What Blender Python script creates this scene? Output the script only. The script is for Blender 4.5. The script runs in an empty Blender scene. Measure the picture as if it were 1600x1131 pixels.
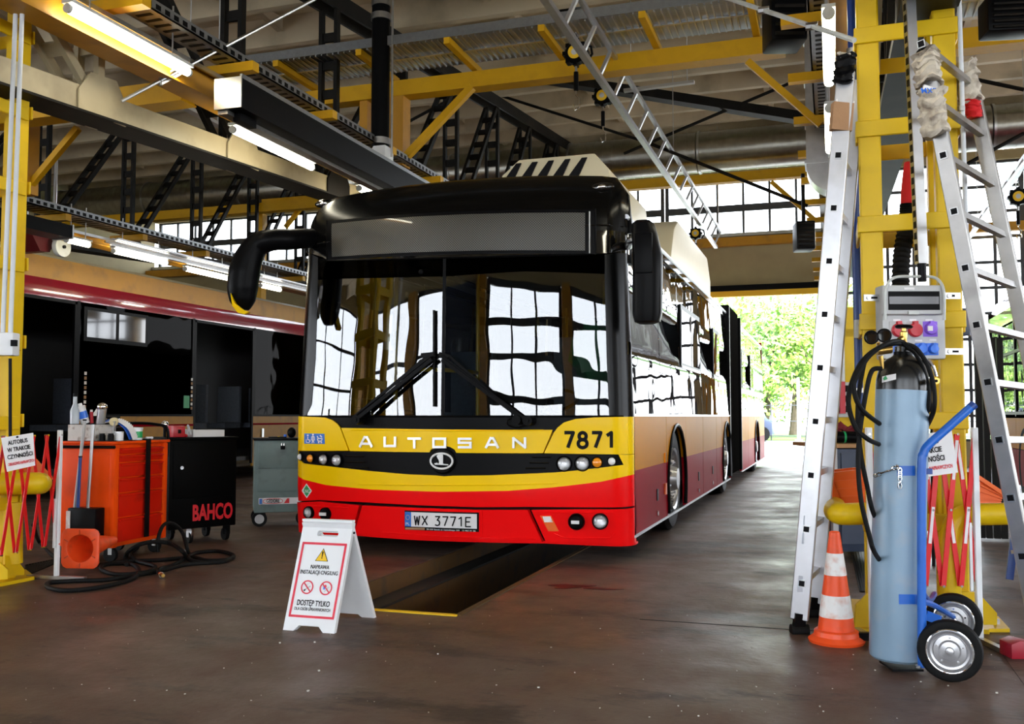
import bpy, bmesh, math, random
from mathutils import Vector, Matrix
random.seed(7)
SC = bpy.context.scene
COL = SC.collection
# ---------------------------------------------------------------- camera, world, sun, exposure
FPX = 1500.0; YAW = math.radians(18.43); PITCH = math.radians(3.24); CAMZ = 1.0
cam = bpy.data.cameras.new('camera'); cam.lens = FPX / 1600 * 36; cam.sensor_width = 36
cam.clip_start = .05; cam.clip_end = 400
camo = bpy.data.objects.new('camera', cam); COL.objects.link(camo)
camo.location = (0, 0, CAMZ); camo.rotation_euler = (math.pi / 2 + PITCH, 0, YAW)
SC.camera = camo
SC.view_settings.view_transform = 'Standard'
try: SC.view_settings.look = 'None'
except Exception: pass
SC.view_settings.gamma = 1.0; SC.view_settings.use_curve_mapping = False
SC.view_settings.exposure = 1.22
SC.cycles.use_denoising = True
SC.cycles.max_bounces = 8; SC.cycles.diffuse_bounces = 4; SC.cycles.glossy_bounces = 4
SC.cycles.transparent_max_bounces = 12; SC.cycles.sample_clamp_indirect = 6
SC.cycles.caustics_reflective = False; SC.cycles.caustics_refractive = False
w = bpy.data.worlds.new('sky'); SC.world = w; w.use_nodes = True
nt = w.node_tree; bg = nt.nodes['Background']
tc = nt.nodes.new('ShaderNodeTexCoord'); sx = nt.nodes.new('ShaderNodeSeparateXYZ')
cr = nt.nodes.new('ShaderNodeValToRGB')
cr.color_ramp.elements[0].position = 0.0; cr.color_ramp.elements[0].color = (.97, .98, 1, 1)
cr.color_ramp.elements[1].position = 1.0; cr.color_ramp.elements[1].color = (.62, .80, 1, 1)
nt.links.new(tc.outputs['Generated'], sx.inputs[0]); nt.links.new(sx.outputs['Z'], cr.inputs[0])
nt.links.new(cr.outputs[0], bg.inputs[0]); bg.inputs[1].default_value = 4.2
sun = bpy.data.lights.new('sun', 'SUN'); sun.energy = 6; sun.angle = .03; sun.color = (1, .95, .86)
suno = bpy.data.objects.new('sun', sun); COL.objects.link(suno); suno.rotation_euler = (math.radians(32), 0, math.radians(200))
suno.rotation_euler = Vector((.25, -.55, .8)).to_track_quat('Z', 'Y').to_euler()
def portal(loc, aim, sx_, sy_):
    l = bpy.data.lights.new('window_portal', 'AREA'); l.shape = 'RECTANGLE'; l.size = sx_; l.size_y = sy_
    l.cycles.is_portal = True
    o = bpy.data.objects.new('window_portal', l); COL.objects.link(o); o.location = loc
    o.rotation_euler = (-Vector(aim)).to_track_quat('Z', 'Y').to_euler()
portal((-4.5, -5.9, 2.3), (0, 1, 0), 24, 4.4)
portal((-2.4, 20.8, 1.8), (0, -1, 0), 4.4, 3.6)
portal((-2, 20.8, 5.2), (0, -1, 0), 28, 1.3)
portal((5.6, 20.8, 2.6), (0, -1, 0), 11, 3.8)
portal((10.9, 4, 2.6), (-1, 0, 0), 20, 3.8)
# ---------------------------------------------------------------- pixel <-> world (frame 1600x1131)
CF = Vector((-math.sin(YAW) * math.cos(PITCH), math.cos(YAW) * math.cos(PITCH), math.sin(PITCH)))
CR = Vector((math.cos(YAW), math.sin(YAW), 0)); CU = CR.cross(CF)
HF = Vector((-math.sin(YAW), math.cos(YAW), 0))
def ray(px, py): return CF + CR * ((px - 800) / FPX) - CU * ((py - 565.5) / FPX)
def C0(): return Vector((0, 0, CAMZ))
def atY(px, py, Y): r = ray(px, py); return C0() + r * (Y / r.y)
def atX(px, py, X): r = ray(px, py); return C0() + r * (X / r.x)
def atZ(px, py, Z): r = ray(px, py); return C0() + r * ((Z - CAMZ) / r.z)
def G(px, py): return atZ(px, py, 0)
def D(px, py, d): r = ray(px, py); return C0() + r * (d / r.dot(HF))     # d: level distance ahead of the camera
# ---------------------------------------------------------------- objects
WM = {}
def _world(o): return WM.get(o.name, Matrix.Identity(4))
def tag(o, label=None, cat=None, group=None, kind=None):
    if label: o['label'] = label
    if cat: o['category'] = cat
    if group: o['group'] = group
    if kind: o['kind'] = kind
    return o
def thing(name, label, cat, loc=(0, 0, 0), rz=0, group=None, parent=None):
    o = bpy.data.objects.new(name, None); COL.objects.link(o); o.empty_display_size = .1
    m = Matrix.Translation(Vector(loc)) @ Matrix.Rotation(rz, 4, 'Z')
    o.location = loc; o.rotation_euler = (0, 0, rz); WM[o.name] = m
    return tag(o, label, cat, group)
def sgroup(name, loc=(0, 0, 0)):
    o = bpy.data.objects.new(name, None); COL.objects.link(o); o.location = loc
    WM[o.name] = Matrix.Translation(Vector(loc)); o['kind'] = 'structure'; return o
def finish(name, bm, m, parent=None, smooth=True, local=False, bevel=0, bseg=2):
    if bevel: 
        es = [e for e in bm.edges if len(e.link_faces) == 2 and e.calc_face_angle(0) > .6]
        bmesh.ops.bevel(bm, geom=es, offset=bevel, segments=bseg, affect='EDGES', profile=.6, clamp_overlap=True)
    me = bpy.data.meshes.new(name)
    if parent is not None:
        W = _world(parent)
        if not local: bm.transform(W.inverted())
    else:
        W = Matrix.Identity(4)
        if bm.verts:
            xs = [v.co.x for v in bm.verts]; ys = [v.co.y for v in bm.verts]; zs = [v.co.z for v in bm.verts]
            c = Vector(((min(xs) + max(xs)) / 2, (min(ys) + max(ys)) / 2, min(zs)))
            bm.transform(Matrix.Translation(-c)); W = Matrix.Translation(c)
    bm.normal_update()
    if smooth:
        for f in bm.faces: f.smooth = True
        for e in bm.edges:
            if len(e.link_faces) == 2 and e.calc_face_angle(0) > .61: e.smooth = False
    bm.to_mesh(me); bm.free()
    if m is not None:
        for mm in (m if isinstance(m, (list, tuple)) else [m]): me.materials.append(mm)
    o = bpy.data.objects.new(name, me); COL.objects.link(o)
    if parent is not None: o.parent = parent; WM[o.name] = _world(parent)
    else: o.location = W.to_translation(); WM[o.name] = W
    return o
def V(*a): return Vector(a)
def frame_of(d, up=None):
    d = Vector(d).normalized()
    up = Vector(up) if up is not None else (Vector((0, 0, 1)) if abs(d.z) < .95 else Vector((0, 1, 0)))
    x = up.cross(d)
    if x.length < 1e-5: x = Vector((1, 0, 0)).cross(d)
    x.normalize(); y = d.cross(x)
    return Matrix((x, y, d)).transposed()
class B:
    def __init__(s): s.bm = bmesh.new()
    def box(s, c, sz, rz=0, R=None):
        M = Matrix.Translation(Vector(c)) @ ((R.to_4x4() if R else Matrix.Rotation(rz, 4, 'Z'))) @ Matrix.Diagonal((sz[0], sz[1], sz[2], 1))
        bmesh.ops.create_cube(s.bm, size=1, matrix=M); return s
    def mm(s, a, b):
        a, b = Vector(a), Vector(b); return s.box((a + b) / 2, [abs(b[i] - a[i]) for i in range(3)])
    def bar(s, p, q, w, h, up=None):            # box along p->q; w across, h along 'up'
        p, q = Vector(p), Vector(q); R = frame_of(q - p, up)
        return s.box((p + q) / 2, (w, h, (q - p).length), R=R)
    def cyl(s, p, q, r, r2=None, n=16, caps=True):
        p, q = Vector(p), Vector(q); R = frame_of(q - p).to_4x4()
        bmesh.ops.create_cone(s.bm, cap_ends=caps, segments=n, radius1=r, radius2=r if r2 is None else r2, depth=(q - p).length,
                              matrix=Matrix.Translation((p + q) / 2) @ R); return s
    def tube(s, pts, r, n=8, closed=False):
        pts = [Vector(p) for p in pts]; N = len(pts); rings = []
        t0 = (pts[1] - pts[0]).normalized(); R = frame_of(t0); x = R.col[0].copy()
        for i, p in enumerate(pts):
            if closed: t = (pts[(i + 1) % N] - pts[i - 1])
            else: t = (pts[min(i + 1, N - 1)] - pts[max(i - 1, 0)])
            t.normalize(); x = x - t * x.dot(t)
            if x.length < 1e-6: x = frame_of(t).col[0].copy()
            x.normalize(); y = t.cross(x)
            rr = r[i] if isinstance(r, (list, tuple)) else r
            rings.append([s.bm.verts.new(p + (x * math.cos(a) + y * math.sin(a)) * rr) for a in [k * 2 * math.pi / n for k in range(n)]])
        for i in range(N if closed else N - 1):
            a, b = rings[i], rings[(i + 1) % N]
            for k in range(n): s.bm.faces.new((a[k], a[(k + 1) % n], b[(k + 1) % n], b[k]))
        if not closed:
            s.bm.faces.new(rings[0][::-1]); s.bm.faces.new(rings[-1])
        return s
    def lathe(s, prof, c=(0, 0, 0), n=24, M=None):   # prof: (r, z)
        M = M or Matrix.Translation(Vector(c)); rings = []
        for r, z in prof:
            rings.append([s.bm.verts.new(M @ Vector((r * math.cos(k * 2 * math.pi / n), r * math.sin(k * 2 * math.pi / n), z))) for k in range(n)] if r > 1e-5 else [s.bm.verts.new(M @ Vector((0, 0, z)))])
        for a, b in zip(rings, rings[1:]):
            for k in range(n):
                k2 = (k + 1) % n
                vs = [a[k % len(a)], a[k2 % len(a)], b[k2 % len(b)], b[k % len(b)]]
                u = []
                for v in vs:
                    if v not in u: u.append(v)
                if len(u) > 2:
                    try: s.bm.faces.new(u)
                    except ValueError: pass
        return s
    def prism(s, poly, ext):                     # poly: 3D points, ext: vector
        ext = Vector(ext); a = [s.bm.verts.new(Vector(p)) for p in poly]; b = [s.bm.verts.new(Vector(p) + ext) for p in poly]
        n = len(a); s.bm.faces.new(a); s.bm.faces.new(b[::-1])
        for i in range(n): s.bm.faces.new((a[i], b[i], b[(i + 1) % n], a[(i + 1) % n]))
        bmesh.ops.recalc_face_normals(s.bm, faces=s.bm.faces[:]); return s
    def quad(s, *p): s.bm.faces.new([s.bm.verts.new(Vector(q)) for q in p]); return s
    def sph(s, c, r, sc=(1, 1, 1), n=12):
        bmesh.ops.create_uvsphere(s.bm, u_segments=n, v_segments=max(6, n // 2 + 2), radius=r, matrix=Matrix.Translation(Vector(c)) @ Matrix.Diagonal((*sc, 1))); return s
    def build(s, name, m, parent=None, **k): return finish(name, s.bm, m, parent, **k)
def solo(b, name, m, label, cat, group=None, **k): return tag(b.build(name, m, **k), label, cat, group)
def linkcopy(o, parent, delta):                  # a piece sharing mesh data
    c = o.copy(); COL.objects.link(c); c.parent = parent; c.location = Vector(o.location) + Vector(delta); WM[c.name] = _world(parent); return c
def spline(pts, n=8):
    pts = [Vector(p) for p in pts]; out = []
    for i in range(len(pts) - 1):
        p0 = pts[max(i - 1, 0)]; p1 = pts[i]; p2 = pts[i + 1]; p3 = pts[min(i + 2, len(pts) - 1)]
        for k in range(n):
            t = k / n
            out.append(.5 * ((2 * p1) + (p2 - p0) * t + (2 * p0 - 5 * p1 + 4 * p2 - p3) * t * t + (3 * p1 - p0 - 3 * p2 + p3) * t ** 3))
    return out + [pts[-1]]
# ---------------------------------------------------------------- materials
MT = {}
def mat(name, col, rough=.5, metal=0, var=.08, scale=6, bump=0, bscale=40, emit=None, es=0, coat=0, dirt=None, dirt_amt=.5, dirt_scale=3, spec=.5):
    m = bpy.data.materials.new(name); m.use_nodes = True; nt = m.node_tree; N = nt.nodes; L = nt.links
    p = N['Principled BSDF']; p.inputs['Roughness'].default_value = rough; p.inputs['Metallic'].default_value = metal
    p.inputs['Specular IOR Level'].default_value = spec
    if coat: p.inputs['Coat Weight'].default_value = coat; p.inputs['Coat Roughness'].default_value = .03
    tc = N.new('ShaderNodeTexCoord'); no = N.new('ShaderNodeTexNoise'); no.inputs['Scale'].default_value = scale; no.inputs['Detail'].default_value = 6
    L.new(tc.outputs['Object'], no.inputs['Vector'])
    mx = N.new('ShaderNodeMix'); mx.data_type = 'RGBA'
    c = Vector(col); mx.inputs[6].default_value = (*(c * (1 - var)), 1); mx.inputs[7].default_value = (*[min(1, x) for x in c * (1 + var)], 1)
    L.new(no.outputs['Fac'], mx.inputs[0]); out = mx.outputs[2]
    if dirt:
        n2 = N.new('ShaderNodeTexNoise'); n2.inputs['Scale'].default_value = dirt_scale; n2.inputs['Detail'].default_value = 8; L.new(tc.outputs['Object'], n2.inputs['Vector'])
        r2 = N.new('ShaderNodeValToRGB'); r2.color_ramp.elements[0].position = .52; r2.color_ramp.elements[1].position = .72
        r2.color_ramp.elements[1].color = (dirt_amt,) * 3 + (1,)
        L.new(n2.outputs['Fac'], r2.inputs[0]); m2 = N.new('ShaderNodeMix'); m2.data_type = 'RGBA'
        L.new(r2.outputs[0], m2.inputs[0]); L.new(out, m2.inputs[6]); m2.inputs[7].default_value = (*dirt, 1); out = m2.outputs[2]
    L.new(out, p.inputs['Base Color'])
    if bump:
        n3 = N.new('ShaderNodeTexNoise'); n3.inputs['Scale'].default_value = bscale; n3.inputs['Detail'].default_value = 4; L.new(tc.outputs['Object'], n3.inputs['Vector'])
        bp = N.new('ShaderNodeBump'); bp.inputs['Strength'].default_value = bump; bp.inputs['Distance'].default_value = .01
        L.new(n3.outputs['Fac'], bp.inputs['Height']); L.new(bp.outputs[0], p.inputs['Normal'])
    if emit: p.inputs['Emission Color'].default_value = (*emit, 1); p.inputs['Emission Strength'].default_value = es
    MT[name] = m; return m
def glassy(name, tint, refl=.1, rough=.0, edge=1.0):
    m = bpy.data.materials.new(name); m.use_nodes = True; nt = m.node_tree; N = nt.nodes; L = nt.links; N.clear()
    o = N.new('ShaderNodeOutputMaterial'); mx = N.new('ShaderNodeMixShader'); t = N.new('ShaderNodeBsdfTransparent'); g = N.new('ShaderNodeBsdfGlossy')
    t.inputs[0].default_value = (*tint, 1); g.inputs['Roughness'].default_value = rough
    fr = N.new('ShaderNodeFresnel'); fr.inputs[0].default_value = 1.45
    no = N.new('ShaderNodeTexNoise'); no.inputs['Scale'].default_value = 1.2; tc = N.new('ShaderNodeTexCoord'); L.new(tc.outputs['Object'], no.inputs['Vector'])
    bp = N.new('ShaderNodeBump'); bp.inputs['Strength'].default_value = .04; bp.inputs['Distance'].default_value = .2; L.new(no.outputs['Fac'], bp.inputs['Height']); L.new(bp.outputs[0], g.inputs['Normal'])
    a = N.new('ShaderNodeMath'); a.operation = 'MULTIPLY_ADD'; a.inputs[1].default_value = edge; a.inputs[2].default_value = refl; a.use_clamp = True
    L.new(fr.outputs[0], a.inputs[0]); L.new(a.outputs[0], mx.inputs[0]); L.new(t.outputs[0], mx.inputs[1]); L.new(g.outputs[0], mx.inputs[2]); L.new(mx.outputs[0], o.inputs[0])
    MT[name] = m; return m
YEL = mat('yellow_paint', (.72, .47, .004), .42, var=.08, dirt=(.40, .25, .02), dirt_amt=.25, dirt_scale=7, bump=.05, spec=.3)
ORY = mat('ochre_paint', (.50, .23, .004), .5, var=.12, dirt=(.15, .08, .02), dirt_amt=.4, dirt_scale=5)
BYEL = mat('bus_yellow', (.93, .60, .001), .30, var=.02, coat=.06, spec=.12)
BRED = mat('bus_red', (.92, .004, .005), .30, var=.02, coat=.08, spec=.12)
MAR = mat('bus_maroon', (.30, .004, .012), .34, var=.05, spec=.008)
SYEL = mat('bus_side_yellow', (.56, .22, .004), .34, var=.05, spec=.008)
BLK = mat('gloss_black', (.004, .004, .004), .06, var=.2, coat=.5)
SBLK = mat('satin_black', (.003, .003, .0035), .36, var=.2, spec=.07)
RUB = mat('black_rubber', (.006, .006, .006), .6, var=.3, bump=.1, spec=.12)
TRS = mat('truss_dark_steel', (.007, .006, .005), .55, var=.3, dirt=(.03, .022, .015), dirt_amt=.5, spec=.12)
TRL = mat('truss_lit_steel', (.38, .32, .20), .45, var=.12, dirt=(.12, .09, .05), dirt_amt=.6, dirt_scale=2.5)  # truss steel with lamplight put into its colour; pale boards share it
CON = mat('ceiling_concrete', (.60, .50, .35), .85, var=.15, scale=3, dirt=(.22, .18, .12), dirt_amt=.6, dirt_scale=1.6, bump=.15, bscale=20)
WAL = mat('cream_wall', (.40, .33, .18), .8, var=.08, dirt=(.25, .2, .12), dirt_amt=.3)
GAL = mat('galvanised_steel', (.50, .50, .50), .3, 1, var=.15, scale=14, dirt=(.25, .25, .25), dirt_amt=.5)
DUC = mat('duct_steel', (.36, .34, .30), .28, 1, var=.3, scale=9)
ALU = mat('brushed_aluminium', (.50, .50, .52), .34, .85, var=.1, scale=20, dirt=(.35, .33, .3), dirt_amt=.4, dirt_scale=6)
ALD = mat('worn_aluminium', (.42, .41, .40), .36, .9, var=.15, scale=16, dirt=(.18, .17, .16), dirt_amt=.5, dirt_scale=5)
CHR = mat('chrome', (.85, .85, .86), .08, 1, var=.03)
WHT = mat('white_plastic', (.80, .81, .82), .4, var=.03, dirt=(.5, .48, .45), dirt_amt=.2)
GWH = mat('grey_white_enamel', (.55, .57, .55), .4, var=.06, dirt=(.3, .28, .22), dirt_amt=.4, dirt_scale=9)
LGR = mat('light_grey_plastic', (.52, .52, .52), .45, var=.04)
MULL = mat('window_mullion_steel', (.05, .055, .065), .5, var=.2)
PIPEW = mat('white_pipe', (.62, .64, .66), .35, var=.05)
BLU = mat('blue_paint', (.012, .12, .52), .35, var=.1, dirt=(.01, .04, .15), dirt_amt=.4)
DBL = mat('blue_pipe_paint', (.01, .05, .25), .35, var=.1)
ORG = mat('cone_orange', (.90, .085, .012), .42, var=.08, dirt=(.35, .06, .03), dirt_amt=.4, dirt_scale=12)
REF = mat('cone_white_band', (.80, .78, .76), .4, var=.05, dirt=(.6, .22, .12), dirt_amt=.6, dirt_scale=18)
CRED = mat('cabinet_orange_red', (.88, .075, .004), .36, var=.06, spec=.07, dirt=(.5, .05, .01), dirt_amt=.5, dirt_scale=4)
DRED = mat('drawer_red', (.62, .012, .003), .38, var=.08, spec=.15, dirt=(.15, .01, .005), dirt_amt=.5, dirt_scale=6)
LRED = mat('lattice_red', (.72, .008, .012), .35, var=.08)
TEAL = mat('grey_green_paint', (.16, .22, .21), .5, var=.1, dirt=(.08, .1, .1), dirt_amt=.5, dirt_scale=8)
BINO = mat('orange_bin_plastic', (.85, .14, .01), .42, var=.06, dirt=(.3, .06, .02), dirt_amt=.3)
CYG = mat('cylinder_grey', (.22, .33, .44), .38, .1, var=.08, scale=5, dirt=(.30, .34, .38), dirt_amt=.6, dirt_scale=10, bump=.05)
BRS = mat('brass', (.55, .34, .09), .28, 1, var=.1)
BEI = mat('beige_fibreglass', (.62, .55, .38), .4, var=.05)
WOOD = mat('bench_wood', (.42, .22, .09), .55, var=.2, scale=14)
NVY = mat('navy_steel', (.035, .05, .09), .4, var=.1)
CLO = mat('wrapped_cloth', (.55, .49, .40), .9, var=.3, scale=18, dirt=(.16, .12, .09), dirt_amt=.8, dirt_scale=14, bump=.6, bscale=30)
CLR = mat('red_cloth', (.55, .005, .008), .8, var=.2)
CAR = mat('brown_cardboard', (.36, .2, .1), .8, var=.15, bump=.2)
PAP = mat('white_paper', (.82, .80, .80), .6, var=.02)
INKR = mat('red_ink', (.70, .01, .02), .5, var=.02)
PINK = mat('rose_red_print', (.72, .03, .06), .5, var=.02)
INKK = mat('black_ink', (.004, .004, .005), .5, var=.05, spec=.1)
OR2 = mat('gallery_shaded_yellow', (.62, .33, .003), .45, var=.12, dirt=(.3, .15, .01), dirt_amt=.3, dirt_scale=6, spec=.3)  # gallery yellow, deepened to ochre: shade under the roof put into the colour
SIGY = mat('sign_yellow', (.90, .55, .01), .5, var=.02)
SIGB = mat('sign_blue', (.02, .16, .60), .4, var=.03)
SIGG = mat('sign_green', (.01, .35, .10), .4, var=.03)
PUR = mat('purple_plastic', (.28, .12, .75), .35, var=.04)
BPL = mat('blue_plastic', (.03, .17, .75), .3, var=.04)
RPL = mat('red_plastic', (.50, .012, .025), .35, var=.06)
AMB = mat('amber_lens', (.95, .30, .01), .12, var=.05, coat=1)
LNS = mat('lamp_lens', (.75, .76, .78), .1, .6, var=.15, scale=60, coat=1)
GRB = mat('green_bag', (.008, .16, .06), .35, var=.3, bump=.5, bscale=12)
INT = mat('bus_interior_grey', (.02, .02, .022), .6, var=.2)
SEAT = mat('seat_fabric', (.10, .12, .16), .9, var=.3, scale=30)
POLE = mat('yellow_grab_pole', (.85, .5, .01), .3, var=.05)
LAMP = mat('lamp_tube_glow', (1, .98, .9), .4, var=0, emit=(1, .93, .72), es=11)
PASP = mat('paving', (.42, .41, .38), .85, var=.1, scale=.6)
LEAF = mat('tree_leaf', (.30, .46, .09), .6, var=.45, scale=1.3)
LEAF2 = mat('tree_leaf_dark', (.22, .38, .12), .6, var=.45, scale=1.3)
BARK = mat('bark', (.10, .08, .06), .9, var=.3)
WIN = glassy('window_glass', (.94, .97, 1), .02)
WSH = glassy('windshield_glass', (.42, .47, .45), .10, 0, 1.0)
RFL = mat('lamp_reflector', (.85, .86, .88), .3, .35, var=.1, scale=80)
SGL = glassy('side_glass', (.04, .05, .055), .12, .01, .9)
OGL = glassy('tinted_bus_glass', (.04, .04, .045), .0, .02, .07)
CAPB = mat('roof_cap_black', (.002, .002, .002), .22, var=.2, spec=.15)
SIL = mat('silver_letter', (.86, .86, .88), .3, .3, var=.05)
# floor: stained brown-grey concrete
def floor_mat():
    m = bpy.data.materials.new('garage_floor'); m.use_nodes = True; nt = m.node_tree; N = nt.nodes; L = nt.links; p = N['Principled BSDF']
    tc = N.new('ShaderNodeTexCoord')
    def noise(sc, det=8, ro=.55, st=None):
        n = N.new('ShaderNodeTexNoise'); n.inputs['Scale'].default_value = sc; n.inputs['Detail'].default_value = det; n.inputs['Roughness'].default_value = ro
        src = tc.outputs['Object']
        if st: mp = N.new('ShaderNodeMapping'); mp.inputs['Scale'].default_value = st; L.new(src, mp.inputs[0]); src = mp.outputs[0]
        L.new(src, n.inputs['Vector']); return n.outputs['Fac']
    def ramp(s, a, b, ca=(0, 0, 0, 1), cb=(1, 1, 1, 1)):
        r = N.new('ShaderNodeValToRGB'); r.color_ramp.elements[0].position = a; r.color_ramp.elements[1].position = b
        r.color_ramp.elements[0].color = ca; r.color_ramp.elements[1].color = cb; L.new(s, r.inputs[0]); return r.outputs[0]
    def mixc(f, a, b):
        x = N.new('ShaderNodeMix'); x.data_type = 'RGBA'; L.new(f, x.inputs[0])
        for i, c in ((6, a), (7, b)):
            if isinstance(c, tuple): x.inputs[i].default_value = c
            else: L.new(c, x.inputs[i])
        return x.outputs[2]
    base = mixc(ramp(noise(.55), .35, .68), (.092, .052, .036, 1), (.135, .098, .075, 1))
    c = mixc(ramp(noise(5, 10, .65, (1, .35, 1)), .42, .75), base, (.105, .054, .040, 1))
    c = mixc(ramp(noise(1.7, 12, .75, (.5, 1.2, 1)), .52, .60), c, (.050, .034, .027, 1))
    c = mixc(ramp(noise(3.1, 12, .8, (.6, 1.5, 1)), .62, .66), c, (.018, .013, .011, 1))
    c = mixc(ramp(noise(4.3, 12, .8, (.5, 1.5, 1)), .64, .72), c, (.22, .20, .18, 1))
    c = mixc(ramp(noise(70, 2), .73, .76), c, (.03, .027, .025, 1))
    c = mixc(ramp(noise(45, 2), .765, .78), c, (.30, .28, .25, 1))
    L.new(c, p.inputs['Base Color'])
    r = ramp(noise(1.4, 9, .65), .35, .7, (.34, .34, .34, 1), (.70, .70, .70, 1)); L.new(r, p.inputs['Roughness'])
    p.inputs['Specular IOR Level'].default_value = .3
    bp = N.new('ShaderNodeBump'); bp.inputs['Strength'].default_value = .35; bp.inputs['Distance'].default_value = .006
    L.new(noise(28, 6), bp.inputs['Height']); L.new(bp.outputs[0], p.inputs['Normal']); return m
FLO = floor_mat()
# dotted LED matrix
def led_mat():
    m = bpy.data.materials.new('led_matrix'); m.use_nodes = True; nt = m.node_tree; N = nt.nodes; L = nt.links; p = N['Principled BSDF']
    tc = N.new('ShaderNodeTexCoord'); s = N.new('ShaderNodeSeparateXYZ'); L.new(tc.outputs['Object'], s.inputs[0]); fs = []
    for ax in ('X', 'Z'):
        a = N.new('ShaderNodeMath'); a.operation = 'MULTIPLY'; a.inputs[1].default_value = 2 * math.pi / .018; L.new(s.outputs[ax], a.inputs[0])
        b = N.new('ShaderNodeMath'); b.operation = 'SINE'; L.new(a.outputs[0], b.inputs[0]); fs.append(b.outputs[0])
    mu = N.new('ShaderNodeMath'); mu.operation = 'MULTIPLY'; L.new(fs[0], mu.inputs[0]); L.new(fs[1], mu.inputs[1])
    r = N.new('ShaderNodeValToRGB'); r.color_ramp.elements[0].position = .2; r.color_ramp.elements[1].position = .5
    r.color_ramp.elements[0].color = (.02, .02, .018, 1); r.color_ramp.elements[1].color = (.13, .125, .10, 1); L.new(mu.outputs[0], r.inputs[0])
    L.new(r.outputs[0], p.inputs['Base Color']); p.inputs['Roughness'].default_value = .35; p.inputs['Coat Weight'].default_value = .6; return m
LED = led_mat()
def text_bm(s, size, bold=0, ext=.001, align='CENTER', space=1.0):
    cu = bpy.data.curves.new('lettering', 'FONT'); cu.body = s; cu.size = size; cu.offset = bold * size; cu.extrude = ext
    cu.align_x = align; cu.align_y = 'CENTER'; cu.space_character = space; cu.resolution_u = 3
    o = bpy.data.objects.new('lettering', cu); me = bpy.data.meshes.new_from_object(o)
    bm = bmesh.new(); bm.from_mesh(me); bpy.data.meshes.remove(me); bpy.data.objects.remove(o); bpy.data.curves.remove(cu); return bm
def lettering(s, size, name, m, parent, o, r, u, bold=0, ext=.001, align='CENTER', sx=1.0, space=1.0, w=None):
    """text on a flat face: o origin, r right, u up"""
    bm = text_bm(s, size, bold, ext, align, space); r = Vector(r).normalized(); u = Vector(u).normalized(); n = r.cross(u)
    if w:
        xs = [v.co.x for v in bm.verts]; sx = w / (max(xs) - min(xs)); cx = (max(xs) + min(xs)) / 2
        for v in bm.verts: v.co.x -= cx
    for v in bm.verts: c = v.co.copy(); v.co = Vector(o) + r * c.x * sx + u * c.y + n * c.z
    return finish(name, bm, m, parent, smooth=False)
# ================================================================ SETTING
XL, XR, YB, YF = -17.0, 11.2, -6.0, 21.0
def zt(Y): return 5.38 + .105 * (max(Y, 4.75) - 9.7)          # underside of roof slabs / top chord
def zb(Y): return 2.97 + .055 * (Y - 4.5)                     # underside of truss bottom chord
def ordinal(i): return ['first', 'second', 'third', 'fourth', 'fifth', 'sixth', 'seventh', 'eighth', 'ninth', 'tenth', 'eleventh', 'twelfth', 'thirteenth', 'fourteenth'][i]
PX0, PX1, PY0, PY1 = -2.69, -1.805, 4.55, 19.0
b = B(); T = .25
b.mm((XL, YB, -T), (PX0, YF + .2, 0)); b.mm((PX1, YB, -T), (XR, YF + .2, 0)); b.mm((PX0, YB, -T), (PX1, PY0, 0)); b.mm((PX0, PY1, -T), (PX1, YF + .2, 0))
f = b.build('floor', FLO); f['kind'] = 'structure'
pit = sgroup('floor_pit', (PX0, PY0, -1.5))
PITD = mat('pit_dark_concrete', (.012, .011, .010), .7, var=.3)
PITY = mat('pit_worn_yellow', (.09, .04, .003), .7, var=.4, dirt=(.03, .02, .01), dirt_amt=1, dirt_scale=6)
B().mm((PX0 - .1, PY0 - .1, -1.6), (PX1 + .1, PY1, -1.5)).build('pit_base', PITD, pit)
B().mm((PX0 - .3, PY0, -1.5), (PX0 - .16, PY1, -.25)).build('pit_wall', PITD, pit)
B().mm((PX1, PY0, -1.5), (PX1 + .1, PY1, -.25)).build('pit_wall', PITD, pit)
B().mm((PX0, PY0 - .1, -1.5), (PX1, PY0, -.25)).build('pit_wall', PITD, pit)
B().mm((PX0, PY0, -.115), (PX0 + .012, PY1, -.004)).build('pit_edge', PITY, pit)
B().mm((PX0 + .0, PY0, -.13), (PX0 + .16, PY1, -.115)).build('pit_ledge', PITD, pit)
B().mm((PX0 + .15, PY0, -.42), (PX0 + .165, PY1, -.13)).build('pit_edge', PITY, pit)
B().mm((PX0, PY0 - .02, -.02), (PX1, PY0 + .012, .006)).build('pit_kerb', SIGY, pit)
B().mm((PX1 - .012, PY0, -.02), (PX1 + .02, PY1, .006)).build('pit_kerb', PITY, pit)
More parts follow.
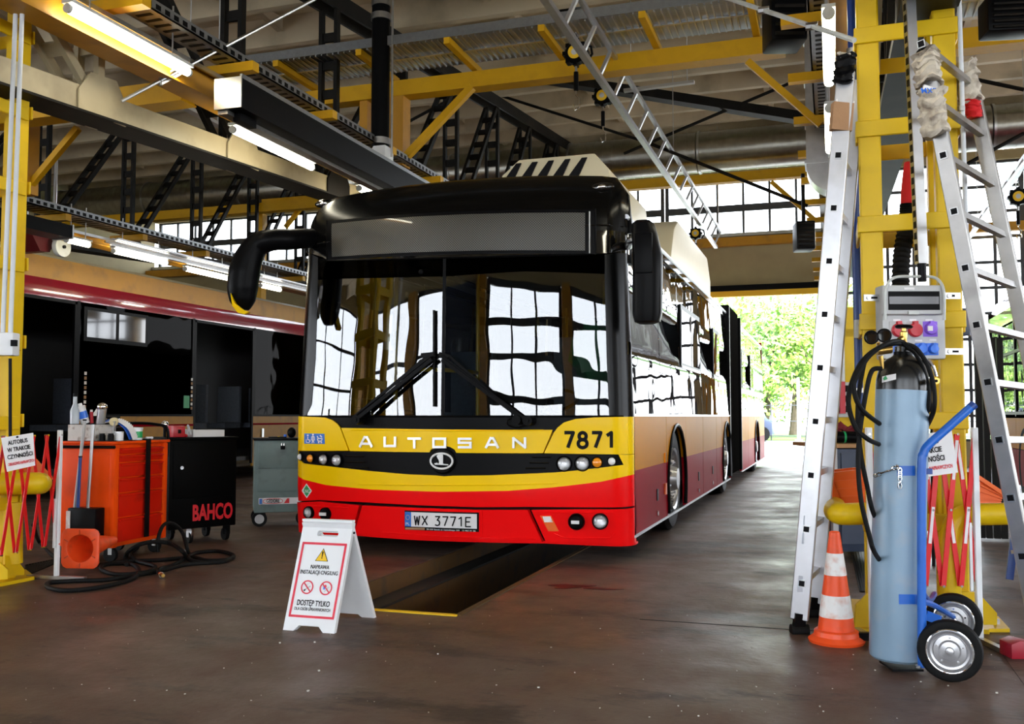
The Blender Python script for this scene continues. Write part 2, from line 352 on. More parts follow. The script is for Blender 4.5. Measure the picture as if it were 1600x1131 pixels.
# expansion joint in the floor
JY = G(1200, 981).y
for p, q in (((G(990, 978).x, JY), (XR, JY)), ((.66, 1.5), (.66, JY))):
    o = B().mm((p[0], p[1] - .006, .0005), (q[0] + .001, q[1] + .006, .0015)).build('trim_joint', INKK); o['kind'] = 'structure'
def window(name, o, r, W, H, nx, nz, bar=.045, m=None, thick=None, d=.06, pane=True):
    """o lower corner, r unit vector along; up = z"""
    m = m or MULL; o = Vector(o); r = Vector(r); up = V(0, 0, 1); n = r.cross(up); g = sgroup(name, o)
    for a, c in ((o, o + r * W), (o + up * H, o + r * W + up * H)): B().bar(a, c, bar * 1.6, d, n).build('frame', m, g)
    for a in (o, o + r * W): B().bar(a, a + up * H, bar * 1.6, d, n).build('frame', m, g)
    mv = mh = pn = None
    for i in range(1, nx):
        if mv is None: mv = B().bar(o + r * (W * i / nx), o + r * (W * i / nx) + up * H, bar, d * .8, n).build('mullion', m, g); i0 = i
        else: linkcopy(mv, g, r * (W * (i - i0) / nx))
    for j in range(1, nz):
        if mh is None: mh = B().bar(o + up * (H * j / nz), o + r * W + up * (H * j / nz), bar * (thick or 1), d * .7, n).build('transom', m, g); j0 = j
        else: linkcopy(mh, g, up * (H * (j - j0) / nz))
    if pane:
        for i in range(nx):
            for j in range(nz):
                a = o + r * (W * i / nx) + up * (H * j / nz)
                if pn is None: pn = B().quad(a, a + r * (W / nx), a + r * (W / nx) + up * (H / nz), a + up * (H / nz)).build('pane', WIN, g)
                else: linkcopy(pn, g, r * (W * i / nx) + up * (H * j / nz))
    return g
# far wall: door opening, lintel, glazing band
DX0, DX1, DZ = -4.62, -.19, 3.66
b = B(); b.mm((XL, YF, 0), (DX0, YF + .25, 4.55)); b.mm((DX0, YF, DZ), (DX1, YF + .25, 4.55)); b.mm((DX1, YF, 0), (.12, YF + .25, 4.55))
b.mm((.12, YF, 0), (XR, YF + .25, .5)); b.mm((XL, YF, 4.55), (.12, YF + .25, 4.9)); b.mm((XL, YF, 6.12), (XR, YF + .25, 6.9))
o = b.build('wall_back', WAL); o['kind'] = 'structure'
door = sgroup('door_1', (DX0, YF, 0))
B().mm((DX0, YF - .1, DZ - .1), (DX1, YF + .02, DZ + .02)).build('door_rail', SIGY, door)
B().mm((DX0, YF - .14, DZ + .02), (DX1, YF - .01, DZ + .14)).build('door_roller', SBLK, door)
for x in (DX0, DX1): B().mm((x - .06, YF - .08, 0), (x + .06, YF + .02, DZ)).build('door_jamb', ORY, door)
for i, x in enumerate([XL + .1, -13.6, -10.2, -6.8, -3.4]):
    window('window_%d' % (i + 1), (x, YF + .1, 4.9), (1, 0, 0), 3.3, 1.22, 6, 2, .05, thick=3)
    # thin blue glazing bars
for i, x in enumerate([.14, 3.9, 7.5]):
    window('window_%d' % (i + 6), (x, YF + .1, .5), (1, 0, 0), 3.5, 5.62, 7, 11, .06)
B().mm((XL, YF - .12, 4.86), (.12, YF, 4.93)).build('trim_sill', GAL)['kind'] = 'structure'
# long yellow beam along the far wall and the corrugated strip below the glazing
o = B().mm((XL, YF - .35, 4.62), (XR, YF - .2, 4.80)).build('trim_beam', ORY); o['kind'] = 'structure'
o = B().mm((XL, YF - 1.4, 6.02), (XR, YF - 1.25, 6.2)).build('trim_beam', ORY); o['kind'] = 'structure'
# side walls
b = B(); b.mm((XR, YB, 0), (XR + .25, YF, .7)); b.mm((XR, YB, 4.6), (XR + .25, YF, 6.9)); o = b.build('wall_right', WAL); o['kind'] = 'structure'
for i in range(4): window('window_%d' % (i + 9), (XR + .1, YB + .1 + i * 6.8, .7), (0, 1, 0), 6.5, 3.9, 10, 6, .06)
o = B().mm((XL - .25, YB, 4.6), (XL, YF, 6.9)).mm((XL - .25, YB, 0), (XL, YF, .6)).mm((XL - .25, 5, .6), (XL, YF, 4.6)).build('wall_left', WAL); o['kind'] = 'structure'
for i in range(2): window('window_%d' % (i + 13), (XL - .1, YB + .1 + i * 5.4, .6), (0, 1, 0), 5.2, 4.0, 3, 4, .08)
# wall behind the camera: glazed gates between yellow columns
b = B(); b.mm((XL, YB - .25, 4.45), (XR, YB, 6.9)); o = b.build('wall_front', WAL); o['kind'] = 'structure'
for i in range(6):
    x = -15.4 + i * 5.2
    o = B().mm((x - .25, YB - .1, 0), (x + .25, YB + .35, 4.45)).build('trim_column', ORY, ); o['kind'] = 'structure'
    if i == 1:
        window('door_%d' % (i + 2), (x + .3, YB - .1, .0), (1, 0, 0), 2.2, 4.4, 1, 3, .09)
        o = B().mm((x + 2.5, YB - .1, 0), (x + 4.95, YB, 4.45)).build('wall_front', NVY); o['kind'] = 'structure'
    elif i < 5: window('door_%d' % (i + 2), (x + .3, YB - .1, .0), (1, 0, 0), 4.6, 4.4, (2, 1, 3, 3, 3)[i], 6 if i > 1 else 3, .12 if i > 1 else .08, thick=1.4)
o = B().mm((XL, YB - .25, 0), (-15.65, YB, 4.45)).build('wall_front', WAL); o['kind'] = 'structure'
# ceiling: concrete slabs with ribs
ceil = sgroup('ceiling', (0, 0, 0))
ys = [YB - .3] + [4.75 + 1.625 * k for k in range(11)]
for a, c in zip(ys, ys[1:]):
    za, zc = zt(a) + .32, zt(c) + .32
    B().prism([(XL - .3, a + .008, za), (XL - .3, c - .008, zc), (XL - .3, c - .008, zc + .15), (XL - .3, a + .008, za + .15)], (XR - XL + .6, 0, 0)).build('panel', CON, ceil)
rib = None; k = 0; y = 5.0
while y < 20.8:
    z = zt(y)
    bb = B().prism([(XL, y - .09, z + .34), (XL, y - .05, z), (XL, y + .05, z), (XL, y + .09, z + .34)], (XR - XL, 0, 0))
    bb.build('rib', CON, ceil)
    y += 1.18
y = 3.6
while y > -5.5:
    B().prism([(XL, y - .09, zt(0) + .34), (XL, y - .05, zt(0)), (XL, y + .05, zt(0)), (XL, y + .09, zt(0) + .34)], (XR - XL, 0, 0)).build('rib', CON, ceil); y -= 1.6
y = 5.0; fin0 = None
while y < 19.8:
    for i in range(-6, 5):
        x = .4 + i * 2.6 + 1.3; z0, z1 = zt(y) + .34, zt(y + 1.18) + .34
        B().prism([(x - .04, y, z0 + .01), (x - .04, y + 1.18, z1 + .01), (x - .04, y + 1.18, z1 - .2), (x - .04, y + .6, z1 - .14), (x - .04, y, z0 - .2)], (.08, 0, 0)).build('fin', CON, ceil)
    y += 1.18
# ================================================================ TRUSSES (built-up double-channel members)
NODE = [6.75 + 1.62 * k for k in range(-1, 9)]
def truss(X, label, near):
    t = thing('roof_truss', label, 'truss', (X, 5.0, zb(5)), group=None)
    m = TRS
    for s in (-1, 1):
        mc = TRL if near else TRS  # chords of the near truss take the lamplit colour
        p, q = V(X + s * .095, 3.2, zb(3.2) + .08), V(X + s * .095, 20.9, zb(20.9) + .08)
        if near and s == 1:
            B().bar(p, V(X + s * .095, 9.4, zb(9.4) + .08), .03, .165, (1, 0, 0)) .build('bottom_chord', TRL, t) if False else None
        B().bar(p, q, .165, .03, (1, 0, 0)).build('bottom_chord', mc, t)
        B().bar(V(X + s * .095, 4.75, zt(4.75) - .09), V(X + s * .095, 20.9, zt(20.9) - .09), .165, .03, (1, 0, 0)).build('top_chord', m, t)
    B().bar(V(X, 3.2, zb(3.2) - .008), V(X, 20.9, zb(20.9) - .008), .27, .016, (0, 0, 1)).build('flange_plate', m, t)
    def member(p, q, name, mm_, w=.05):
        p, q = Vector(p), Vector(q); b = B()
        for s in (-1, 1): b.bar(p + V(s * .085, 0, 0), q + V(s * .085, 0, 0), w * 1.25, w * .8, (1, 0, 0))
        mo = b.build(name, mm_, t); L = (q - p).length; n = max(2, int(L / .27)); first = None; d = (q - p).normalized()
        for k in range(1, n):
            c = p + (q - p) * (k / n)
            if first is None: first = B().bar(c - d * .045, c + d * .045, .03, .19, (1, 0, 0)).build('batten', mm_, mo); c0 = c
            else: linkcopy(first, mo, c - c0)
    for i, y in enumerate(NODE):
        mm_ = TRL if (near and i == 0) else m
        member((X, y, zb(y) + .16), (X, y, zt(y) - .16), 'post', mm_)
        if y < 8.3 and i > 0: member((X, NODE[i - 1] + .06, zt(NODE[i - 1]) - .2), (X, y - .06, zb(y) + .16), 'diagonal', m)
        if y > 8.3 and i + 1 < len(NODE) or abs(y - 8.37) < .1:
            member((X, y + .06, zb(y) + .16), (X, NODE[min(i + 1, len(NODE) - 1)] - .06, zt(NODE[min(i + 1, len(NODE) - 1)]) - .2), 'diagonal', m)
        if near or i % 2 == 0:
            zz = zb(y)
            for s in (-1, 1):
                x = X + s * .115
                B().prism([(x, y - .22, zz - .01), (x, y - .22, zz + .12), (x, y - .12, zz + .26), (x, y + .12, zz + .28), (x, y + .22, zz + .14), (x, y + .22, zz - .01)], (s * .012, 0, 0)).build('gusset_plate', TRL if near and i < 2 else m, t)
    if near: member((X, 3.55, zt(3.5) - .3), (X, NODE[0] - .1, zb(5.1) + .16), 'diagonal', TRL)
    return t
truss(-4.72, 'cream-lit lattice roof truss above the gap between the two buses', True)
truss(.48, 'lattice roof truss running away above the yellow tower with the sockets', False)
truss(-9.9, 'dark lattice roof truss above the maroon and orange bus', False)
# tie rods and cross bracing
def rod(p, q, r, name, m, label, cat, grp=None, extra=None):
    b = B().cyl(p, q, r, n=8)
    return solo(b, name, m, label, cat, grp)
tk = thing('tie_rod', 'grey steel tie rod with a turnbuckle crossing before the nearest tube lamp', 'tie rod', atX(190, 158, -4.5))
p, q = atX(190, 158, -4.5), atY(512, -12, 6.4); B().cyl(p, q, .012, n=8).build('rod', GAL, tk)
d_ = (q - p).normalized(); a = p + d_ * (p - q).length * .17; c = p + d_ * (p - q).length * .30
for s in (-1, 1): B().bar(a + V(0, 0, s * .028), c + V(0, 0, s * .028), .014, .014).build('turnbuckle_bar', GAL, tk)
for z in (a, c): B().bar(z - V(0, 0, .035), z + V(0, 0, .035), .02, .02).build('turnbuckle_end', GAL, tk)
tk = thing('tie_rod', 'long grey tie rod at the top beside the yellow tower', 'tie rod', atY(1130, -4, 6.0))
B().cyl(atY(1115, -10, 6.0), atY(1335, 63, 4.8), .013, n=8).build('rod', GWH, tk)
for s in (.42, .75):
    c = atY(1115, -10, 6.0).lerp(atY(1335, 63, 4.8), s); B().cyl(c - V(.03, 0, 0), c + V(.03, 0, 0), .022, n=8).build('rod_nut', GAL, tk)
for i, (x0, y0, x1, y1, Y, tx) in enumerate([(740, 136, 1010, 222, 14, 'thin black bracing rod above the roof hood of the yellow bus'), (1010, 222, 1262, 322, 12.2, 'thin black bracing rod passing in front of the clear glazing band'),
        (975, 240, 1262, 118, 13, 'thin black bracing rod rising towards the silver vertical duct'), (620, 200, 745, 133, 12, 'thin black bracing rod behind the yellow diagonal brace'),
        (1505, 120, 1600, 140, 11, 'thin dark bracing rod at the upper corner beyond the stepladder'), (1500, 262, 1600, 208, 12, 'thin dark bracing rod before the round duct beyond the stepladder')]):
    rod(atY(x0, y0, Y), atY(x1, y1, Y), .022, 'bracing_rod', TRS, tx, 'bracing rod')
# dark cross beams under the slabs
for (x0, y0, x1, y1, Y, h, tx) in [(850, 122, 1262, 186, 13.0, .22, 'dark steel strut sloping under the slabs above the yellow bus'), (560, 222, 1262, 180, 18.4, .26, 'long dark beam crossing under the roof above the round duct'),
        (836, 68, 900, 0, 10.0, .2, 'short dark strut rising to the roof above the cable tray')]:
    solo(B().bar(atY(x0, y0, Y), atY(x1, y1, Y), .12, h, (0, 1, 0)), 'steel_beam', TRS, tx, 'beam')
# ================================================================ ROUND DUCT, SILVER DUCT
dt = thing('round_air_duct', 'long round metal air duct running across the hall below the roof', 'duct', (-3, 17.4, 5.3))
zc = atY(1100, 238, 17.4).z; x = XL + .4; k = 0
while x < XR - 2.6:
    B().cyl((x, 17.4, zc), (x + 2.36, 17.4, zc), .365, n=32).build('duct_section', DUC, dt)
    b = B()
    b.cyl((x - .02, 17.4, zc), (x + .02, 17.4, zc), .388, n=32); b.build('collar', GAL, dt)
    b = B()
    for j in range(1, 14): b.cyl((x + j * .168 - .008, 17.4, zc), (x + j * .168 + .008, 17.4, zc), .371, n=28)
    b.build('seam', DUC, dt); x += 2.4
vt = thing('vertical_air_duct', 'silver rectangular air duct dropping beside the row of tube lamps', 'duct', (-.3, 9.6, 3.2))
p0 = atY(1274, 82, 9.6)
za, zz = 5.2, atY(1274, 262, 9.6).z
B().mm((p0.x - .1, 9.5, zz), (p0.x + .1, 9.8, za)).build('duct_section', GAL, vt)
for k in range(4): z = zz + .02 + k * .42; B().mm((p0.x - .115, 9.485, z), (p0.x + .115, 9.815, z + .035)).build('flange', GAL, vt)
b = B(); n = 10; R0, R1 = .06, .26; cx_, cz = p0.x + .16, zz
outer = [(cx_ - R1 * math.cos(t), cz - R1 * math.sin(t)) for t in [i * math.pi / 2 / n for i in range(n + 1)]]
inner = [(cx_ - R0 * math.cos(t), cz - R0 * math.sin(t)) for t in [i * math.pi / 2 / n for i in range(n, -1, -1)]]
b.prism([(x, 9.5, z) for x, z in outer + inner], (0, .3, 0)).build('elbow', GAL, vt)
# black exhaust pipe
et = thing('exhaust_pipe', 'black round exhaust pipe hanging with steel collars beside the yellow post', 'pipe', atY(596, 250, 8.2))
pt = atY(594, -60, 8.2); pb = atY(594, 232, 8.2)
B().cyl(V(pb.x, pb.y, pb.z), V(pb.x, pb.y, pt.z), .088, n=24).build('pipe', SBLK, et)
for yy in (28, 222):
    z = atY(594, yy, 8.2).z; B().cyl((pb.x, pb.y, z - .03), (pb.x, pb.y, z + .03), .098, n=24).build('collar', GAL, et)
z = atY(594, 0, 8.2).z; B().cyl((pb.x, pb.y, z - .07), (pb.x, pb.y, z + .3), .094, n=24).build('foil_sleeve', GAL, et)
q = V(pb.x, pb.y, pb.z)
B().prism([q + V(-.02, -.1, 0), q + V(.1, -.1, .0), q + V(.1, -.1, -.16), q + V(-.14, -.1, -.16)], (0, .18, 0)).build('boot', WHT, et)
B().cyl(q + V(.13, -.02, -.1), q + V(.13, -.02, 1.9), .012, n=8).build('guide_wire', GAL, et)
# ================================================================ YELLOW GALLERIES, TRAYS, LAMPS
PERF = mat('perforated_tray', (.30, .31, .32), .35, .9, var=.2, scale=30)
def gallery_y(name_lbl, X, z, Y0, Y1, side, posts, trayw=.34, bz=0):
    """yellow beam along Y with cross brackets and a perforated tray at its side"""
    t = thing('service_gallery', name_lbl, 'gallery', (X, Y0, z))
    B().mm((X - .07, Y0, z + bz), (X + .07, Y1, z + .17)).build('beam', ORY, t)
    B().mm((X - .10, Y0, z + .165), (X + .10, Y1, z + .18)).build('beam_flange', ORY, t)
    B().mm((X - .10, Y0, z + bz - .01), (X + .10, Y1, z + bz + .005)).build('beam_flange', ORY, t)
    f = None; y = Y0 + .35
    while y < Y1:
        if f is None: f = B().mm((X - .05 if side > 0 else X - .42, y, z + .18), (X + .42 if side > 0 else X + .05, y + .08, z + .25)).build('bracket', OR2, t); y0 = y
        else: linkcopy(f, t, (0, y - y0, 0))
        y += 1.18
    B().mm((X - side * -.0 + (-.02 if side > 0 else -.13) + (.15 if side > 0 else 0), Y0, z + .14), (X + (.0 if side > 0 else -.11) + (.15 if side > 0 else 0), Y1, z + .17)).build('hanging_rail', GAL, t)
    xa = X + side * .1; xb = X + side * (.1 + trayw); xa, xb = min(xa, xb), max(xa, xb)
    tr = B().mm((xa, Y0, z + .255), (xb, Y1, z + .27)).mm((xa, Y0, z + .255), (xa + .012, Y1, z + .33)).mm((xb - .012, Y0, z + .255), (xb, Y1, z + .33)).build('cable_tray', PERF, t)
    b = B(); y = Y0
    while y < min(Y1, Y0 + 9):
        b.mm((xa - .001, y, z + .275), (xa + .013, y + .05, z + .31)).mm((xb - .013, y, z + .275), (xb + .001, y + .05, z + .31))
        b.mm((xa + .04, y, z + .252), (xb - .04, y + .03, z + .2545)); y += .09
    o = b.build('tray_slot', SBLK, tr); o['kind'] = 'stuff'
    for (px, Y, zlo) in posts: B().mm((X - .1 + px, Y, zlo), (X + .1 + px, Y + .12, z)).build('hanger', ORY, t)
    return t
gallery_y('yellow service gallery beam over the near side of the yellow bus, behind the nearest lamp', -4.38, 3.34, 3.2, 20, 1, [], .2)
gallery_y('yellow service gallery beam above the row of lamps beside the tower', -.0 + .13, 3.5, 4.0, 20, -1, [], .14)
gallery_y('lower yellow gallery beam with pale tray above the maroon bus', -7.95, 2.86, 5.2, 20, 1, [], .3, .09)
# cross gallery along X
def gallery_x(lbl, x0, x1, Y, z, tray=True):
    t = thing('cross_gallery', lbl, 'gallery', ((x0 + x1) / 2, Y, z))
    B().mm((x0, Y - .07, z), (x1, Y + .07, z + .16)).build('beam', OR2, t)
    B().mm((x0, Y - .09, z - .008), (x1, Y + .09, z + .004)).build('beam_flange', OR2, t)
    if tray:
        tr = B().mm((x0, Y - .78, z + .24), (x1, Y - .08, z + .25)).mm((x0, Y - .78, z + .25), (x1, Y - .768, z + .33)).build('grating', PERF, t)
        b = B(); x = x0 + .02
        while x < x1: b.mm((x, Y - .76, z + .225), (x + .012, Y - .1, z + .24)); x += .062
        o = b.build('grating_bar', GAL, tr); o['kind'] = 'stuff'
        for yy in (-.45,): B().mm((x0, Y + yy, z + .222), (x1, Y + yy + .03, z + .24)).build('grating_rail', GAL, tr)
        x = x0 + .4; f = None
        while x < x1:
            if f is None: f = B().bar((x, Y - .8, z + .2), (x, Y + .07, z + .2), .06, .06).build('bracket', OR2, t); xx0 = x
            else: linkcopy(f, t, (x - xx0, 0, 0))
            x += .92
    return t
gx = gallery_x('yellow cross gallery with grey grating under the roof slabs', -5.6, -.35, 8.95, atY(1040, 105, 8.95).z)
gz = atY(1040, 105, 8.95).z
p = atY(621, 200, 8.95); zlo = atY(621, 262, 8.95).z
B().mm((p.x - .08, 8.87, zlo), (p.x + .10, 9.05, gz)).build('hanger', ORY, gx)
p2 = atY(573, 200, 8.95); B().mm((p2.x - .06, 8.9, zlo + .12), (p2.x + .03, 9.02, gz)).build('hanger', ORY, gx)
B().bar(atY(738, 136, 8.9), atY(628, 252, 8.9), .075, .07).build('diagonal_brace', OR2, gx)
B().bar(atY(1168, 96, 8.9), atY(1282, 195, 8.9), .05, .06).build('diagonal_brace', OR2, gx)
gx2 = gallery_x('yellow cross gallery beam with grating beyond the tower at the upper corner', .95, 6, 8.2, atY(1560, 74, 8.2).z)
gx3 = gallery_x('yellow cross gallery beam low above the far door', -5, 0, 17.0, atY(1180, 282, 17.0).z, False)
B().bar(atY(1205, 284, 17), atY(1275, 345, 17), .07, .07).build('diagonal_brace', OR2, gx3)
gx4 = gallery_x('yellow cross beam on posts beyond the maroon bus', -10.1, -6.6, 15.5, atY(420, 325, 15.5).z, False)
for px in (408,): p = atY(px, 335, 15.5); B().mm((p.x - .08, 15.42, 2.9), (p.x + .08, 15.58, p.z)).build('hanger', OR2, gx4)
B().bar(atY(470, 325, 15.4), atY(446, 355, 15.4), .07, .07).build('diagonal_brace', OR2, gx4)
gx5 = gallery_x('ochre beam crossing behind the dark lattice posts on the maroon bus side', -15, -7.2, 15.0, atY(300, 340, 15.0).z, False)
gx6 = gallery_x('yellow end beam under the nearest gallery at the corner column', -9.3, -4.5, 5.9, atY(70, 188, 5.9).z, False)
B().bar(atY(122, 200, 6.3), atY(42, 296, 6.3), .05, .05).build('diagonal_brace', OR2, gx6)
B().mm((atY(38, 250, 6.3).x - .1, 6.2, atY(38, 305, 6.3).z), (atY(38, 250, 6.3).x + .1, 6.36, atY(38, 185, 6.3).z)).build('hanger', ORY, gx6)
# black boxed trunking over the bus with its grey end cap
bt = thing('cable_trunking', 'long black boxed trunking with a bright end cap above the nearest lamps', 'trunking', (-4, 6, 3.2))
za, zb_ = 3.20, 3.42
p0 = atX(376, 167, -3.86); Y0 = p0.y
B().mm((-4.06, Y0, p0.z), (-3.86, 12.5, p0.z + .21)).build('trunk', SBLK, bt)
B().mm((-4.07, Y0 - .012, p0.z - .003), (-3.85, Y0, p0.z + .215)).build('end_cap', GAL, bt)
B().mm((-4.06, Y0 + .02, p0.z - .03), (-3.98, 12.5, p0.z - .001)).build('lower_rail', GAL, bt)
B().mm((-3.885, Y0 + .02, p0.z + .211), (-3.865, 12.5, p0.z + .245)).build('upper_rail', PERF, bt)
B().mm((-3.99, Y0 + .1, p0.z - .06), (-3.93, Y0 + .3, p0.z - .001)).build('trolley_stop', SBLK, bt)
bt = thing('cable_trunking', 'black boxed trunking end above the maroon bus and the red funnel', 'trunking', (-8, 8, 3.0))
q = atX(112, 372, -7.6); q2 = atX(112, 358, -7.6)
B().mm((-7.85, 5.6, q.z + .0), (-7.6, q.y, q2.z + .04)).build('trunk', SBLK, bt)
B().mm((-7.86, q.y, q.z - .01), (-7.59, q.y + .02, q2.z + .05)).build('end_cap', GAL, bt)
for dx, dz in ((0, 0), (.07, .0), (-.02, -.06), (-.1, -.02)): B().mm((-7.55 + dx, 8.6, 2.95 + dz), (-7.52 + dx, 20, 2.97 + dz)).build('lower_rail', GAL, bt)
# tube lamps
def lamp(p, q, label, grp=None, r=.028, cover=True):
    p, q = Vector(p), Vector(q); t = thing('tube_lamp', label, 'lamp', p, group=grp)
    B().cyl(p, q, r, n=12).build('tube', LAMP, t)
    d = (q - p).normalized()
    B().bar(p - d * .02 + V(0, 0, .042), q + d * .02 + V(0, 0, .042), .075, .02).build('housing', GWH, t)
    for c in (p + (q - p) * .15, p + (q - p) * .85): B().cyl(c + V(0, 0, .05), c + V(0, 0, .40), .006, n=6).build('hanging_wire', GAL, t)
    for c, s in ((p, -1), (q, 1)): B().cyl(c, c + d * .02 * s, r * 1.02, n=12).build('end_cap', GWH, t)
XLMP = -4.2
def yat(px, X): return atX(px, 400, X).y
lamp(atX(108, 14, XLMP), V(XLMP, atX(293, 113, XLMP).y, atX(108, 14, XLMP).z), 'nearest lit tube lamp at the top corner above the cream-lit truss chord')
lamp(atX(365, 203, XLMP), V(XLMP, atX(487, 259, XLMP).y, atX(365, 203, XLMP).z), 'second lit tube lamp hanging under the black trunking')
lamp(V(XLMP, 8.05, 3.15), V(XLMP, 9.2, 3.15), 'third tube lamp just above the roof corner of the yellow bus')
zl = 3.25; Ys = [(2.9, 4.35), (5.55, 6.7), (7.3, 8.45), (10.1, 11.3), (11.8, 13.0), (13.5, 14.7), (15.2, 16.4), (16.9, 18.1)]
for i, (a, c) in enumerate(Ys):
    lamp(V(.02, a, zl), V(.02, c, zl), 'lit tube lamp, %s from the camera in the row left of the blue pipe' % ordinal(i), 'tube lamps in the row beside the tower', r=.034)
X3 = -7.7
for (a, c, d, e, t) in ((105, 375, 138, 388, 'short lit tube lamp beside the cream pulley above the maroon bus'), (178, 392, 259, 413, 'long lit tube lamp above the windows of the maroon bus, behind the pulley'), (290, 420, 356, 434, 'lit tube lamp just left of the wing mirror'), (408, 446, 437, 455, 'small lit tube lamp seen right of the wing mirror')):
    p = atX(a, b_ if False else c, X3); lamp(p, V(X3, atX(d, e, X3).y, p.z), t, r=.03)
for i in range(0): lamp(V(5.2, 5 + 3 * i, 3.7), V(5.2, 6.2 + 3 * i, 3.7), 'tube lamp outside the picture over the right-hand bay', 'lamps of the far bay')
# unlit tube lamp and the pale conduit bars near the far left gallery
pa_, pb_ = atX(828 * .3375, 483 * .3375, -5.6), atX(1050 * .3375, 600 * .3375, -5.6)
solo(B().bar(pa_, pb_, .08, .03).cyl(pa_.lerp(pb_, .2), V(pa_.x, pa_.lerp(pb_, .2).y, 5.5), .005, n=6).cyl(pa_.lerp(pb_, .8), V(pa_.x, pa_.lerp(pb_, .8).y, 5.5), .005, n=6), 'switched_off_lamp', LGR, 'switched-off grey lamp strip behind the cream-lit truss chord', 'lamp')
pa_, pb_ = atY(975, 142, 10), atY(1085, 128, 10)
solo(B().bar(pa_, pb_, .06, .03).cyl(pa_.lerp(pb_, .1), pa_.lerp(pb_, .1) + V(0, 0, 1.3), .005, n=6).cyl(pa_.lerp(pb_, .9), pa_.lerp(pb_, .9) + V(0, 0, 1.3), .005, n=6), 'switched_off_lamp', LGR, 'switched-off grey lamp strip hanging by a hook right of the fall arresters', 'lamp')
# ---------------------------------------------------------------- lattice rail with fall arresters
def rail_truss(X, z, Y0, Y1, lbl):
    t = thing('fall_arrest_rail', lbl, 'rail', (X, Y0, z))
    B().mm((X - .03, Y0, z), (X + .03, Y1, z + .05)).build('lower_rail', ALU, t)
    B().mm((X + .09, Y0, z + .26), (X + .13, Y1, z + .30)).build('upper_rail', ALU, t)
    f = None; y = Y0 + .2
    while y < Y1:
        if f is None: f = B().bar((X, y, z + .04), (X + .11, y, z + .27), .03, .04, (0, 1, 0)).build('strut', ALU, t); y0 = y
        else: linkcopy(f, t, (0, y - y0, 0))
        y += .62
    for yy in (Y0 + .6, (Y0 + Y1) / 2, Y1 - .6): B().cyl((X + .11, yy, z + .3), (X + .11, yy, zt(yy) + .1), .006, n=6).build('hanger_rod', GAL, t)
    return t
rail_truss(-2.02, 4.15, 6.6, 18.2, 'aluminium lattice rail carrying fall arresters above the yellow bus')
rail_truss(2.36, 4.15, 9, 18.9, 'aluminium lattice rail in the far bay seen through the stepladder')
def arrester(c, s, lbl, hook=True):
    t = thing('fall_arrester', lbl, 'fall arrester', c); c = Vector(c); M = Matrix.Translation(c) @ Matrix.Rotation(math.pi / 2, 4, 'X') @ Matrix.Rotation(0, 4, 'Y')
    pr = [(0, -.05), (.085, -.05), (.1, -.035), (.1, .035), (.085, .05), (0, .05)]
    B().lathe([(r * s, z * s) for r, z in pr], n=20, M=M).build('housing', SBLK, t)
    B().lathe([(0, .052 * s), (.062 * s, .052 * s), (.062 * s, .058 * s), (0, .058 * s)], n=20, M=M).build('yellow_disc', SIGY, t)
    B().lathe([(0, .058 * s), (.03 * s, .058 * s), (.03 * s, .061 * s), (0, .061 * s)], n=14, M=M).build('disc_centre', LGR, t)
    b = B()
    for k in range(8):
        a = k * math.pi / 4; b.box(c + V(math.cos(a) * .1 * s, 0, math.sin(a) * .1 * s), (.035 * s, .09 * s, .035 * s))
    b.build('housing_rib', SBLK, t)
    B().tube([c + V(.08, 0, .07) * s, c + V(.14, 0, .05) * s, c + V(.15, 0, -.02) * s, c + V(.1, 0, -.09) * s], .012 * s).build('handle', SBLK, t)
    B().tube([c + V(0, 0, .1) * s, c + V(.02, 0, .15) * s, c + V(0, 0, .2) * s, c + V(-.02, 0, .15) * s, c + V(0, 0, .1) * s], .007 * s, 6).build('shackle', GAL, t)
    B().cyl(c + V(0, 0, .19 * s), V(-2.02 if c.x < 0 else 2.36, c.y, 4.16), .006, n=6).build('tether', SBLK, t)
    B().cyl(c + V(0, 0, -.1) * s, c + V(0, 0, -.17) * s, .012 * s, n=8).build('swivel', GAL, t)
    B().cyl(c + V(0, 0, -.17) * s, c + V(0, 0, -.34) * s, .022 * s, n=10).build('shock_absorber', SBLK, t)
    B().tube([c + V(0, 0, -.34) * s, c + V(0, 0, -.38) * s, c + V(.03, 0, -.42) * s, c + V(.028, 0, -.5) * s, c + V(-.01, 0, -.52) * s, c + V(-.03, 0, -.47) * s], .008 * s, 6).build('hook', CHR, t)
arrester(atY(900, 84, 8.3), 1.0, 'black fall arrester with yellow disc hanging nearest on the lattice rail')
arrester(atY(942, 151, 9.6), .92, 'black fall arrester with yellow disc hanging lower, second on the lattice rail')
arrester(atY(1087, 365, 16), .95, 'small far fall arrester hanging beyond the roof hood')
arrester(atY(1590, 308, 13), 1.0, 'dark fall arrester seen through the rungs of the stepladder')
# ---------------------------------------------------------------- black heaters, floodlight
def heater(c, sz, rz, lbl, cat):
    t = thing('unit_heater' if cat == 'heater' else 'floodlight', lbl, cat, c, rz)
    B().box((0, 0, 0), sz).build('casing', SBLK, t, local=True, bevel=.02)
    b = None
    for k in range(6):
        z = -sz[2] * .4 + k * sz[2] * .16; B().box((0, -sz[1] / 2 - .01, z), (sz[0] * .8, .03, sz[2] * .05), R=Matrix.Rotation(.5, 3, 'X')).build('louvre', TRS, t, local=True)
    B().box((0, 0, sz[2] / 2 + .3), (.04, .04, .6)).build('bracket', TRS, t, local=True)
heater(atY(1225, 30, 7.2), (.26, .3, .42), .3, 'black unit heater hanging at the top between the slabs and the lamp row', 'heater')
heater(atY(1256, 370, 12), (.22, .3, .34), .2, 'black floodlight box mounted above the far door', 'floodlight')
heater(atY(1572, 28, 7.0), (.3, .2, .24), .2, 'black unit heater in the upper corner beyond the stepladder', 'heater')
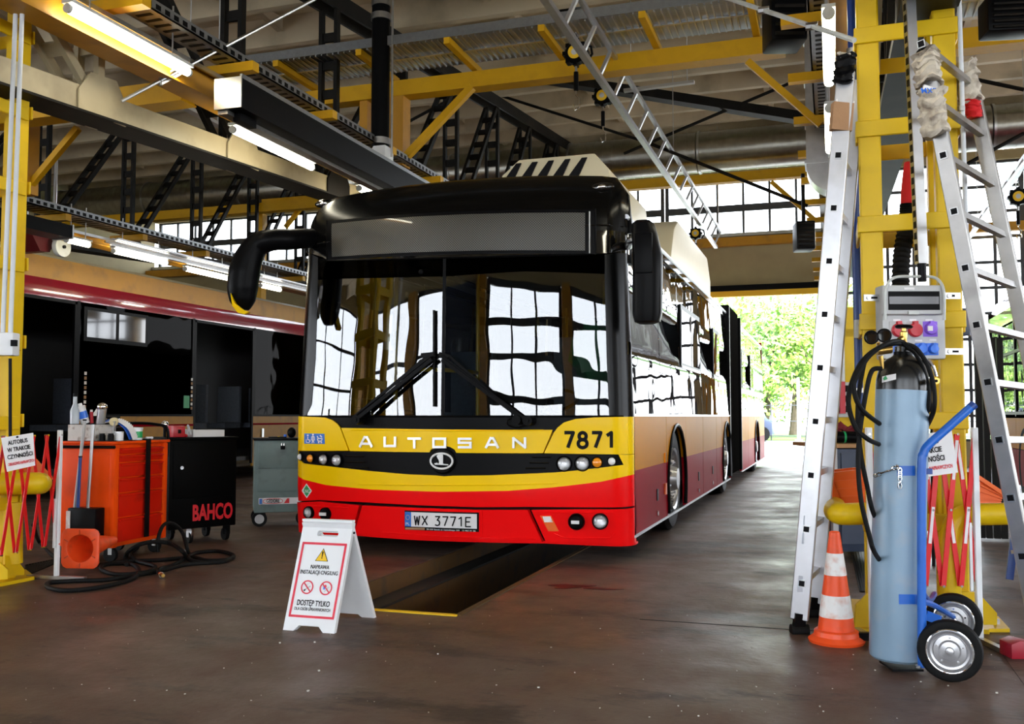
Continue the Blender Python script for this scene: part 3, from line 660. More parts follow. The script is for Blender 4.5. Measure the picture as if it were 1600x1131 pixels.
# red funnel and cream pulley above the maroon bus
ft = thing('exhaust_funnel', 'dark red exhaust suction funnel hanging above the maroon bus', 'funnel', atX(74, 395, -8.2))
a, b2, c2, d2 = atX(46, 357, -8.2), atX(90, 366, -8.2), atX(78, 394, -8.2), atX(63, 392, -8.2)
B().prism([a, b2, c2, d2], (-.35, 0, 0)).build('hood', mat('hood_red', (.10, .003, .005), .5), ft)
for q in (a, b2): B().cyl(q + V(-.05, 0, 0), q + V(-.05, 0, .9), .02, n=8).build('hanger_rod', GAL, ft)
c = atX(96, 386, -8.1); Mx = Matrix.Translation(c) @ Matrix.Rotation(math.pi / 2, 4, 'Y')
pt_ = thing('pulley_wheel', 'round cream pulley wheel beside the red funnel', 'pulley', c)
B().lathe([(0, -.03), (.11, -.03), (.115, 0), (.11, .03), (0, .03)], n=24, M=Mx).build('disc', GWH, pt_); B().cyl(c - V(.05, 0, 0), c + V(.05, 0, 0), .02, n=10).build('axle', SBLK, pt_)
# ================================================================ THE YELLOW AND RED ARTICULATED BUS
BX0, BX1, BY0, BY1 = -3.955, -1.318, 6.52, 20.2
BC = (BX0 + BX1) / 2; HW0 = (BX1 - BX0) / 2; ZT = 2.80; RC = .13; BULGE = .20
def hwid(z): return HW0 - .045 * max(0, min(1, (z - 1) / 1.35)) - (.10 * max(0, (z - 2.45) / .35) ** 2)
def FY(x, z):
    h = hwid(z); u = max(-1, min(1, (x - BC) / h)); y = BY0 - BULGE * (1 - u * u) + BULGE * .0
    d = abs(x - BC) - (h - RC)
    if d > 0: d = min(d, RC); y += RC - math.sqrt(max(0, RC * RC - d * d))
    if z > 1: y += .03 * (z - 1)
    t = z - 2.38
    if t > 0: t = min(t, .42); y += .42 - math.sqrt(max(0, .42 * .42 - t * t)) if t < .419 else .42
    if z < .45: y += (.45 - z) * .12
    return y
def FP(px, py):
    """(x, z) on the curved bus front seen at a pixel"""
    y = BY0 - .1
    for _ in range(12):
        p = atY(px, py, y); x = max(BC - hwid(p.z), min(BC + hwid(p.z), p.x)); y = y * .4 + .6 * FY(x, p.z)
    return (x, p.z)
def patch(pts, off=0.0, thick=.02, pix=True, fine=.05):
    xz = [FP(*p) if pix else p for p in pts]
    bm = bmesh.new(); vs = [bm.verts.new((x, 0, z)) for x, z in xz]; bm.faces.new(vs)
    xs = [p[0] for p in xz]; zs = [p[1] for p in xz]
    cuts = set(); x = BC - HW0
    while x < BC + HW0: cuts.add(round(x, 4)); x += fine * 1.6
    for k in range(1, 8):
        for s in (-1, 1): cuts.add(round(BC + s * (HW0 - RC * (1 - k / 8) - .04), 4)); cuts.add(round(BC + s * (HW0 - RC * (1 - k / 8)), 4))
    for x in sorted(cuts):
        if min(xs) < x < max(xs): bmesh.ops.bisect_plane(bm, geom=bm.verts[:] + bm.edges[:] + bm.faces[:], plane_co=(x, 0, 0), plane_no=(1, 0, 0))
    z = .1
    while z < 2.9:
        if min(zs) < z < max(zs): bmesh.ops.bisect_plane(bm, geom=bm.verts[:] + bm.edges[:] + bm.faces[:], plane_co=(0, 0, z), plane_no=(0, 0, 1))
        z += .06 if z > 2.3 else .12
    for v in bm.verts: v.co.y = FY(v.co.x, v.co.z) - off
    bm.normal_update()
    for f in bm.faces:
        if f.normal.y > 0: f.normal_flip()
    if thick:
        r = bmesh.ops.extrude_face_region(bm, geom=bm.faces[:])
        # pushed back copies keep the visible skin in front
        for v in [g for g in r['geom'] if isinstance(g, bmesh.types.BMVert)]: v.co.y += thick
        bmesh.ops.recalc_face_normals(bm, faces=bm.faces[:])
    return bm
def S(x, z, off=0): return V(x, FY(x, z) - off, z)
def Spx(px, py, off=0): x, z = FP(px, py); return S(x, z, off)
bus = thing('city_bus', 'yellow and red articulated bus with fleet number 7871 parked over the pit', 'bus', (BC, BY0, 0))
def bp(name, pts, m, off=0.0, thick=.02, **k): return finish(name, patch(pts, off, thick, **k), m, bus)
L_, R_ = 440, 1000          # beyond the silhouette: clamped to the edge
# --- lower red bumper (three pieces)
bumL = bp('bumper_corner', [(L_, 782), (500, 783), (564, 789), (552, 833), (500, 830), (L_, 827)], BRED, .03, .05)
bum = bp('bumper', [(569, 789), (654, 793), (743, 796), (826, 796), (849, 846), (743, 843.5), (654, 840.5), (556, 834)], BRED, .03, .05)
bumR = bp('bumper_corner', [(832, 796), (920, 795), (R_, 793), (R_, 848), (920, 847), (855, 846)], BRED, .03, .05)
bp('bumper_gap', [(L_, 770), (600, 780), (820, 784), (R_, 780), (R_, 825), (820, 835), (600, 825), (L_, 815)], SBLK, -.03, .02)
bp('bumper_lip', [(L_, 826), (556, 833), (654, 839.5), (743, 842.5), (852, 845), (R_, 847), (R_, 851), (852, 849), (743, 847), (654, 844), (556, 837), (L_, 829)], BRED, .0, .08)
# recessed crease lines on the corner pieces
for pts in ([(845, 800), (960, 800)], [(868, 833), (885, 840), (955, 840), (962, 832)], [(478, 789), (548, 793)], [(600, 831), (700, 838), (840, 841)]):
    B().tube([Spx(px, py, .031) for px, py in [(a[0] + (c[0] - a[0]) * t, a[1] + (c[1] - a[1]) * t) for a, c in zip(pts, pts[1:]) for t in (0, .25, .5, .75, 1)]], .005, 6).build('crease', BRED, bus)
# --- red and yellow panels
cur = [(L_, 738), (476, 749), (511, 757.5), (582, 764.5), (689, 768), (796, 766.5), (867, 761), (939, 752.5), (R_, 741)]
gapl = [(R_, 790), (828, 791.5), (743, 792), (654, 789), (565, 784), (500, 781), (L_, 780)]
bp('front_panel', cur + gapl, BRED, .012, .04)
grT = [(466, 704), (580, 706), (672, 707), (676, 702), (684, 698.5), (694, 697.5), (704, 699), (711, 703), (714, 708), (820, 709), (967, 710)]
grB = [(975, 726), (900, 735), (867, 738), (761, 742.5), (708, 743), (694, 744), (680, 742.5), (640, 741), (582, 736), (511, 728), (476, 724), (467, 715)]
bp('front_panel', [(L_, 704), (466, 704), (467, 715)] + grB[::-1][1:] + [(967, 710), (R_, 710)] + cur[::-1], BYEL, .012, .04)
bp('grille', grT + grB, SBLK, -.002, .05)
capL = [(L_, 650), (508, 652), (520, 656), (528, 662), (532.5, 668), (546, 704), (L_, 703)]
capR = [(866, 676), (872, 668), (882, 660), (900, 654.5), (930, 652), (R_, 651), (R_, 709), (851, 708)]
bp('front_panel', capL, BYEL, .014, .04)
bp('front_panel', capR, BYEL, .014, .04)
bp('front_panel', [(534.5, 668.5), (600, 669.5), (700, 671), (800, 671.5), (864, 671.5), (849, 708), (714, 707.5), (711, 702), (704, 698), (694, 696.5), (684, 697.5), (675, 701.5), (672, 706.5), (548, 704.5)], BYEL, .012, .04)
bp('cowl', [(505, 649), (R_ - 15, 649), (R_ - 15, 655), (880, 664), (866, 675), (600, 673), (533, 671), (520, 658)], SBLK, .0, .05)
B().tube([Spx(x, 673 - abs(x - 700) * .008, .014) for x in range(550, 856, 12)], .004, 6).build('crease', BYEL, bus)
B().tube([Spx(x, 758 - ((x - 700) / 260) ** 2 * 6 - 6 + 6, .013) for x in range(560, 880, 12)], .004, 6).build('crease', BYEL, bus)
# grille louvres
for i, (a, c) in enumerate((((832, 714), (862, 714)), ((828, 722.5), (858, 723)), ((822, 731.5), (853, 731)), ((540, 712), (570, 713)), ((540, 721), (572, 722)), ((540, 729), (576, 731)))):
    B().tube([Spx(*a, .012), Spx((a[0] + c[0]) / 2, (a[1] + c[1]) / 2, .014), Spx(*c, .012)], .006, 6).build('louvre', BLK, bus)
# --- head panel, sign, roof cap
bp('windshield_frame', [(L_, 399), (505, 402), (513, 407), (700, 403), (930, 396), (945, 396), (R_, 396), (R_, 318), (930, 316), (800, 316), (700, 321), (515, 331), (L_, 335)], BLK, .004, .05)
b2 = [(x, 2.40 + .0) for x in (BC - HW0, BC + HW0)]
cap = patch([(BC - HW0, 2.30), (BC + HW0, 2.30), (BC + HW0 - .05, 2.6), (BC + HW0 - .14, 2.735), (BC + .6, 2.765), (BC, 2.775), (BC - .6, 2.765), (BC - HW0 + .14, 2.735), (BC - HW0 + .05, 2.6)], .006, .05, pix=False)
finish('roof_cap', cap, CAPB, bus)
B().tube([S(x, 2.335, .008) for x in [BC - HW0 + .06 + k * (2 * HW0 - .12) / 30 for k in range(31)]], .007, 6).build('roof_cap_seam', BLK, bus)
bp('sign_frame', [(513, 346), (930, 328), (930, 397), (513, 407)], SBLK, .012, .02)
bp('sign_display', [(520, 350), (915, 333), (915, 392), (520, 402)], LED, .016, .008)
B().tube([Spx(922, 331, .016), Spx(922, 396, .016)], .005, 6).build('sign_edge', LGR, bus)
for a, c in (((512, 345), (512, 408)), ((931, 327), (931, 398))): B().tube([Spx(*a, .013), Spx(*c, .013)], .006, 6).build('sign_edge', SBLK, bus)
B().tube([Spx(x, 407.5 - (x - 513) * .0 - ((x - 513) / 417) * 10 + 0, .012) for x in range(513, 931, 14)], .006, 6).build('sign_lip', SBLK, bus)
# marker lamps on the roof corners
for px, py in ((507, 318), (942, 293)):
    c = Spx(px, py, .01); mk = B().sph(c, .05, (1.8, .5, .7), 12).build('marker_lamp', BLK, bus)
    B().sph(c - V(0, .02, 0), .025, (1.3, .6, .7), 10).build('marker_lens', CHR, mk)
# --- windshield: two panes, black border
wl = [(L_, 398), (500, 404), (600, 407), (693.5, 406), (690, 650), (600, 650), (L_, 650)]
wr = [(697, 406), (800, 402), (930, 399), (R_, 398), (R_, 651), (820, 651), (693.5, 650.5)]
bp('windshield', wl, WSH, .0, 0); bp('windshield', wr, WSH, .0, 0)
bp('windshield_border', [(L_, 398), (497, 402), (497, 436), (493, 560), (487, 632), (478, 650), (L_, 650)], CAPB, .003, .006)
bp('windshield_border', [(R_, 396), (945, 398), (945, 436), (948, 560), (952, 650), (R_, 651)], CAPB, .003, .006)
bp('windshield_border', [(497, 402), (600, 406), (693, 405), (820, 401), (945, 397), (945, 428), (820, 424), (696, 432), (600, 434), (497, 437)], OGL, .003, 0)
bp('windshield_seal', [(692.6, 404), (697.4, 404), (694, 651), (689.4, 651)], SBLK, .006, .01)
B().tube([Spx(x, 650.4, .004) for x in range(470, 986, 12)], .008, 6).build('windshield_seal', SBLK, bus)
# --- round lamps in the grille and bumper
def lampr(px, py, r, m, nm='headlamp', off=.02):
    x, z = FP(px, py); c = S(x, z, off); e = .01
    n = V(-(FY(x + e, z) - FY(x - e, z)) / (2 * e) * -1, -1, 0); n = V((FY(x + e, z) - FY(x - e, z)) / (2 * e), -1, 0).normalized()
    M = Matrix.Translation(c) @ frame_of(n).to_4x4(); k = 6.62 / 1500
    a = r * k * 1.05
    h = B().lathe([(0, -.04), (a * 1.22, -.04), (a * 1.22, -.004), (a * 1.12, .008), (a * 1.02, .004)], n=24, M=M).build(nm, SBLK, bus)
    B().lathe([(0, -.01), (a * .4, -.012), (a, .002)], n=24, M=M).build('reflector', RFL, h)
    B().lathe([(a, .002), (a * .86, .014), (a * .5, .022), (0, .025)], n=24, M=M).build('lens', m, h)
    if m is LNS: B().lathe([(a * .35, .024), (a * .34, .03), (0, .034)], n=14, M=M).build('bulb_cover', CHR, h)
    return h
LN2 = glassy('clear_lens', (.9, .9, .9), .12)
for px, py, r, m in ((470.8, 713.5, 5.3, WHT), (486, 716, 6.4, AMB), (506, 717.5, 8.5, LN2), (527, 718.5, 9, LN2), (882, 724.5, 10, LN2), (910.5, 724, 10, LN2), (933.5, 722.5, 7.2, AMB), (956.3, 720.5, 5.6, WHT)):
    lampr(px, py, r, m, 'headlamp', .012)
for px, py, r, m in ((486.5, 799.5, 8.2, LN2), (512.5, 801.5, 8.4, SBLK), (903.5, 814, 10.2, SBLK), (940.5, 813.5, 10, LN2)):
    h = lampr(px, py, r, m, 'fog_lamp', .052)
    if m is SBLK:
        x, z = FP(px, py); B().box(S(x, z, .082), (.055, .01, .022)).build('led_strip', WHT, h)
bp('corner_reflector', [(846, 805), (863, 805), (875, 829), (859, 829)], BINO, .034, .006)
bp('corner_reflector', [(850, 806), (862, 806), (866, 815), (853, 815)], REF, .037, .004)
# --- lettering
def front_text(s, px, py, hgt, wpx, name, m, off, ext=.004, bold=0, sz=None):
    bm = text_bm(s, 1, bold, ext); xs = [v.co.x for v in bm.verts]; ys_ = [v.co.y for v in bm.verts]
    x0, z0 = FP(px - wpx / 2, py); x1, z1 = FP(px + wpx / 2, py); xa, za = FP(px, py + hgt / 2); xb, zb_ = FP(px, py - hgt / 2)
    for v in bm.verts:
        u = (v.co.x - min(xs)) / (max(xs) - min(xs)); t = (v.co.y - min(ys_)) / (max(ys_) - min(ys_)); x = x0 + (x1 - x0) * u; z = za + (zb_ - za) * t
        v.co = S(x, z, off + v.co.z)
    return finish(name, bm, m, bus, smooth=False)
GLY = {'7': [[(0, 1), (1, 1), (.38, 0)]], '1': [[(.12, .80), (.62, 1), (.62, 0)]], 'W': [[(0, 1), (.25, 0), (.5, .85), (.75, 0), (1, 1)]], 'X': [[(0, 1), (1, 0)], [(0, 0), (1, 1)]],
       '3': [[(.08, 1), (.95, 1), (.48, .6), (.8, .52), (.95, .3), (.82, .08), (.45, 0), (.05, .1)]], 'E': [[(1, 1), (0, 1), (0, 0), (1, 0)], [(0, .52), (.8, .52)]],
       '8': [[(.5 + .40 * math.cos(t), .76 + .24 * math.sin(t)) for t in [k * math.pi / 8 for k in range(17)]], [(.5 + .5 * math.cos(t), .27 + .27 * math.sin(t)) for t in [k * math.pi / 8 for k in range(17)]]]}
def stroke_text(s, px, py, w_, h_, gap, sw, name, m, off, slope=0):
    for i, ch in enumerate(s):
        if ch not in GLY: px += w_ * .75; continue
        b = B(); k = 6.5 / 1500
        for pl in GLY[ch]:
            q = [Spx(px + sw / 2 + x * (w_ - sw), py + h_ - sw / 2 - z * (h_ - sw) + slope * i * .25, off) for x, z in pl]
            for j, (a, c) in enumerate(zip(q, q[1:])): b.bar(a, c, sw * k, .0012, (0, 1, 0))
            for j, a in enumerate(q):
                if 0 < j < len(q) - 1 or ch == '8': b.cyl(a + V(0, .0006, 0), a - V(0, .0006, 0), sw * k * .5, n=10)
        b.build(name, m, bus, smooth=False); px += w_ + gap
for i, (ch, px, py) in enumerate(zip('AUTOSAN', (574, 611.5, 649.5, 688.5, 728, 770.5, 813), (690, 690.5, 691, 691.2, 691.5, 691.5, 691.5))):
    if ch == 'A': st = [[(-9, 7), (-2, -7), (2, -7), (9, 7)], [(-5, 3), (5, 3)]]
    elif ch == 'U': st = [[(-8, -7), (-8, 6), (8, 6), (8, -7)]]
    elif ch == 'T': st = [[(-9, -6), (9, -6)], [(0, -6), (0, 8)]]
    elif ch == 'O': st = [[(-9, -6), (9, -6), (9, 7), (-9, 7), (-9, -6)]]
    elif ch == 'S': st = [[(9, -6), (-9, -6), (-9, 0), (9, 0), (9, 7), (-9, 7)]]
    else: st = [[(-9, 7), (-9, -7), (9, 7), (9, -7)]]
    b = B()
    for pl in st:
        q = [Spx(px + a, py + c, .022) for a, c in pl]
        for a, c in zip(q, q[1:]):
            d = (c - a).normalized() * .007; b.bar(a - d, c + d, .017, .012, (0, 1, 0))
    b.build('chrome_letter', SIL, bus)
stroke_text('7871', 880, 673, 19.5, 29, 2.0, 5.6, 'fleet_number', INKK, .0165)
bp('pictogram_plate', [(477, 677), (508.5, 677.5), (509, 693.5), (477, 693)], SIGB, .0155, .002)
b = B()
def fc(px, py, r, off=.019): p = Spx(px, py, off); b.lathe([(0, .001), (r * .0045, .001), (r * .0045, -.001), (0, -.001)], n=12, M=Matrix.Translation(p) @ Matrix.Rotation(math.pi / 2, 4, 'X'))
def fl(*pp, wd=.006):
    q = [Spx(*p, .019) for p in pp]
    for a, c in zip(q, q[1:]): b.bar(a, c, wd, .002, (0, 1, 0))
fc(483, 680, 1.5); fl((483, 682), (483, 687), (486, 687), (486.5, 690)); fl((480.5, 686), (480.5, 691), (485, 691.5), (486, 688), wd=.004)
fc(491, 679, 1.7); fl((491, 681), (491, 686), (489.6, 692)); fl((491, 686), (492.6, 692)); fl((488.6, 688), (489, 682), (493, 682), (493.6, 688), wd=.005)
fl((497.5, 681), (499.5, 685), (505.5, 685), (504, 689), (499, 689), (498, 685), wd=.007); fl((502, 680), (505, 683), wd=.009); fc(500, 691, 1.5); fc(504, 691, 1.5)
b.build('pictogram', PAP, bus)
bp('fuel_diamond', [(480.5, 755), (489, 766.5), (481, 778), (473, 766.5)], PAP, .0155, .001)
bp('fuel_diamond', [(480.6, 757.5), (487, 766.5), (481, 775.5), (475, 766.5)], SIGG, .017, .001)
front_text('LNG', 481, 767, 5.4, 9.5, 'fuel_lettering', PAP, .019, .0008)
# emblem
ec = Spx(692.5, 720, 0); es_ = 6.42 / 1500
B().lathe([(0, 0), (21.5 * es_, 0), (21.5 * es_, .02), (19 * es_, .028), (0, .03)], n=36, M=Matrix.Translation(ec + V(0, .004, 0)) @ Matrix.Rotation(math.pi / 2, 4, 'X')).build('emblem_base', SBLK, bus)
def E(dx, dy): return ec + V(dx * es_, -.032, -dy * es_)
b = B(); ring = [E(19.5 * math.cos(t), 12.6 * math.sin(t)) for t in [k * 2 * math.pi / 40 for k in range(40)]]; b.tube(ring, .0075, 8, closed=True)
b.prism([E(-5, -11), (E(3, -11)), E(3, 3), E(5, 6), E(-4, 6), E(-3.5, 0), E(-8, -8)], (0, -.008, 0))
b.bar(E(-12, 4.5), E(12, 6), .008, .008, (0, 1, 0)); b.prism([E(-12, 4), E(-7, 2.5), E(-6, 6), E(-11, 6)], (0, -.008, 0))
b.build('emblem', WHT, bus)
# number plate
pl = [(635.5, 796.5), (751, 800), (751, 830), (636, 826.5)]
bp('plate_recess', [(630, 794), (756, 797.5), (756, 833), (630, 829.5)], BRED, .034, .004)
bp('plate_holder', pl, INKK, .038, .012)
plate = bp('number_plate', [(637.5, 798.5), (749, 802), (749, 824.8), (637.5, 821)], PAP, .052, .003)
bp('plate_band', [(637.5, 798.5), (647, 798.9), (647, 821.4), (637.5, 821)], SIGB, .0535, .003)
stroke_text('WX 3771E', 651.5, 803.4, 10.2, 16.2, 1.8, 2.1, 'plate_lettering', INKK, .0565, 1.6)
front_text('PL', 642.3, 817, 4, 6, 'plate_lettering', PAP, .0575, .0006)
b = B(); [b.sph(Spx(642.3 + 2.8 * math.cos(t), 807 + 3.4 * math.sin(t), .057), .0022, n=6) for t in [k * math.pi / 6 for k in range(12)]]; b.build('star_ring', SIGY, bus)
front_text('38-500 Sanok ul. Lipinskiego 109   13 465 01 26', 709, 827.2, 2.8, 76, 'plate_lettering', PAP, .0525, .0005)
bp('plate_sticker', [(638, 822.6), (668, 823.4), (668, 826.6), (638, 825.8)], CAR, .0515, .001)
# --- wipers
def wiper(blade0, blade1, arm0, arm1, piv):
    wp = B().bar(Spx(*blade0, .07), Spx(*blade1, .06), .018, .022, (0, 1, 0)).build('wiper', SBLK, bus)
    B().bar(Spx(blade0[0], blade0[1] + 3, .03), Spx(blade1[0] + 0, blade1[1] + 3, .025), .008, .03, (0, 1, 0)).build('wiper_blade', RUB, wp)
    B().bar(Spx(*arm0, .10), Spx(*arm1, .07), .026, .02, (0, 1, 0)).build('wiper_arm', SBLK, wp)
    B().bar(Spx(arm0[0] - 2, arm0[1] - 7, .09), Spx(arm1[0] - 2, arm1[1] - 5, .07), .012, .014, (0, 1, 0)).build('wiper_arm', SBLK, wp)
    B().cyl(Spx(*piv, -.02), Spx(*piv, .11), .034, n=16).build('pivot', SBLK, wp); B().cyl(Spx(*piv, .11), Spx(*piv, .118), .014, n=12).build('pivot_nut', SBLK, wp)
    return wp
w1 = wiper((560, 652), (676, 555), (563, 658), (681, 562), (566, 656))
w2 = wiper((707, 556), (818, 655), (699, 563), (828, 659), (831, 657))
B().cyl(Spx(814, 656, -.01), Spx(814, 656, .11), .032, n=16).build('pivot', SBLK, w2)
B().bar(Spx(664, 556, .06), Spx(684, 554, .06), .03, .03, (0, 1, 0)).build('blade_clip', SBLK, w1); B().bar(Spx(692, 554, .06), Spx(706, 558, .06), .03, .03, (0, 1, 0)).build('blade_clip', SBLK, w2)
B().tube(spline([Spx(828, 662, .06), Spx(812, 668, .05), Spx(798, 664, .05), Spx(797, 656, .05), Spx(806, 653, .05)]), .006, 6).build('washer_hose', SBLK, w2)
B().tube(spline([Spx(660, 562, .03), Spx(648, 578, .03), Spx(652, 590, .05)]), .004, 6).build('washer_hose', SBLK, w1)
B().bar(Spx(680, 485, .02), Spx(680, 635, .02), .014, .014, (0, 1, 0)).build('centre_blade', RUB, bus)
# --- mirrors
md = 7.1; mp_ = spline([D(486, 372, 7.42), D(455, 374, 7.2), D(425, 375, md), D(402, 383, md), D(389, 402, md), D(382, 425, md), D(379, 450, md), D(379, 470, md), D(379, 484, md)], 6)
N_ = len(mp_); rk = [16, 16.5, 17, 19, 22, 24.5, 24, 20, 10]; b = B(); b.tube(mp_, [(rk[min(8, int(i / 6))] + (rk[min(8, int(i / 6) + 1)] - rk[min(8, int(i / 6))]) * (i % 6) / 6) * md / 1500 for i in range(N_)], 20)
a1 = b.build('mirror_housing', SBLK, bus)
B().prism([D(360, 458, 6.99), D(367, 474, 6.97), D(380, 484, 6.97), D(389, 487, 6.98), D(381, 491, 6.98), D(371, 488, 6.97), D(363, 478, 6.98)], HF * .05).build('mirror_marker', BYEL, a1)
B().prism([D(388, 405, 7.21), D(400, 425, 7.21), D(392, 478, 7.21), D(374, 478, 7.21), D(370, 420, 7.21)], HF * .03).build('mirror_glass', CHR, a1)
def shell(cx, cy, prof, nm, m, parent, dep=.17):    # prof: (z, halfwidth, xshift, depth)
    b = B(); rings = []
    for z, hw_, sh, dp in prof:
        rings.append([b.bm.verts.new((cx + sh + hw_ * math.copysign(abs(math.cos(t)) ** .7, math.cos(t)), cy + dp * math.copysign(abs(math.sin(t)) ** .8, math.sin(t)), z)) for t in [k * 2 * math.pi / 20 for k in range(20)]])
    for r1, r2 in zip(rings, rings[1:]):
        for k in range(20): b.bm.faces.new((r1[k], r1[(k + 1) % 20], r2[(k + 1) % 20], r2[k]))
    b.bm.faces.new(rings[0][::-1]); b.bm.faces.new(rings[-1]); bmesh.ops.recalc_face_normals(b.bm, faces=b.bm.faces[:]); return b.build(nm, m, parent)
m2c = D(1010, 430, 6.45); qz = lambda y: D(1010, y, 6.45).z
mr = shell(m2c.x, m2c.y, [(qz(506), .05, .0, .05), (qz(503), .085, .005, .09), (qz(490), .098, .005, .1), (qz(420), .1, .01, .1), (qz(400), .1, .01, .1), (qz(365), .085, -.01, .09), (qz(350), .075, -.02, .08), (qz(345), .05, -.02, .05)], 'mirror_housing', SBLK, bus)
B().tube(spline([V(BX1 - .03, BY0 + .14, qz(372)), m2c + V(-.1, .02, 0) + V(0, 0, qz(372) - m2c.z), m2c + V(0, .02, 0) + V(0, 0, qz(372) - m2c.z)]), .03, 10).build('mirror_arm', GAL, mr)
B().box((m2c.x, m2c.y - .1, (qz(368) + qz(430)) / 2), (.12, .02, abs(qz(368) - qz(430)))).build('mirror_cover', SBLK, mr, bevel=.008)
# --- sides
ZG = 2.42
def side(X, s, nm, y0, y1, z0, z1, m, th=.03, tz=0):
    b = B(); n = max(1, int((z1 - z0) / .3))
    def xz(z): return X - s * (.045 * max(0, min(1, (z - 1) / 1.35)))
    for k in range(n):
        a, c = z0 + (z1 - z0) * k / n, z0 + (z1 - z0) * (k + 1) / n
        b.prism([(xz(a), y0, a), (xz(c), y0, c), (xz(c) - s * th, y0, c), (xz(a) - s * th, y0, a)], (0, y1 - y0, 0))
    bmesh.ops.remove_doubles(b.bm, verts=b.bm.verts, dist=1e-5); return b.build(nm, m, bus)
def yr(px): return atX(px, 650, BX1).y
WH = [(yr(1057), .47), (yr(1135), .47), (yr(1182), .47)]
Yr = [BY0 + RC, yr(1034), yr(1065), yr(1098), yr(1119), yr(1140)]; Yb = (yr(1142), yr(1157)); Yq = [yr(1158), yr(1169), yr(1178), BY1]
for X, s in ((BX1, 1), (BX0, -1)):
    for seg in (Yr, Yq):
        for a, c in zip(seg, seg[1:]):
            side(X, s, 'side_window', a + .012, c - .012, 1.02, 2.34, SGL if s > 0 else BLK, .012)
        for a, c in zip(seg, seg[1:]):
            for wy, wr_ in WH:
                pass
        ya, yc = seg[0], seg[-1]
        # lower panels cut by wheel arches
        ws = [wy for wy, _ in WH if ya < wy < yc]; edges = [ya]
        for wy in ws: edges += [wy - .56, wy + .56]
        edges.append(yc)
        for i in range(0, len(edges), 2):
            if edges[i + 1] - edges[i] > .05:
                cuts = [edges[i]] + [y for y in seg if edges[i] + .25 < y < edges[i + 1] - .25] + [edges[i + 1]]
                for a, c in zip(cuts, cuts[1:]):
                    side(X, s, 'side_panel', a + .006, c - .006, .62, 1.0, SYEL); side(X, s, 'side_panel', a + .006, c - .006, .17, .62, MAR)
        for wy in ws:
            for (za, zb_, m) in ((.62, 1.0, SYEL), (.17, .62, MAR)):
                for sg in (-1, 1):
                    b = B(); N = 10; arc = []
                    for k in range(N + 1):
                        z = za + (zb_ - za) * k / N; dz = z - .40; r = .52
                        hw_ = math.sqrt(max(0, r * r - dz * dz)) if dz < r else 0
                        if z < .40: hw_ = r
                        arc.append((wy + sg * hw_, z))
                    poly = [(X, y, z) for y, z in arc] + [(X, wy + sg * .554, zb_), (X, wy + sg * .554, za)]
                    for k in range(N):
                        q = [(X, arc[k][0], arc[k][1]), (X, arc[k + 1][0], arc[k + 1][1]), (X, wy + sg * .554, arc[k + 1][1]), (X, wy + sg * .554, arc[k][1])]
                        if abs(arc[k][0] - wy) < .55: b.prism(q, (-s * .03, 0, 0))
                    b.build('side_panel', m, bus)
            N = 16; b = B(); b.tube([(X + s * .004, wy + .525 * math.cos(t), .40 + .525 * math.sin(t)) for t in [math.pi * (-.13 + 1.26 * k / N) for k in range(N + 1)]], .016, 6); b.build('arch_trim', SBLK, bus)
            b = B(); 
            for k in range(N):
                t0, t1 = math.pi * k / N, math.pi * (k + 1) / N
                b.quad((X - s * .03, wy + .52 * math.cos(t0), .4 + .52 * math.sin(t0)), (X - s * .03, wy + .52 * math.cos(t1), .4 + .52 * math.sin(t1)), (X - s * .6, wy + .52 * math.cos(t1), .4 + .52 * math.sin(t1)), (X - s * .6, wy + .52 * math.cos(t0), .4 + .52 * math.sin(t0)))
            b.build('wheel_well', RUB, bus)
        B().mm((X - s * .005, ya, 1.0), (X + s * .006, yc, 1.018)).build('belt_strip', GAL if s > 0 else SBLK, bus)
        B().mm((X - s * .02, ya, .155), (X + s * .004, yc, .175)).build('sill_trim', GAL, bus)
        B().mm((X - s * .06, ya, 2.34), (X - s * .035, yc, 2.40)).build('roof_rail', BLK, bus)
        B().cyl((X - s * .045, ya, 2.41), (X - s * .045, yc, 2.41), .022, n=10).build('gutter', ALU, bus)
    # small framed vents in the windows
for px0, px1 in ((1067, 1096), (1117, 1126), (1161, 1166), (1174, 1179)):
    a, c = yr(px0), yr(px1); x = BX1 - .03
    wv = B().mm((x, a, 1.46), (x + .02, c, 2.05)).build('vent_window', SBLK, bus)
    for k in range(2): B().mm((x + .015, a + .03 + k * (c - a) / 2, 1.5), (x + .024, a + (c - a) / 2 - .03 + k * (c - a) / 2, 2.0)).build('vent_pane', SGL, wv)
    B().mm((x + .01, a, 1.45), (x + .03, c, 1.475)).build('vent_sill', ALU, wv)
for (y, z) in ((yr(1025), .34), (yr(1090), .34), (yr(1112), .34)):
    B().mm((BX1 - .005, y, z), (BX1 + .006, y + .06, z + .09)).build('flap_latch', SBLK, bus); B().cyl((BX1, y + .03, z - .1), (BX1 + .008, y + .03, z - .1), .02, n=12).build('flap_latch', GAL, bus)
B().mm((BX1 - .01, yr(1037), .62), (BX1 + .012, yr(1037) + .07, .70)).build('side_lamp', AMB, bus); B().mm((BX1 - .01, yr(1037), .36), (BX1 + .012, yr(1037) + .07, .45)).build('side_lamp', BINO, bus)
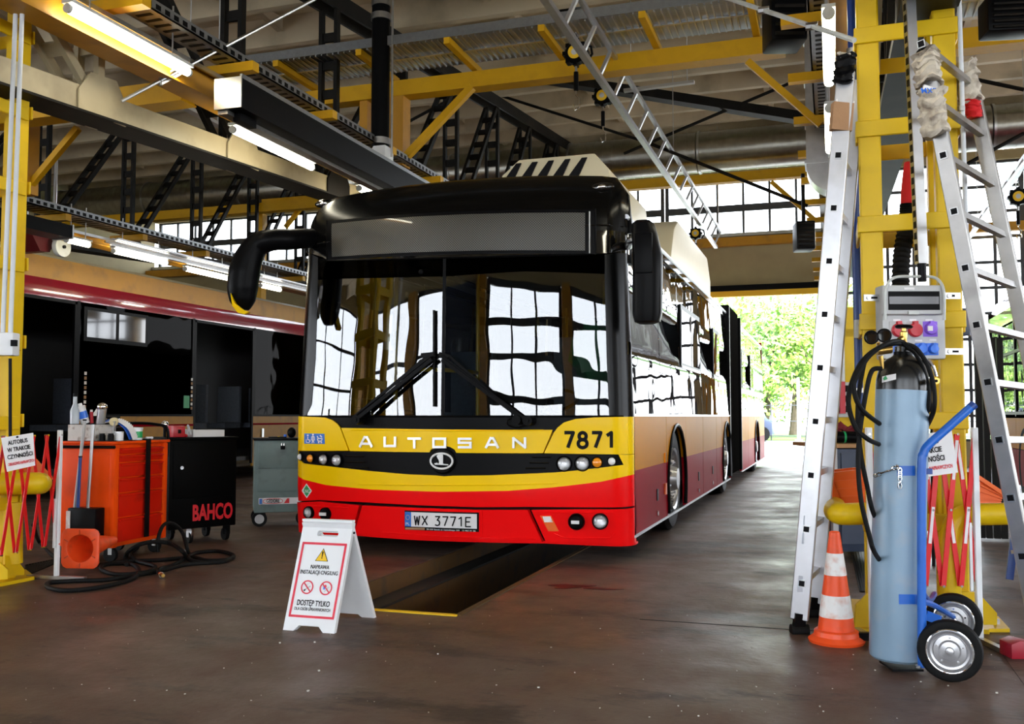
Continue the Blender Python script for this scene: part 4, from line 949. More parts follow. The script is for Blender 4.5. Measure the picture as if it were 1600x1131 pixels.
# roof, floor, rear
for seg in (Yr, Yq):
    b = B(); w0 = HW0 - .05; prof = [(BC - w0, 2.40), (BC - w0 + .05, 2.50), (BC - w0 + .2, 2.57), (BC, 2.60), (BC + w0 - .2, 2.57), (BC + w0 - .05, 2.50), (BC + w0, 2.40)]
    b.prism([(x, seg[0] + .05 if seg is Yr else seg[0], z) for x, z in prof], (0, seg[-1] - seg[0] - .05, 0)); b.build('roof', BEI, bus)
    B().mm((BX0 + .05, seg[0] + .1, .17), (BX1 - .05, seg[-1], .24)).build('underfloor', SBLK, bus)
B().mm((BX0 + .03, BY1 - .06, .17), (BX1 - .03, BY1, 2.5)).build('rear_panel', MAR, bus)
# bellows
b = B(); n = 22
for k in range(n):
    y0 = Yb[0] + (Yb[1] - Yb[0]) * k / n; y1 = Yb[0] + (Yb[1] - Yb[0]) * (k + 1) / n; ym = (y0 + y1) / 2
    for (ya, ia), (yc, ic) in (((y0, .09), (ym, .02)), ((ym, .02), (y1, .09))):
        pa = [(BX0 + ia, .2), (BX0 + ia, 2.5), (BX1 - ia, 2.5), (BX1 - ia, .2)]; pc = [(BX0 + ic, .2), (BX0 + ic, 2.54), (BX1 - ic, 2.54), (BX1 - ic, .2)]
        for i in range(3): b.quad((pa[i][0], ya, pa[i][1]), (pa[i + 1][0], ya, pa[i + 1][1]), (pc[i + 1][0], yc, pc[i + 1][1]), (pc[i][0], yc, pc[i][1]))
b.build('bellows', RUB, bus)
for y in (Yr[-1], Yq[0] - .05): B().mm((BX1 - .04, y - .01, .2), (BX1 + .012, y + .06, 2.5)).build('bellows_frame', SBLK, bus)
# wheels
for wy, r in WH:
    for X, s in ((BX1 - .02, 1), (BX0 + .02, -1)):
        M = Matrix.Translation(V(X, wy, .45)) @ Matrix.Rotation(s * math.pi / 2, 4, 'Y')
        wo = B().lathe([(.27, -.26), (.42, -.27), (.45, -.24), (.452, -.05), (.42, -.015), (.33, -.005), (.27, -.02)], n=36, M=M).build('wheel', RUB, bus)
        B().lathe([(.275, -.02), (.27, .0), (.25, -.01), (.235, -.06), (.12, -.05), (.10, .01), (.09, .03), (0, .035)], n=32, M=M).build('rim', ALU, wo)
        b = B()
        for k in range(10):
            a = k * math.pi / 5; c = M @ V(.165 * math.cos(a), .165 * math.sin(a), -.05); b.cyl(c, c + V(s * .045, 0, 0), .014, n=6)
        b.build('wheel_nut', CHR, wo)
        b = B()
        for k in range(10):
            a = (k + .5) * math.pi / 5; c = M @ V(.205 * math.cos(a), .205 * math.sin(a), -.056); b.cyl(c - V(s * .01, 0, 0), c + V(s * .006, 0, 0), .02, n=10)
        b.build('rim_hole', INKK, wo)
# --- roof hoods (beige with black slots)
x0, x1 = atY(790, 262, 7.6).x, atY(962, 262, 7.6).x; zt_ = atY(880, 251, 7.5).z
b = B(); pr = [(x0, 2.5), (x0 + .05, zt_ - .12), (x0 + .2, zt_), (x1 - .12, zt_), (x1, zt_ - .14), (x1 + .05, 2.5)]
b.prism([(x, 7.35, z) for x, z in pr], (0, 1.6, 0)); hood = b.build('roof_hood', BEI, bus, bevel=.02)
for i in range(5):
    xa = x0 + .09 + i * (x1 - x0 - .26) / 5; wd = (x1 - x0 - .26) / 5 - .055
    B().prism([(xa - .04, 7.335, zt_ - .2), (xa + wd - .03, 7.335, zt_ - .2), (xa + wd + .05, 7.335, zt_ - .035), (xa + .09, 7.335, zt_ - .035)], (0, .03, 0)).build('hood_slot', INKK, hood)
y0, y1 = atX(1050, 600, BX1 - .1).y, atX(1112, 600, BX1 - .1).y; z1 = atX(1078, 368, BX1 - .1).z
b = B(); b.prism([(BX1 - .1, y0, 2.45), (BX1 - .1, y0 + .25, z1 - .12), (BX1 - .1, y0 + .5, z1), (BX1 - .1, y1 - .3, z1), (BX1 - .1, y1, z1 - .25), (BX1 - .1, y1, 2.45)], (-2.2, 0, 0)); b.build('roof_hood', BEI, bus, bevel=.03)
# --- interior seen through the windshield
B().mm((BX0 + .08, 6.75, .55), (BX1 - .08, 20, .6)).build('cabin_floor', INT, bus)
B().mm((BX0 + .15, 6.50, .8), (BX1 - .15, 6.95, .93)).build('dashboard', SBLK, bus, bevel=.03)
dr = BX1 - .75
B().lathe([(.21, -.015), (.225, 0), (.21, .015), (.195, 0), (.21, -.015)], n=28, M=Matrix.Translation(V(dr, 7.15, 1.12)) @ Matrix.Rotation(math.radians(25), 4, 'X')).build('steering_wheel', SBLK, bus)
B().cyl((dr, 7.15, 1.12), (dr, 7.0, .85), .03, n=10).build('steering_column', SBLK, bus)
st = B().box((dr, 7.85, 1.0), (.5, .48, .12)).build('driver_seat', SEAT, bus, bevel=.03); B().box((dr, 8.1, 1.35), (.48, .12, .68)).build('seat_back', SEAT, st, bevel=.04)
B().mm((BX1 - 1.35, 7.5, .6), (BX1 - 1.31, 8.9, 1.75)).build('cab_partition', INT, bus)
for (x, y) in ((-3.1, 8.3), (-3.1, 10.2), (-2.2, 9.6), (-3.25, 12), (-2.0, 12), (-3.6, 7.6)): B().cyl((x, y, .6), (x, y, 2.45), .018, n=10).build('grab_pole', POLE, bus)
B().tube(spline([(-3.6, 7.6, 1.35), (-3.35, 7.6, 1.4), (-3.1, 7.9, 1.4), (-3.1, 8.3, 1.4)]), .018, 8).build('grab_rail', POLE, bus)
for k in range(7):
    for x in (-3.6, -3.15, -2.1, -1.65):
        if k < 1 and x > -2.5: continue
        y = 9.2 + k * .85; s0 = B().box((x, y, 1.0), (.4, .4, .08)).build('passenger_seat', SEAT, bus); B().box((x, y + .2, 1.35), (.4, .06, .65)).build('seat_back', SEAT, s0)
pm = Spx(530, 606, -.25); B().box(pm, (.30, .06, .16)).build('ticket_monitor', SBLK, bus, bevel=.01)
B().sph(Spx(658, 424, -.04), .04, (1.3, .8, .6)).build('dome_camera', WHT, bus); B().sph(Spx(658, 425, .0), .018).build('dome_lens', INKK, bus)
gb = Spx(915, 545, -.35); b = B(); b.sph(gb, .2, (1, .5, 1.1), 18)
for v in b.bm.verts: v.co += V(random.uniform(-.02, .02), random.uniform(-.02, .02), random.uniform(-.03, .03))
b.build('green_bag', GRB, bus)
c = Spx(962, 545, -.1); B().box(c, (.09, .01, .26)).build('hanging_paper', PAP, bus); B().box(c + V(.01, -.03, .13), (.035, .04, .13)).build('cab_handset', SBLK, bus)
B().mm((BX0 + .1, 6.62, 2.2), (BX1 - .1, 6.9, 2.36)).build('header_lining', SBLK, bus)
for k in range(2): B().mm((BX0 + .3, 8 , 2.38), (BX0 + .4, 19, 2.4)).build('cabin_ceiling', INT, bus) if k == 0 else B().mm((BX0 + .1, 7.2, 2.41), (BX1 - .1, 19.9, 2.43)).build('cabin_ceiling', INT, bus)
# ================================================================ MAROON AND ORANGE BUS ON THE LEFT
OX = -8.9
ob = thing('city_bus', 'maroon and orange bus with open black doorways parked behind the tool cabinets', 'bus', (OX - 1.27, 6.2, 0))
def ox(name, y0, y1, z0, z1, m, out=0, th=.03, par=None): return B().mm((OX + out - th, y0, z0), (OX + out, y1, z1)).build(name, m, par or ob)
OBY = (6.2, 20.4)
b = B(); b.prism([(OX - .06, OBY[0], 2.9), (OX - .14, OBY[0], 2.97), (OX - .5, OBY[0], 2.99), (OX - 2.1, OBY[0], 2.99), (OX - 2.55, OBY[0], 2.9)], (0, OBY[1] - OBY[0], 0)); b.build('roof', BEI, ob)
ox('roof_band', *OBY, 2.655, 2.915, ORY, -.02, .04)
MARS = mat('maroon_gloss_band', (.30, .010, .025), .14, var=.05, coat=1)
B().prism([(OX - .02, OBY[0], 2.655), (OX + .0, OBY[0], 2.6), (OX, OBY[0], 2.43), (OX - .05, OBY[0], 2.43), (OX - .05, OBY[0], 2.655)], (0, OBY[1] - OBY[0], 0)).build('window_band', MARS, ob)
B().mm((OX - 2.55, OBY[0], .2), (OX - 2.5, OBY[1], 2.9)).build('far_side', INT, ob)
B().mm((OX - 2.5, OBY[0], .3), (OX - .05, OBY[1], .36)).build('cabin_floor', INT, ob)
B().mm((OX - 2.5, OBY[0], .2), (OX, OBY[0] + .05, 2.9)).build('end_panel', SBLK, ob); B().mm((OX - 2.5, OBY[1] - .05, .2), (OX, OBY[1], 2.9)).build('end_panel', MAR, ob)
oy = lambda px: atX(px, 600, OX).y
doors_ = [(oy(22), oy(118)), (oy(303), oy(396))]
seg = [OBY[0], doors_[0][0], doors_[0][1], doors_[1][0], doors_[1][1], 15.6, 17.4, 18.9, OBY[1]]
for a, c in ((OBY[0], doors_[0][0]), (doors_[0][1], doors_[1][0]), (doors_[1][1], 16.2), (17.6, OBY[1])):
    ox('window_glass', a + .06, c - .05, 1.02, 2.43, OGL, -.012, .01)
    ox('skirt_panel', a, c, .2, 1.0, ORY, 0); ox('skirt_line', a, c, .86, .89, MAR, .004, .008)
    ox('window_sill', a, c, 1.0, 1.03, SBLK, .004)
    for e in (a, c - .05): ox('pillar', e, e + .05, 1.0, 2.44, SBLK, .003)
for (a, c) in doors_:
    for y in (a, c - .04): ox('door_frame', y, y + .04, .25, 2.43, SBLK, .004)
    ox('door_header', a, c, 2.39, 2.43, SBLK, .004); B().cyl((OX - .2, a + .25, .36), (OX - .2, a + .25, 2.4), .018, n=8).build('grab_pole', POLE, ob)
a, c = oy(128), oy(228); wf = ox('sliding_window', a, c, 1.95, 2.38, SBLK, .01, .012)
for (e, g) in ((a + .05, (a + c) / 2 - .03), ((a + c) / 2 + .03, c - .05)): ox('sliding_pane', e, g, 2.0, 2.34, BLK, .014, .006, wf)
ox('green_sticker', oy(287), oy(296), 1.12, 1.30, SIGG, .006, .002)
for px in (131, 298):
    y = oy(px)
    for k in range(8): ox('reflective_chip', y, y + .04, 1.1 + k * .06, 1.14 + k * .06, REF if k % 2 else CAR, .006, .002)
for k in range(6): s0 = B().box((OX - .7, 10 + k * .9, .85), (.42, .42, .08)).build('passenger_seat', SEAT, ob); B().box((OX - .7, 10.2 + k * .9, 1.2), (.42, .06, .6)).build('seat_back', SEAT, s0)
B().mm((OX + .005, oy(409), .66), (OX + .02, oy(412), .80)).build('door_latch', GAL, ob)
for wy in (17.0, 8.0):
    M = Matrix.Translation(V(OX - .02, wy, .47)) @ Matrix.Rotation(math.pi / 2, 4, 'Y')
    B().lathe([(.28, -.26), (.44, -.26), (.47, -.2), (.47, -.05), (.42, 0), (.28, -.02), (.1, -.04), (0, -.03)], n=30, M=M).build('wheel', RUB, ob)
# ================================================================ BUS IN THE RIGHT-HAND BAY
RX = 2.06
rb = thing('city_bus', 'orange and maroon bus with green reflections seen through the stepladder', 'bus', (RX + 1.2, 9.5, 0))
def rx(name, y0, y1, z0, z1, m, out=0, th=.03): return B().mm((RX - out, y0, z0), (RX - out + th, y1, z1)).build(name, m, rb)
RY = (9.0, 14.6)
B().prism([(RX + .02, RY[0], 2.3), (RX + .08, RY[0], 2.52), (RX + .3, RY[0], 2.62), (RX + 2.2, RY[0], 2.62), (RX + 2.45, RY[0], 2.3)], (0, RY[1] - RY[0], 0)).build('roof', MARS, rb, bevel=.02)
rx('roof_band', *RY, 2.14, 2.32, MARS, .0)
yy = [9.0, 10.3, 11.5, 12.7, 13.8, 14.6]
for a, c in zip(yy, yy[1:]):
    rx('window_glass', a + .05, c - .05, 1.06, 2.12, SGL, -.01, .01); rx('pillar', c - .06, c + .0, 1.0, 2.14, SBLK, .005)
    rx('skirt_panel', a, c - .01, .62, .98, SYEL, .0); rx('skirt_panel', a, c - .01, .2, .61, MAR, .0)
for z in (1.02, 1.75): rx('window_rail', *RY, z, z + .035, SBLK, .008)
B().mm((RX + .03, RY[0], .25), (RX + 2.45, RY[1], .32)).build('underfloor', SBLK, rb); B().mm((RX, RY[1] - .04, .2), (RX + 2.45, RY[1], 2.4)).build('end_panel', SBLK, rb)
B().mm((RX + 2.42, RY[0], .2), (RX + 2.45, RY[1], 2.3)).build('far_side', INT, rb); B().mm((RX, RY[0], .2), (RX + 2.45, RY[0] + .04, 2.3)).build('end_panel', MAR, rb)
B().mm((RX + .25, RY[0] - .012, 1.15), (RX + 2.2, RY[0] + .002, 2.05)).build('end_window', BLK, rb); B().mm((RX + .05, RY[0] - .01, .98), (RX + 2.4, RY[0] + .002, 1.02)).build('end_rail', SBLK, rb)
B().mm((RX + .02, RY[0] - .008, .62), (RX + 2.43, RY[0] + .002, .97)).build('end_band', SYEL, rb)
for x in (RX + .16, RX + 2.29):
    for z in (.5, .66, .82): B().cyl((x, RY[0] - .03, z), (x, RY[0], z), .055, n=18).build('tail_lamp', AMB if z > .8 else RPL, rb)
M = Matrix.Translation(V(RX + .02, 12.1, .45)) @ Matrix.Rotation(-math.pi / 2, 4, 'Y'); B().lathe([(.28, -.26), (.45, -.24), (.45, -.05), (.42, .03), (.28, 0), (.1, -.02), (0, -.01)], n=30, M=M).build('wheel', RUB, rb)
p = atY(1543, 520, 8.6)
dp = thing('folding_door_leaf', 'tall dark folding door leaf standing beside the right-hand bus', 'door leaf', (p.x, 8.6, 0))
for k in range(4): B().mm((p.x - .10 + k * .055, 8.6, .02), (p.x - .055 + k * .055, 8.66 + (k % 2) * .02, atY(1543, 528, 8.6).z)).build('leaf_panel', TRS, dp)
# ================================================================ YELLOW TOWERS
def tower(xa, xb, Y, ztop, zc, lbl, Yd=.36):
    t = thing('lattice_column', lbl, 'column', ((xa + xb) / 2, Y + Yd / 2, 0)); h = .052
    for y in (Y, Y + Yd):
        for x in (xa, xb): B().mm((x - h, y - h, .02), (x + h, y + h, ztop)).build('post', YEL, t, bevel=.008, bseg=1)
    f = {}
    for z in zc:
        for nm, c, s in (('f', ((xa + xb) / 2, Y - h - .006, z), (xb - xa + .13, .014, .082)), ('b', ((xa + xb) / 2, Y + Yd + h + .006, z - .005), (xb - xa + .13, .014, .082)), ('l', (xa - h - .006, Y + Yd / 2, z - .02), (.014, Yd + .06, .082)), ('r', (xb + h + .006, Y + Yd / 2, z - .02), (.014, Yd + .06, .082))):
            if nm not in f: f[nm] = (B().box(c, s).build('batten', YEL, t, bevel=.004, bseg=1), z)
            else: linkcopy(f[nm][0], t, (0, 0, z - f[nm][1]))
    B().mm((xa - .12, Y - .12, 0), (xb + .12, Y + Yd + .12, .02)).build('base_plate', YEL, t)
    return t
TY = 5.06; xa, xb = atY(1368, 650, TY - .05).x, atY(1490, 650, TY - .05).x
zs = [atY(1420, y, TY - .05).z for y in (1110 - 300, 657, 501, 347, 196, 48)]; dz = zs[3] - zs[2]
zs = [zs[1] - 2 * dz, zs[1] - dz] + zs[1:] + [zs[-1] + dz, zs[-1] + 2 * dz]
zs = [z for z in zs if z > .1]
tw = tower(xa, xb, TY, 4.45, zs, 'yellow lattice column carrying the socket panel')
xc_ = atY(2, 650, 4.55).x
tw2 = tower(xc_ - .46, xc_, 4.24, 4.45, zs, 'yellow lattice column at the edge with the white conduits and switch box')
for i, (X, Y) in enumerate(((5.6, 4.86), (-10.1, 4.86))): tower(X - .23, X + .23, Y, 4.45, zs[::2], 'yellow lattice column outside the picture, %s bay' % ('right' if i == 0 else 'left'))
# fittings on the columns
def pipe(pts, r, name, m, lbl, cat, clamps=()):
    t = thing(name, lbl, cat, pts[0]); B().tube(pts, r, 12).build('tube', m, t)
    for c in clamps:
        c = Vector(c); B().cyl(c - V(0, 0, .012), c + V(0, 0, .012), r * 1.35, n=12).build('clamp', GAL, t)
    return t
pipe([D(1329, -30, 5.05), D(1336, 330, 5.05), D(1344, 672, 5.05)], .021, 'air_pipe', DBL, 'blue compressed air pipe running down left of the yellow column', 'pipe', [D(1331, 80, 5.05), D(1343, 610, 5.05)])
pipe([D(1498, -20, 4.55), D(1512, 440, 4.55)], .011, 'conduit_pipe', PIPEW, 'thin white conduit on the right post of the socket column', 'pipe', [D(1503, 170, 4.55), D(1511, 420, 4.55)])
pipe([D(1478, -20, 4.95), D(1493, 640, 4.95)], .012, 'conduit_pipe', PIPEW, 'thin grey conduit between the posts of the socket column', 'pipe')
pipe([D(1349, 380, 5.1), D(1352, 640, 5.1)], .014, 'conduit_pipe', GAL, 'short steel conduit left of the socket panel', 'pipe')
pipe([D(1313, 400, 7.0), D(1316, 600, 7.0)], .02, 'conduit_pipe', GWH, 'grey conduit running down beside the red striped control box', 'pipe')
for i, (a, c, dd) in enumerate((((26, -20), (4, 528), 'outer'), ((36, -20), (16, 530), 'inner'))):
    pipe([D(*a, 5.45), D(*c, 5.45)], .013, 'conduit_pipe', PIPEW, '%s white conduit on the column at the edge of the picture' % dd, 'pipe', [D(a[0] - 2.2 - 6, 200, 5.45)] if 0 else [])
sb = thing('switch_box', 'white switch box at the foot of the two white conduits', 'switch', D(16, 555, 5.4))
R = Matrix((CR, HF, V(0, 0, 1))).transposed()
c = D(12, 538, 5.4); B().box(c, (.10, .08, .13), R=R).build('casing', WHT, sb, bevel=.01)
B().box(D(22, 536, 5.35), (.03, .02, .035), R=R).build('dial', SBLK, sb); B().cyl(D(16, 560, 5.4), D(16, 700, 5.4), .009, n=8).build('cable', INKK, sb)
# unistrut and corrugated hose
ut = thing('steel_channel', 'bright galvanised channel running down in front of the yellow column', 'channel', D(1440, 412, 4.42))
B().bar(D(1419, -30, 4.42), D(1440, 412, 4.42), .045, .045, CR.cross(V(0, 0, 1))).build('channel', GAL, ut)
b = B()
for k in range(26): q = D(1419, -30, 4.42).lerp(D(1440, 412, 4.42), (k + .5) / 26) - CR * .0235; b.box(q, (.004, .02, .03), R=R)
o = b.build('channel_slot', SBLK, ut); o['kind'] = 'stuff'
B().cyl(D(1440, 408, 4.42), D(1441, 440, 4.42), .02, n=12).build('cable_gland', SBLK, ut)
pts = spline([D(1424, 255, 5.0), D(1419, 300, 5.0), D(1417, 350, 5.0), D(1409, 400, 4.95), D(1407, 450, 4.9)], 8)
ht = thing('corrugated_hose', 'dark corrugated hose with a red upper end behind the bright channel', 'hose', pts[-1])
B().tube(pts[:12], .036, 14).build('red_end', CLR, ht)
b = B(); pp = spline([D(1419, 320, 5.0), D(1417, 350, 5.0), D(1409, 400, 4.95), D(1407, 450, 4.9)], 14); b.tube(pp, [.040 if i % 2 else .046 for i in range(len(pp))], 14); b.build('corrugation', RUB, ht)
for k in range(2): B().bar(D(1362 + 12 * k, -20, 5.0), D(1357 + 12 * k, 115, 5.0), .02, .05, HF).build('timber_strip', TRL, tw)
# socket panel
ep = thing('socket_panel', 'grey portable socket panel with red, purple and blue sockets', 'socket panel', D(1428, 561, 4.46)); pd = 4.44
def PB(x0, y0, x1, y1, d0, d1): # box facing the camera between two px corners at depth d0..d1
    a, c = D(x0, y1, d0), D(x1, y0, d0); m_ = (a + c) / 2 + HF * (d1 - d0) / 2
    return m_, (abs((c - a).dot(CR)), d1 - d0, abs(c.z - a.z))
def pbox(x0, y0, x1, y1, d0, d1, name, m, par, bevel=0): c, s = PB(x0, y0, x1, y1, d0, d1); return B().box(c, s, R=R).build(name, m, par, bevel=bevel)
pbox(1380, 445, 1476, 561, pd - .02, pd + .07, 'casing', LGR, ep, .012)
pbox(1380, 445, 1476, 491, pd - .05, pd - .018, 'breaker_hood', LGR, ep, .01)
hw2 = pbox(1389, 455, 1468, 484, pd - .056, pd - .05, 'breaker_window', SBLK, ep, 0)
pbox(1390, 463, 1467, 475, pd - .062, pd - .056, 'breaker_row', mat('smoked_cover', (.16, .16, .17), .25), hw2)
pbox(1420, 486, 1436, 491, pd - .06, pd - .05, 'latch', GWH, ep)
pbox(1413, 449, 1429, 452.5, pd - .053, pd - .05, 'name_label', PAP, ep)
B().tube(spline([D(1383, 500, pd - .05), D(1383, 460, pd - .06), D(1388, 442, pd - .05), D(1400, 433, pd - .03), D(1428, 432, pd - .03), D(1457, 433, pd - .03), D(1470, 442, pd - .05), D(1475, 460, pd - .06), D(1475, 500, pd - .05)], 6), .007, 8).build('carry_frame', GWH, ep)
FR = frame_of(-HF).to_4x4()
def socket(px, py, r, m, sq=True, flap=True):
    k = pd / 1500; c = D(px, py, pd - .022); M = Matrix.Translation(c) @ FR
    s0 = B().box(c + HF * 0, (2.4 * r * k, .008, 2.5 * r * k), R=R).build('socket', LGR if m is RPL else m, ep, bevel=.002)
    B().lathe([(0, 0), (r * k, 0), (r * k, .02), (r * k * .85, .026), (0, .028)], n=20, M=M).build('socket_lid', m, s0)
    if flap: B().box(c + V(0, 0, r * k) - HF * .012, (.6 * r * k, .03, .5 * r * k), R=R).build('lid_hinge', m, s0)
    return s0
socket(1403, 516, 11, RPL); socket(1428.5, 516, 11, RPL); s0 = socket(1453, 514, 9.5, PUR)
B().box(D(1453.5, 513, pd - .055), (.022, .006, .022), R=R).build('lid_label', PAP, s0)
for px in (1405, 1439, 1457): socket(px, 545.5, 7.5, BPL)
for x, y in ((1396, 500), (1421, 500), (1446, 500), (1430, 532), (1452, 531)): pbox(x, y - 1.6, x + 11, y + 1.6, pd - .022, pd - .02, 'name_label', PAP, ep)
for (x0, x1, y) in ((1350, 1380, 465), (1476, 1501, 462), (1477, 1507, 549)):
    rl = pbox(x0, y - 5, x1, y + 5, pd + .01, pd + .02, 'mounting_rail', GAL, ep); pbox(x0 + 9, y - 1.6, x1 - 9, y + 1.6, pd + .008, pd + .0105, 'rail_slot', INKK, rl)
    B().cyl(D(x0 + 8, y, pd + .01), D(x0 + 8, y, pd), .009, n=8).build('bolt', CHR, rl)
# small grey fittings
lt = thing('air_coupling', 'grey air coupling on the blue pipe beside the pressure gauges', 'coupling', D(1341, 520, 4.9))
B().cyl(D(1341, 528, 4.95), D(1341, 500, 4.95), .022, n=14).build('body', GWH, lt); B().tube(spline([D(1341, 505, 4.9), D(1352, 512, 4.8), D(1360, 520, 4.7)]), .006, 6).build('spout', GWH, lt)
jb = thing('junction_box', 'blue-grey junction box with white cover right of the socket panel', 'junction box', D(1512, 525, 4.7))
pbox(1505, 481, 1515, 524, 4.7, 4.78, 'casing', NVY, jb, .004); pbox(1515, 480, 1526, 524, 4.72, 4.76, 'cover', WHT, jb, .004)
for x in (1395, 1404, 1414, 1425, 1437, 1449, 1461, 1471, 1478): pass
bf = thing('bar_fence', 'dark upright bars standing behind the column under the socket panel', 'fence', D(1430, 640, 6.5))
for k in range(9): B().cyl(D(1392 + k * 12.5, 566 - (k % 3) * 4, 6.5), V(D(1392 + k * 12.5, 700, 6.5).x, D(1392 + k * 12.5, 700, 6.5).y, 0), .012, n=8).build('bar', TRS, bf)
for y in (575, 648): B().cyl(D(1385, y, 6.5), D(1500, y, 6.5), .012, n=8).build('rail', TRS, bf)
cb = thing('control_box', 'small grey control box with a red stripe above the workbench', 'control box', D(1316, 655, 7.0))
pbox(1307, 597, 1330, 652, 7.0, 7.12, 'casing', GWH, cb, .01)
for k in range(3): pbox(1309, 602 + k * 16, 1312, 612 + k * 16, 6.98, 7.0, 'button', SBLK, cb); pbox(1322, 602 + k * 16, 1328, 612 + k * 16, 6.98, 7.0, 'breaker', INKK, cb)
pbox(1313, 596, 1320.5, 646, 6.97, 7.0, 'red_stripe', RPL, cb)
yf = thing('yellow_frame', 'yellow steel frame standing behind the leaning ladder', 'frame', D(1310, 650, 7.3))
for x0, x1, y0, y1 in ((1296, 1310, 420, 864), (1326, 1336, 480, 864), (1290, 1338, 514, 526), (1290, 1352, 652, 664)): pbox(x0, y0, x1, y1, 7.25, 7.33, 'rail', YEL, yf)
# ================================================================ LADDERS
def ladder(F0, F1, K0, K1, w, th, rungs, lbl, m, name='ladder', rext=(.0, .0), near_w=None):
    """F: front rail foot/top, K: back rail foot/top"""
    t = thing(name, lbl, 'ladder', F0)
    for a, c in ((F0, F1), (K0, K1)):
        up = (K0 - F0).normalized(); rl = B().bar(a, c, w, th, up).build('rail', m, t, bevel=.004, bseg=1)
    L = (F1 - F0).length; f = None
    dirF = (F1 - F0).normalized(); dirK = (K1 - K0).normalized(); q = (K0 - F0).normalized()
    for s in rungs:
        a = F0 + dirF * s; c = K0 + dirK * s
        rg = B().bar(a - q * (th * .5 + .002), c + q * (th * .5 + .002), .028, .028, dirF).build('rung', m, t)
        B().box(a - q * (th * .5 + .003), (.034, .006, .034), R=frame_of(dirF, q)).build('rung_collar', GAL, rg)
        B().box(a - q * (th * .5 + .006), (.025, .006, .025), R=frame_of(dirF, q)).build('rung_hole', INKK, rg)
    return t
F0, F1 = D(1249, 968, 4.50), D(1322, 112, 4.44); K0, K1 = D(1273, 942, 4.86), D(1339, 125, 4.80)
l1 = ladder(F0, F1, K0, K1, .082, .028, [.17 + .25 * k for k in range(9)], 'long aluminium ladder leaning towards the column behind the traffic cone', ALU)
dF = (F1 - F0).normalized()
for a in (F0, K0):
    ft = B().cyl(a - dF * .05 - CR * .035, a - dF * .05 + CR * .045, .03, n=14).build('rubber_foot', RUB, l1); B().bar(a - dF * .06, a + dF * .03, .05, .04, HF).build('foot_bracket', SBLK, ft)
for (y0, y1, m) in ((632, 690, PAP), (720, 752, PAP), (806, 850, PAP), (900, 925, PAP)):
    xx = lambda y: 1249 + (968 - y) * (73 / 856); B().bar(D(xx(y0) - 1, y0, 4.483), D(xx(y1) - 1, y1, 4.483), .035, .002, HF).build('rating_label', mat('pale_label_%d' % y0, (.55, .60, .66), .5), l1)
B().bar(D(1315.5, 190, 4.46), D(1319, 158, 4.46), .088, .036, HF).build('maker_label', PAP, l1)
B().bar(D(1313, 205, 4.44), D(1316.5, 162, 4.44), .095, .045, HF).build('cardboard_wrap', CAR, l1)
def wrap(pts, r, name, m, par, amp=.012, flat=1.0):
    b = B(); p = spline(pts, 8); b.tube(p, [r * (1 + .07 * math.sin(i * 1.3) + random.uniform(-.09, .09)) for i in range(len(p))], 18)
    ph = random.random() * 6
    for v in b.bm.verts: v.co += V(random.uniform(-amp, amp), random.uniform(-amp, amp), random.uniform(-amp, amp) + amp * 2.2 * math.sin(v.co.x * 60 + ph))
    return b.build(name, m, par)
wrap([D(1317, 132, 4.44), D(1320, 110, 4.44), D(1322, 88, 4.44)], .045, 'black_cloth_wrap', SBLK, l1, .004)
wrap([D(1321, 95, 4.44), D(1322, 84, 4.44)], .038, 'cloth_wrap', CLO, l1, .005)
# extension section screwed lower: a second pair of slimmer rails
# stepladder on the right
S0, S1 = D(1626, 1004, 4.16), D(1452, 120, 4.16); T0, T1 = D(1696, 972, 4.62), D(1512, 105, 4.62)
l2 = ladder(S0, S1, T0, T1, .068, .03, [.12 + .252 * k for k in range(11)], 'aluminium stepladder with cloth-wrapped tops leaning at the right-hand edge', ALD)
wrap([D(1462, 212, 4.16), D(1457, 175, 4.16), D(1456, 145, 4.16)], .056, 'cloth_wrap', CLO, l2, .006)
wrap([D(1452, 130, 4.16), D(1449, 105, 4.16), D(1446, 82, 4.16)], .055, 'cloth_wrap', CLO, l2, .006)
wrap([D(1518, 160, 4.62), D(1512, 130, 4.62), D(1508, 98, 4.62)], .052, 'cloth_wrap', CLO, l2, .006)
wrap([D(1523, 184, 4.60), D(1520, 172, 4.60), D(1519, 158, 4.60)], .036, 'red_wrap', CLR, l2, .003)
wrap([D(1448, 85, 4.16), D(1445, 76, 4.16)], .036, 'black_cap', SBLK, l2, .002)
for k in range(1): B().bar(D(1449, 146, 4.135), D(1452, 135, 4.135), .05, .01, HF).build('maker_label', PAP, l2)
q = D(1452, 142, 4.105); lettering('MXR', .035, 'maker_lettering', BPL, l2, q, CR, V(-.2, 0, 1), .01)
# blue trestle legs beyond
tr = thing('blue_trestle', 'dark blue trestle leg standing behind the stepladder foot', 'trestle', D(1585, 910, 5.75))
B().bar(D(1577, 905, 5.75), D(1590, 800, 5.75), .04, .03).build('leg', DBL, tr); B().bar(D(1600, 912, 5.6), D(1592, 800, 5.75), .04, .03).build('leg', DBL, tr); B().bar(D(1580, 862, 5.74), D(1600, 862, 5.7), .02, .02).build('crossbar', GAL, tr)
rc = thing('red_wheel_chock', 'dark red wheel chock on the floor at the right-hand edge', 'chock', G(1596, 1032)); c = G(1600, 1030)
B().prism([c - CR * .05, c + CR * .1, c + CR * .1 + V(0, 0, .05), c - CR * .01 + V(0, 0, .075), c - CR * .05 + V(0, 0, .06)], HF * .1).build('body', mat('chock_red', (.32, .006, .02), .4), rc, bevel=.004)
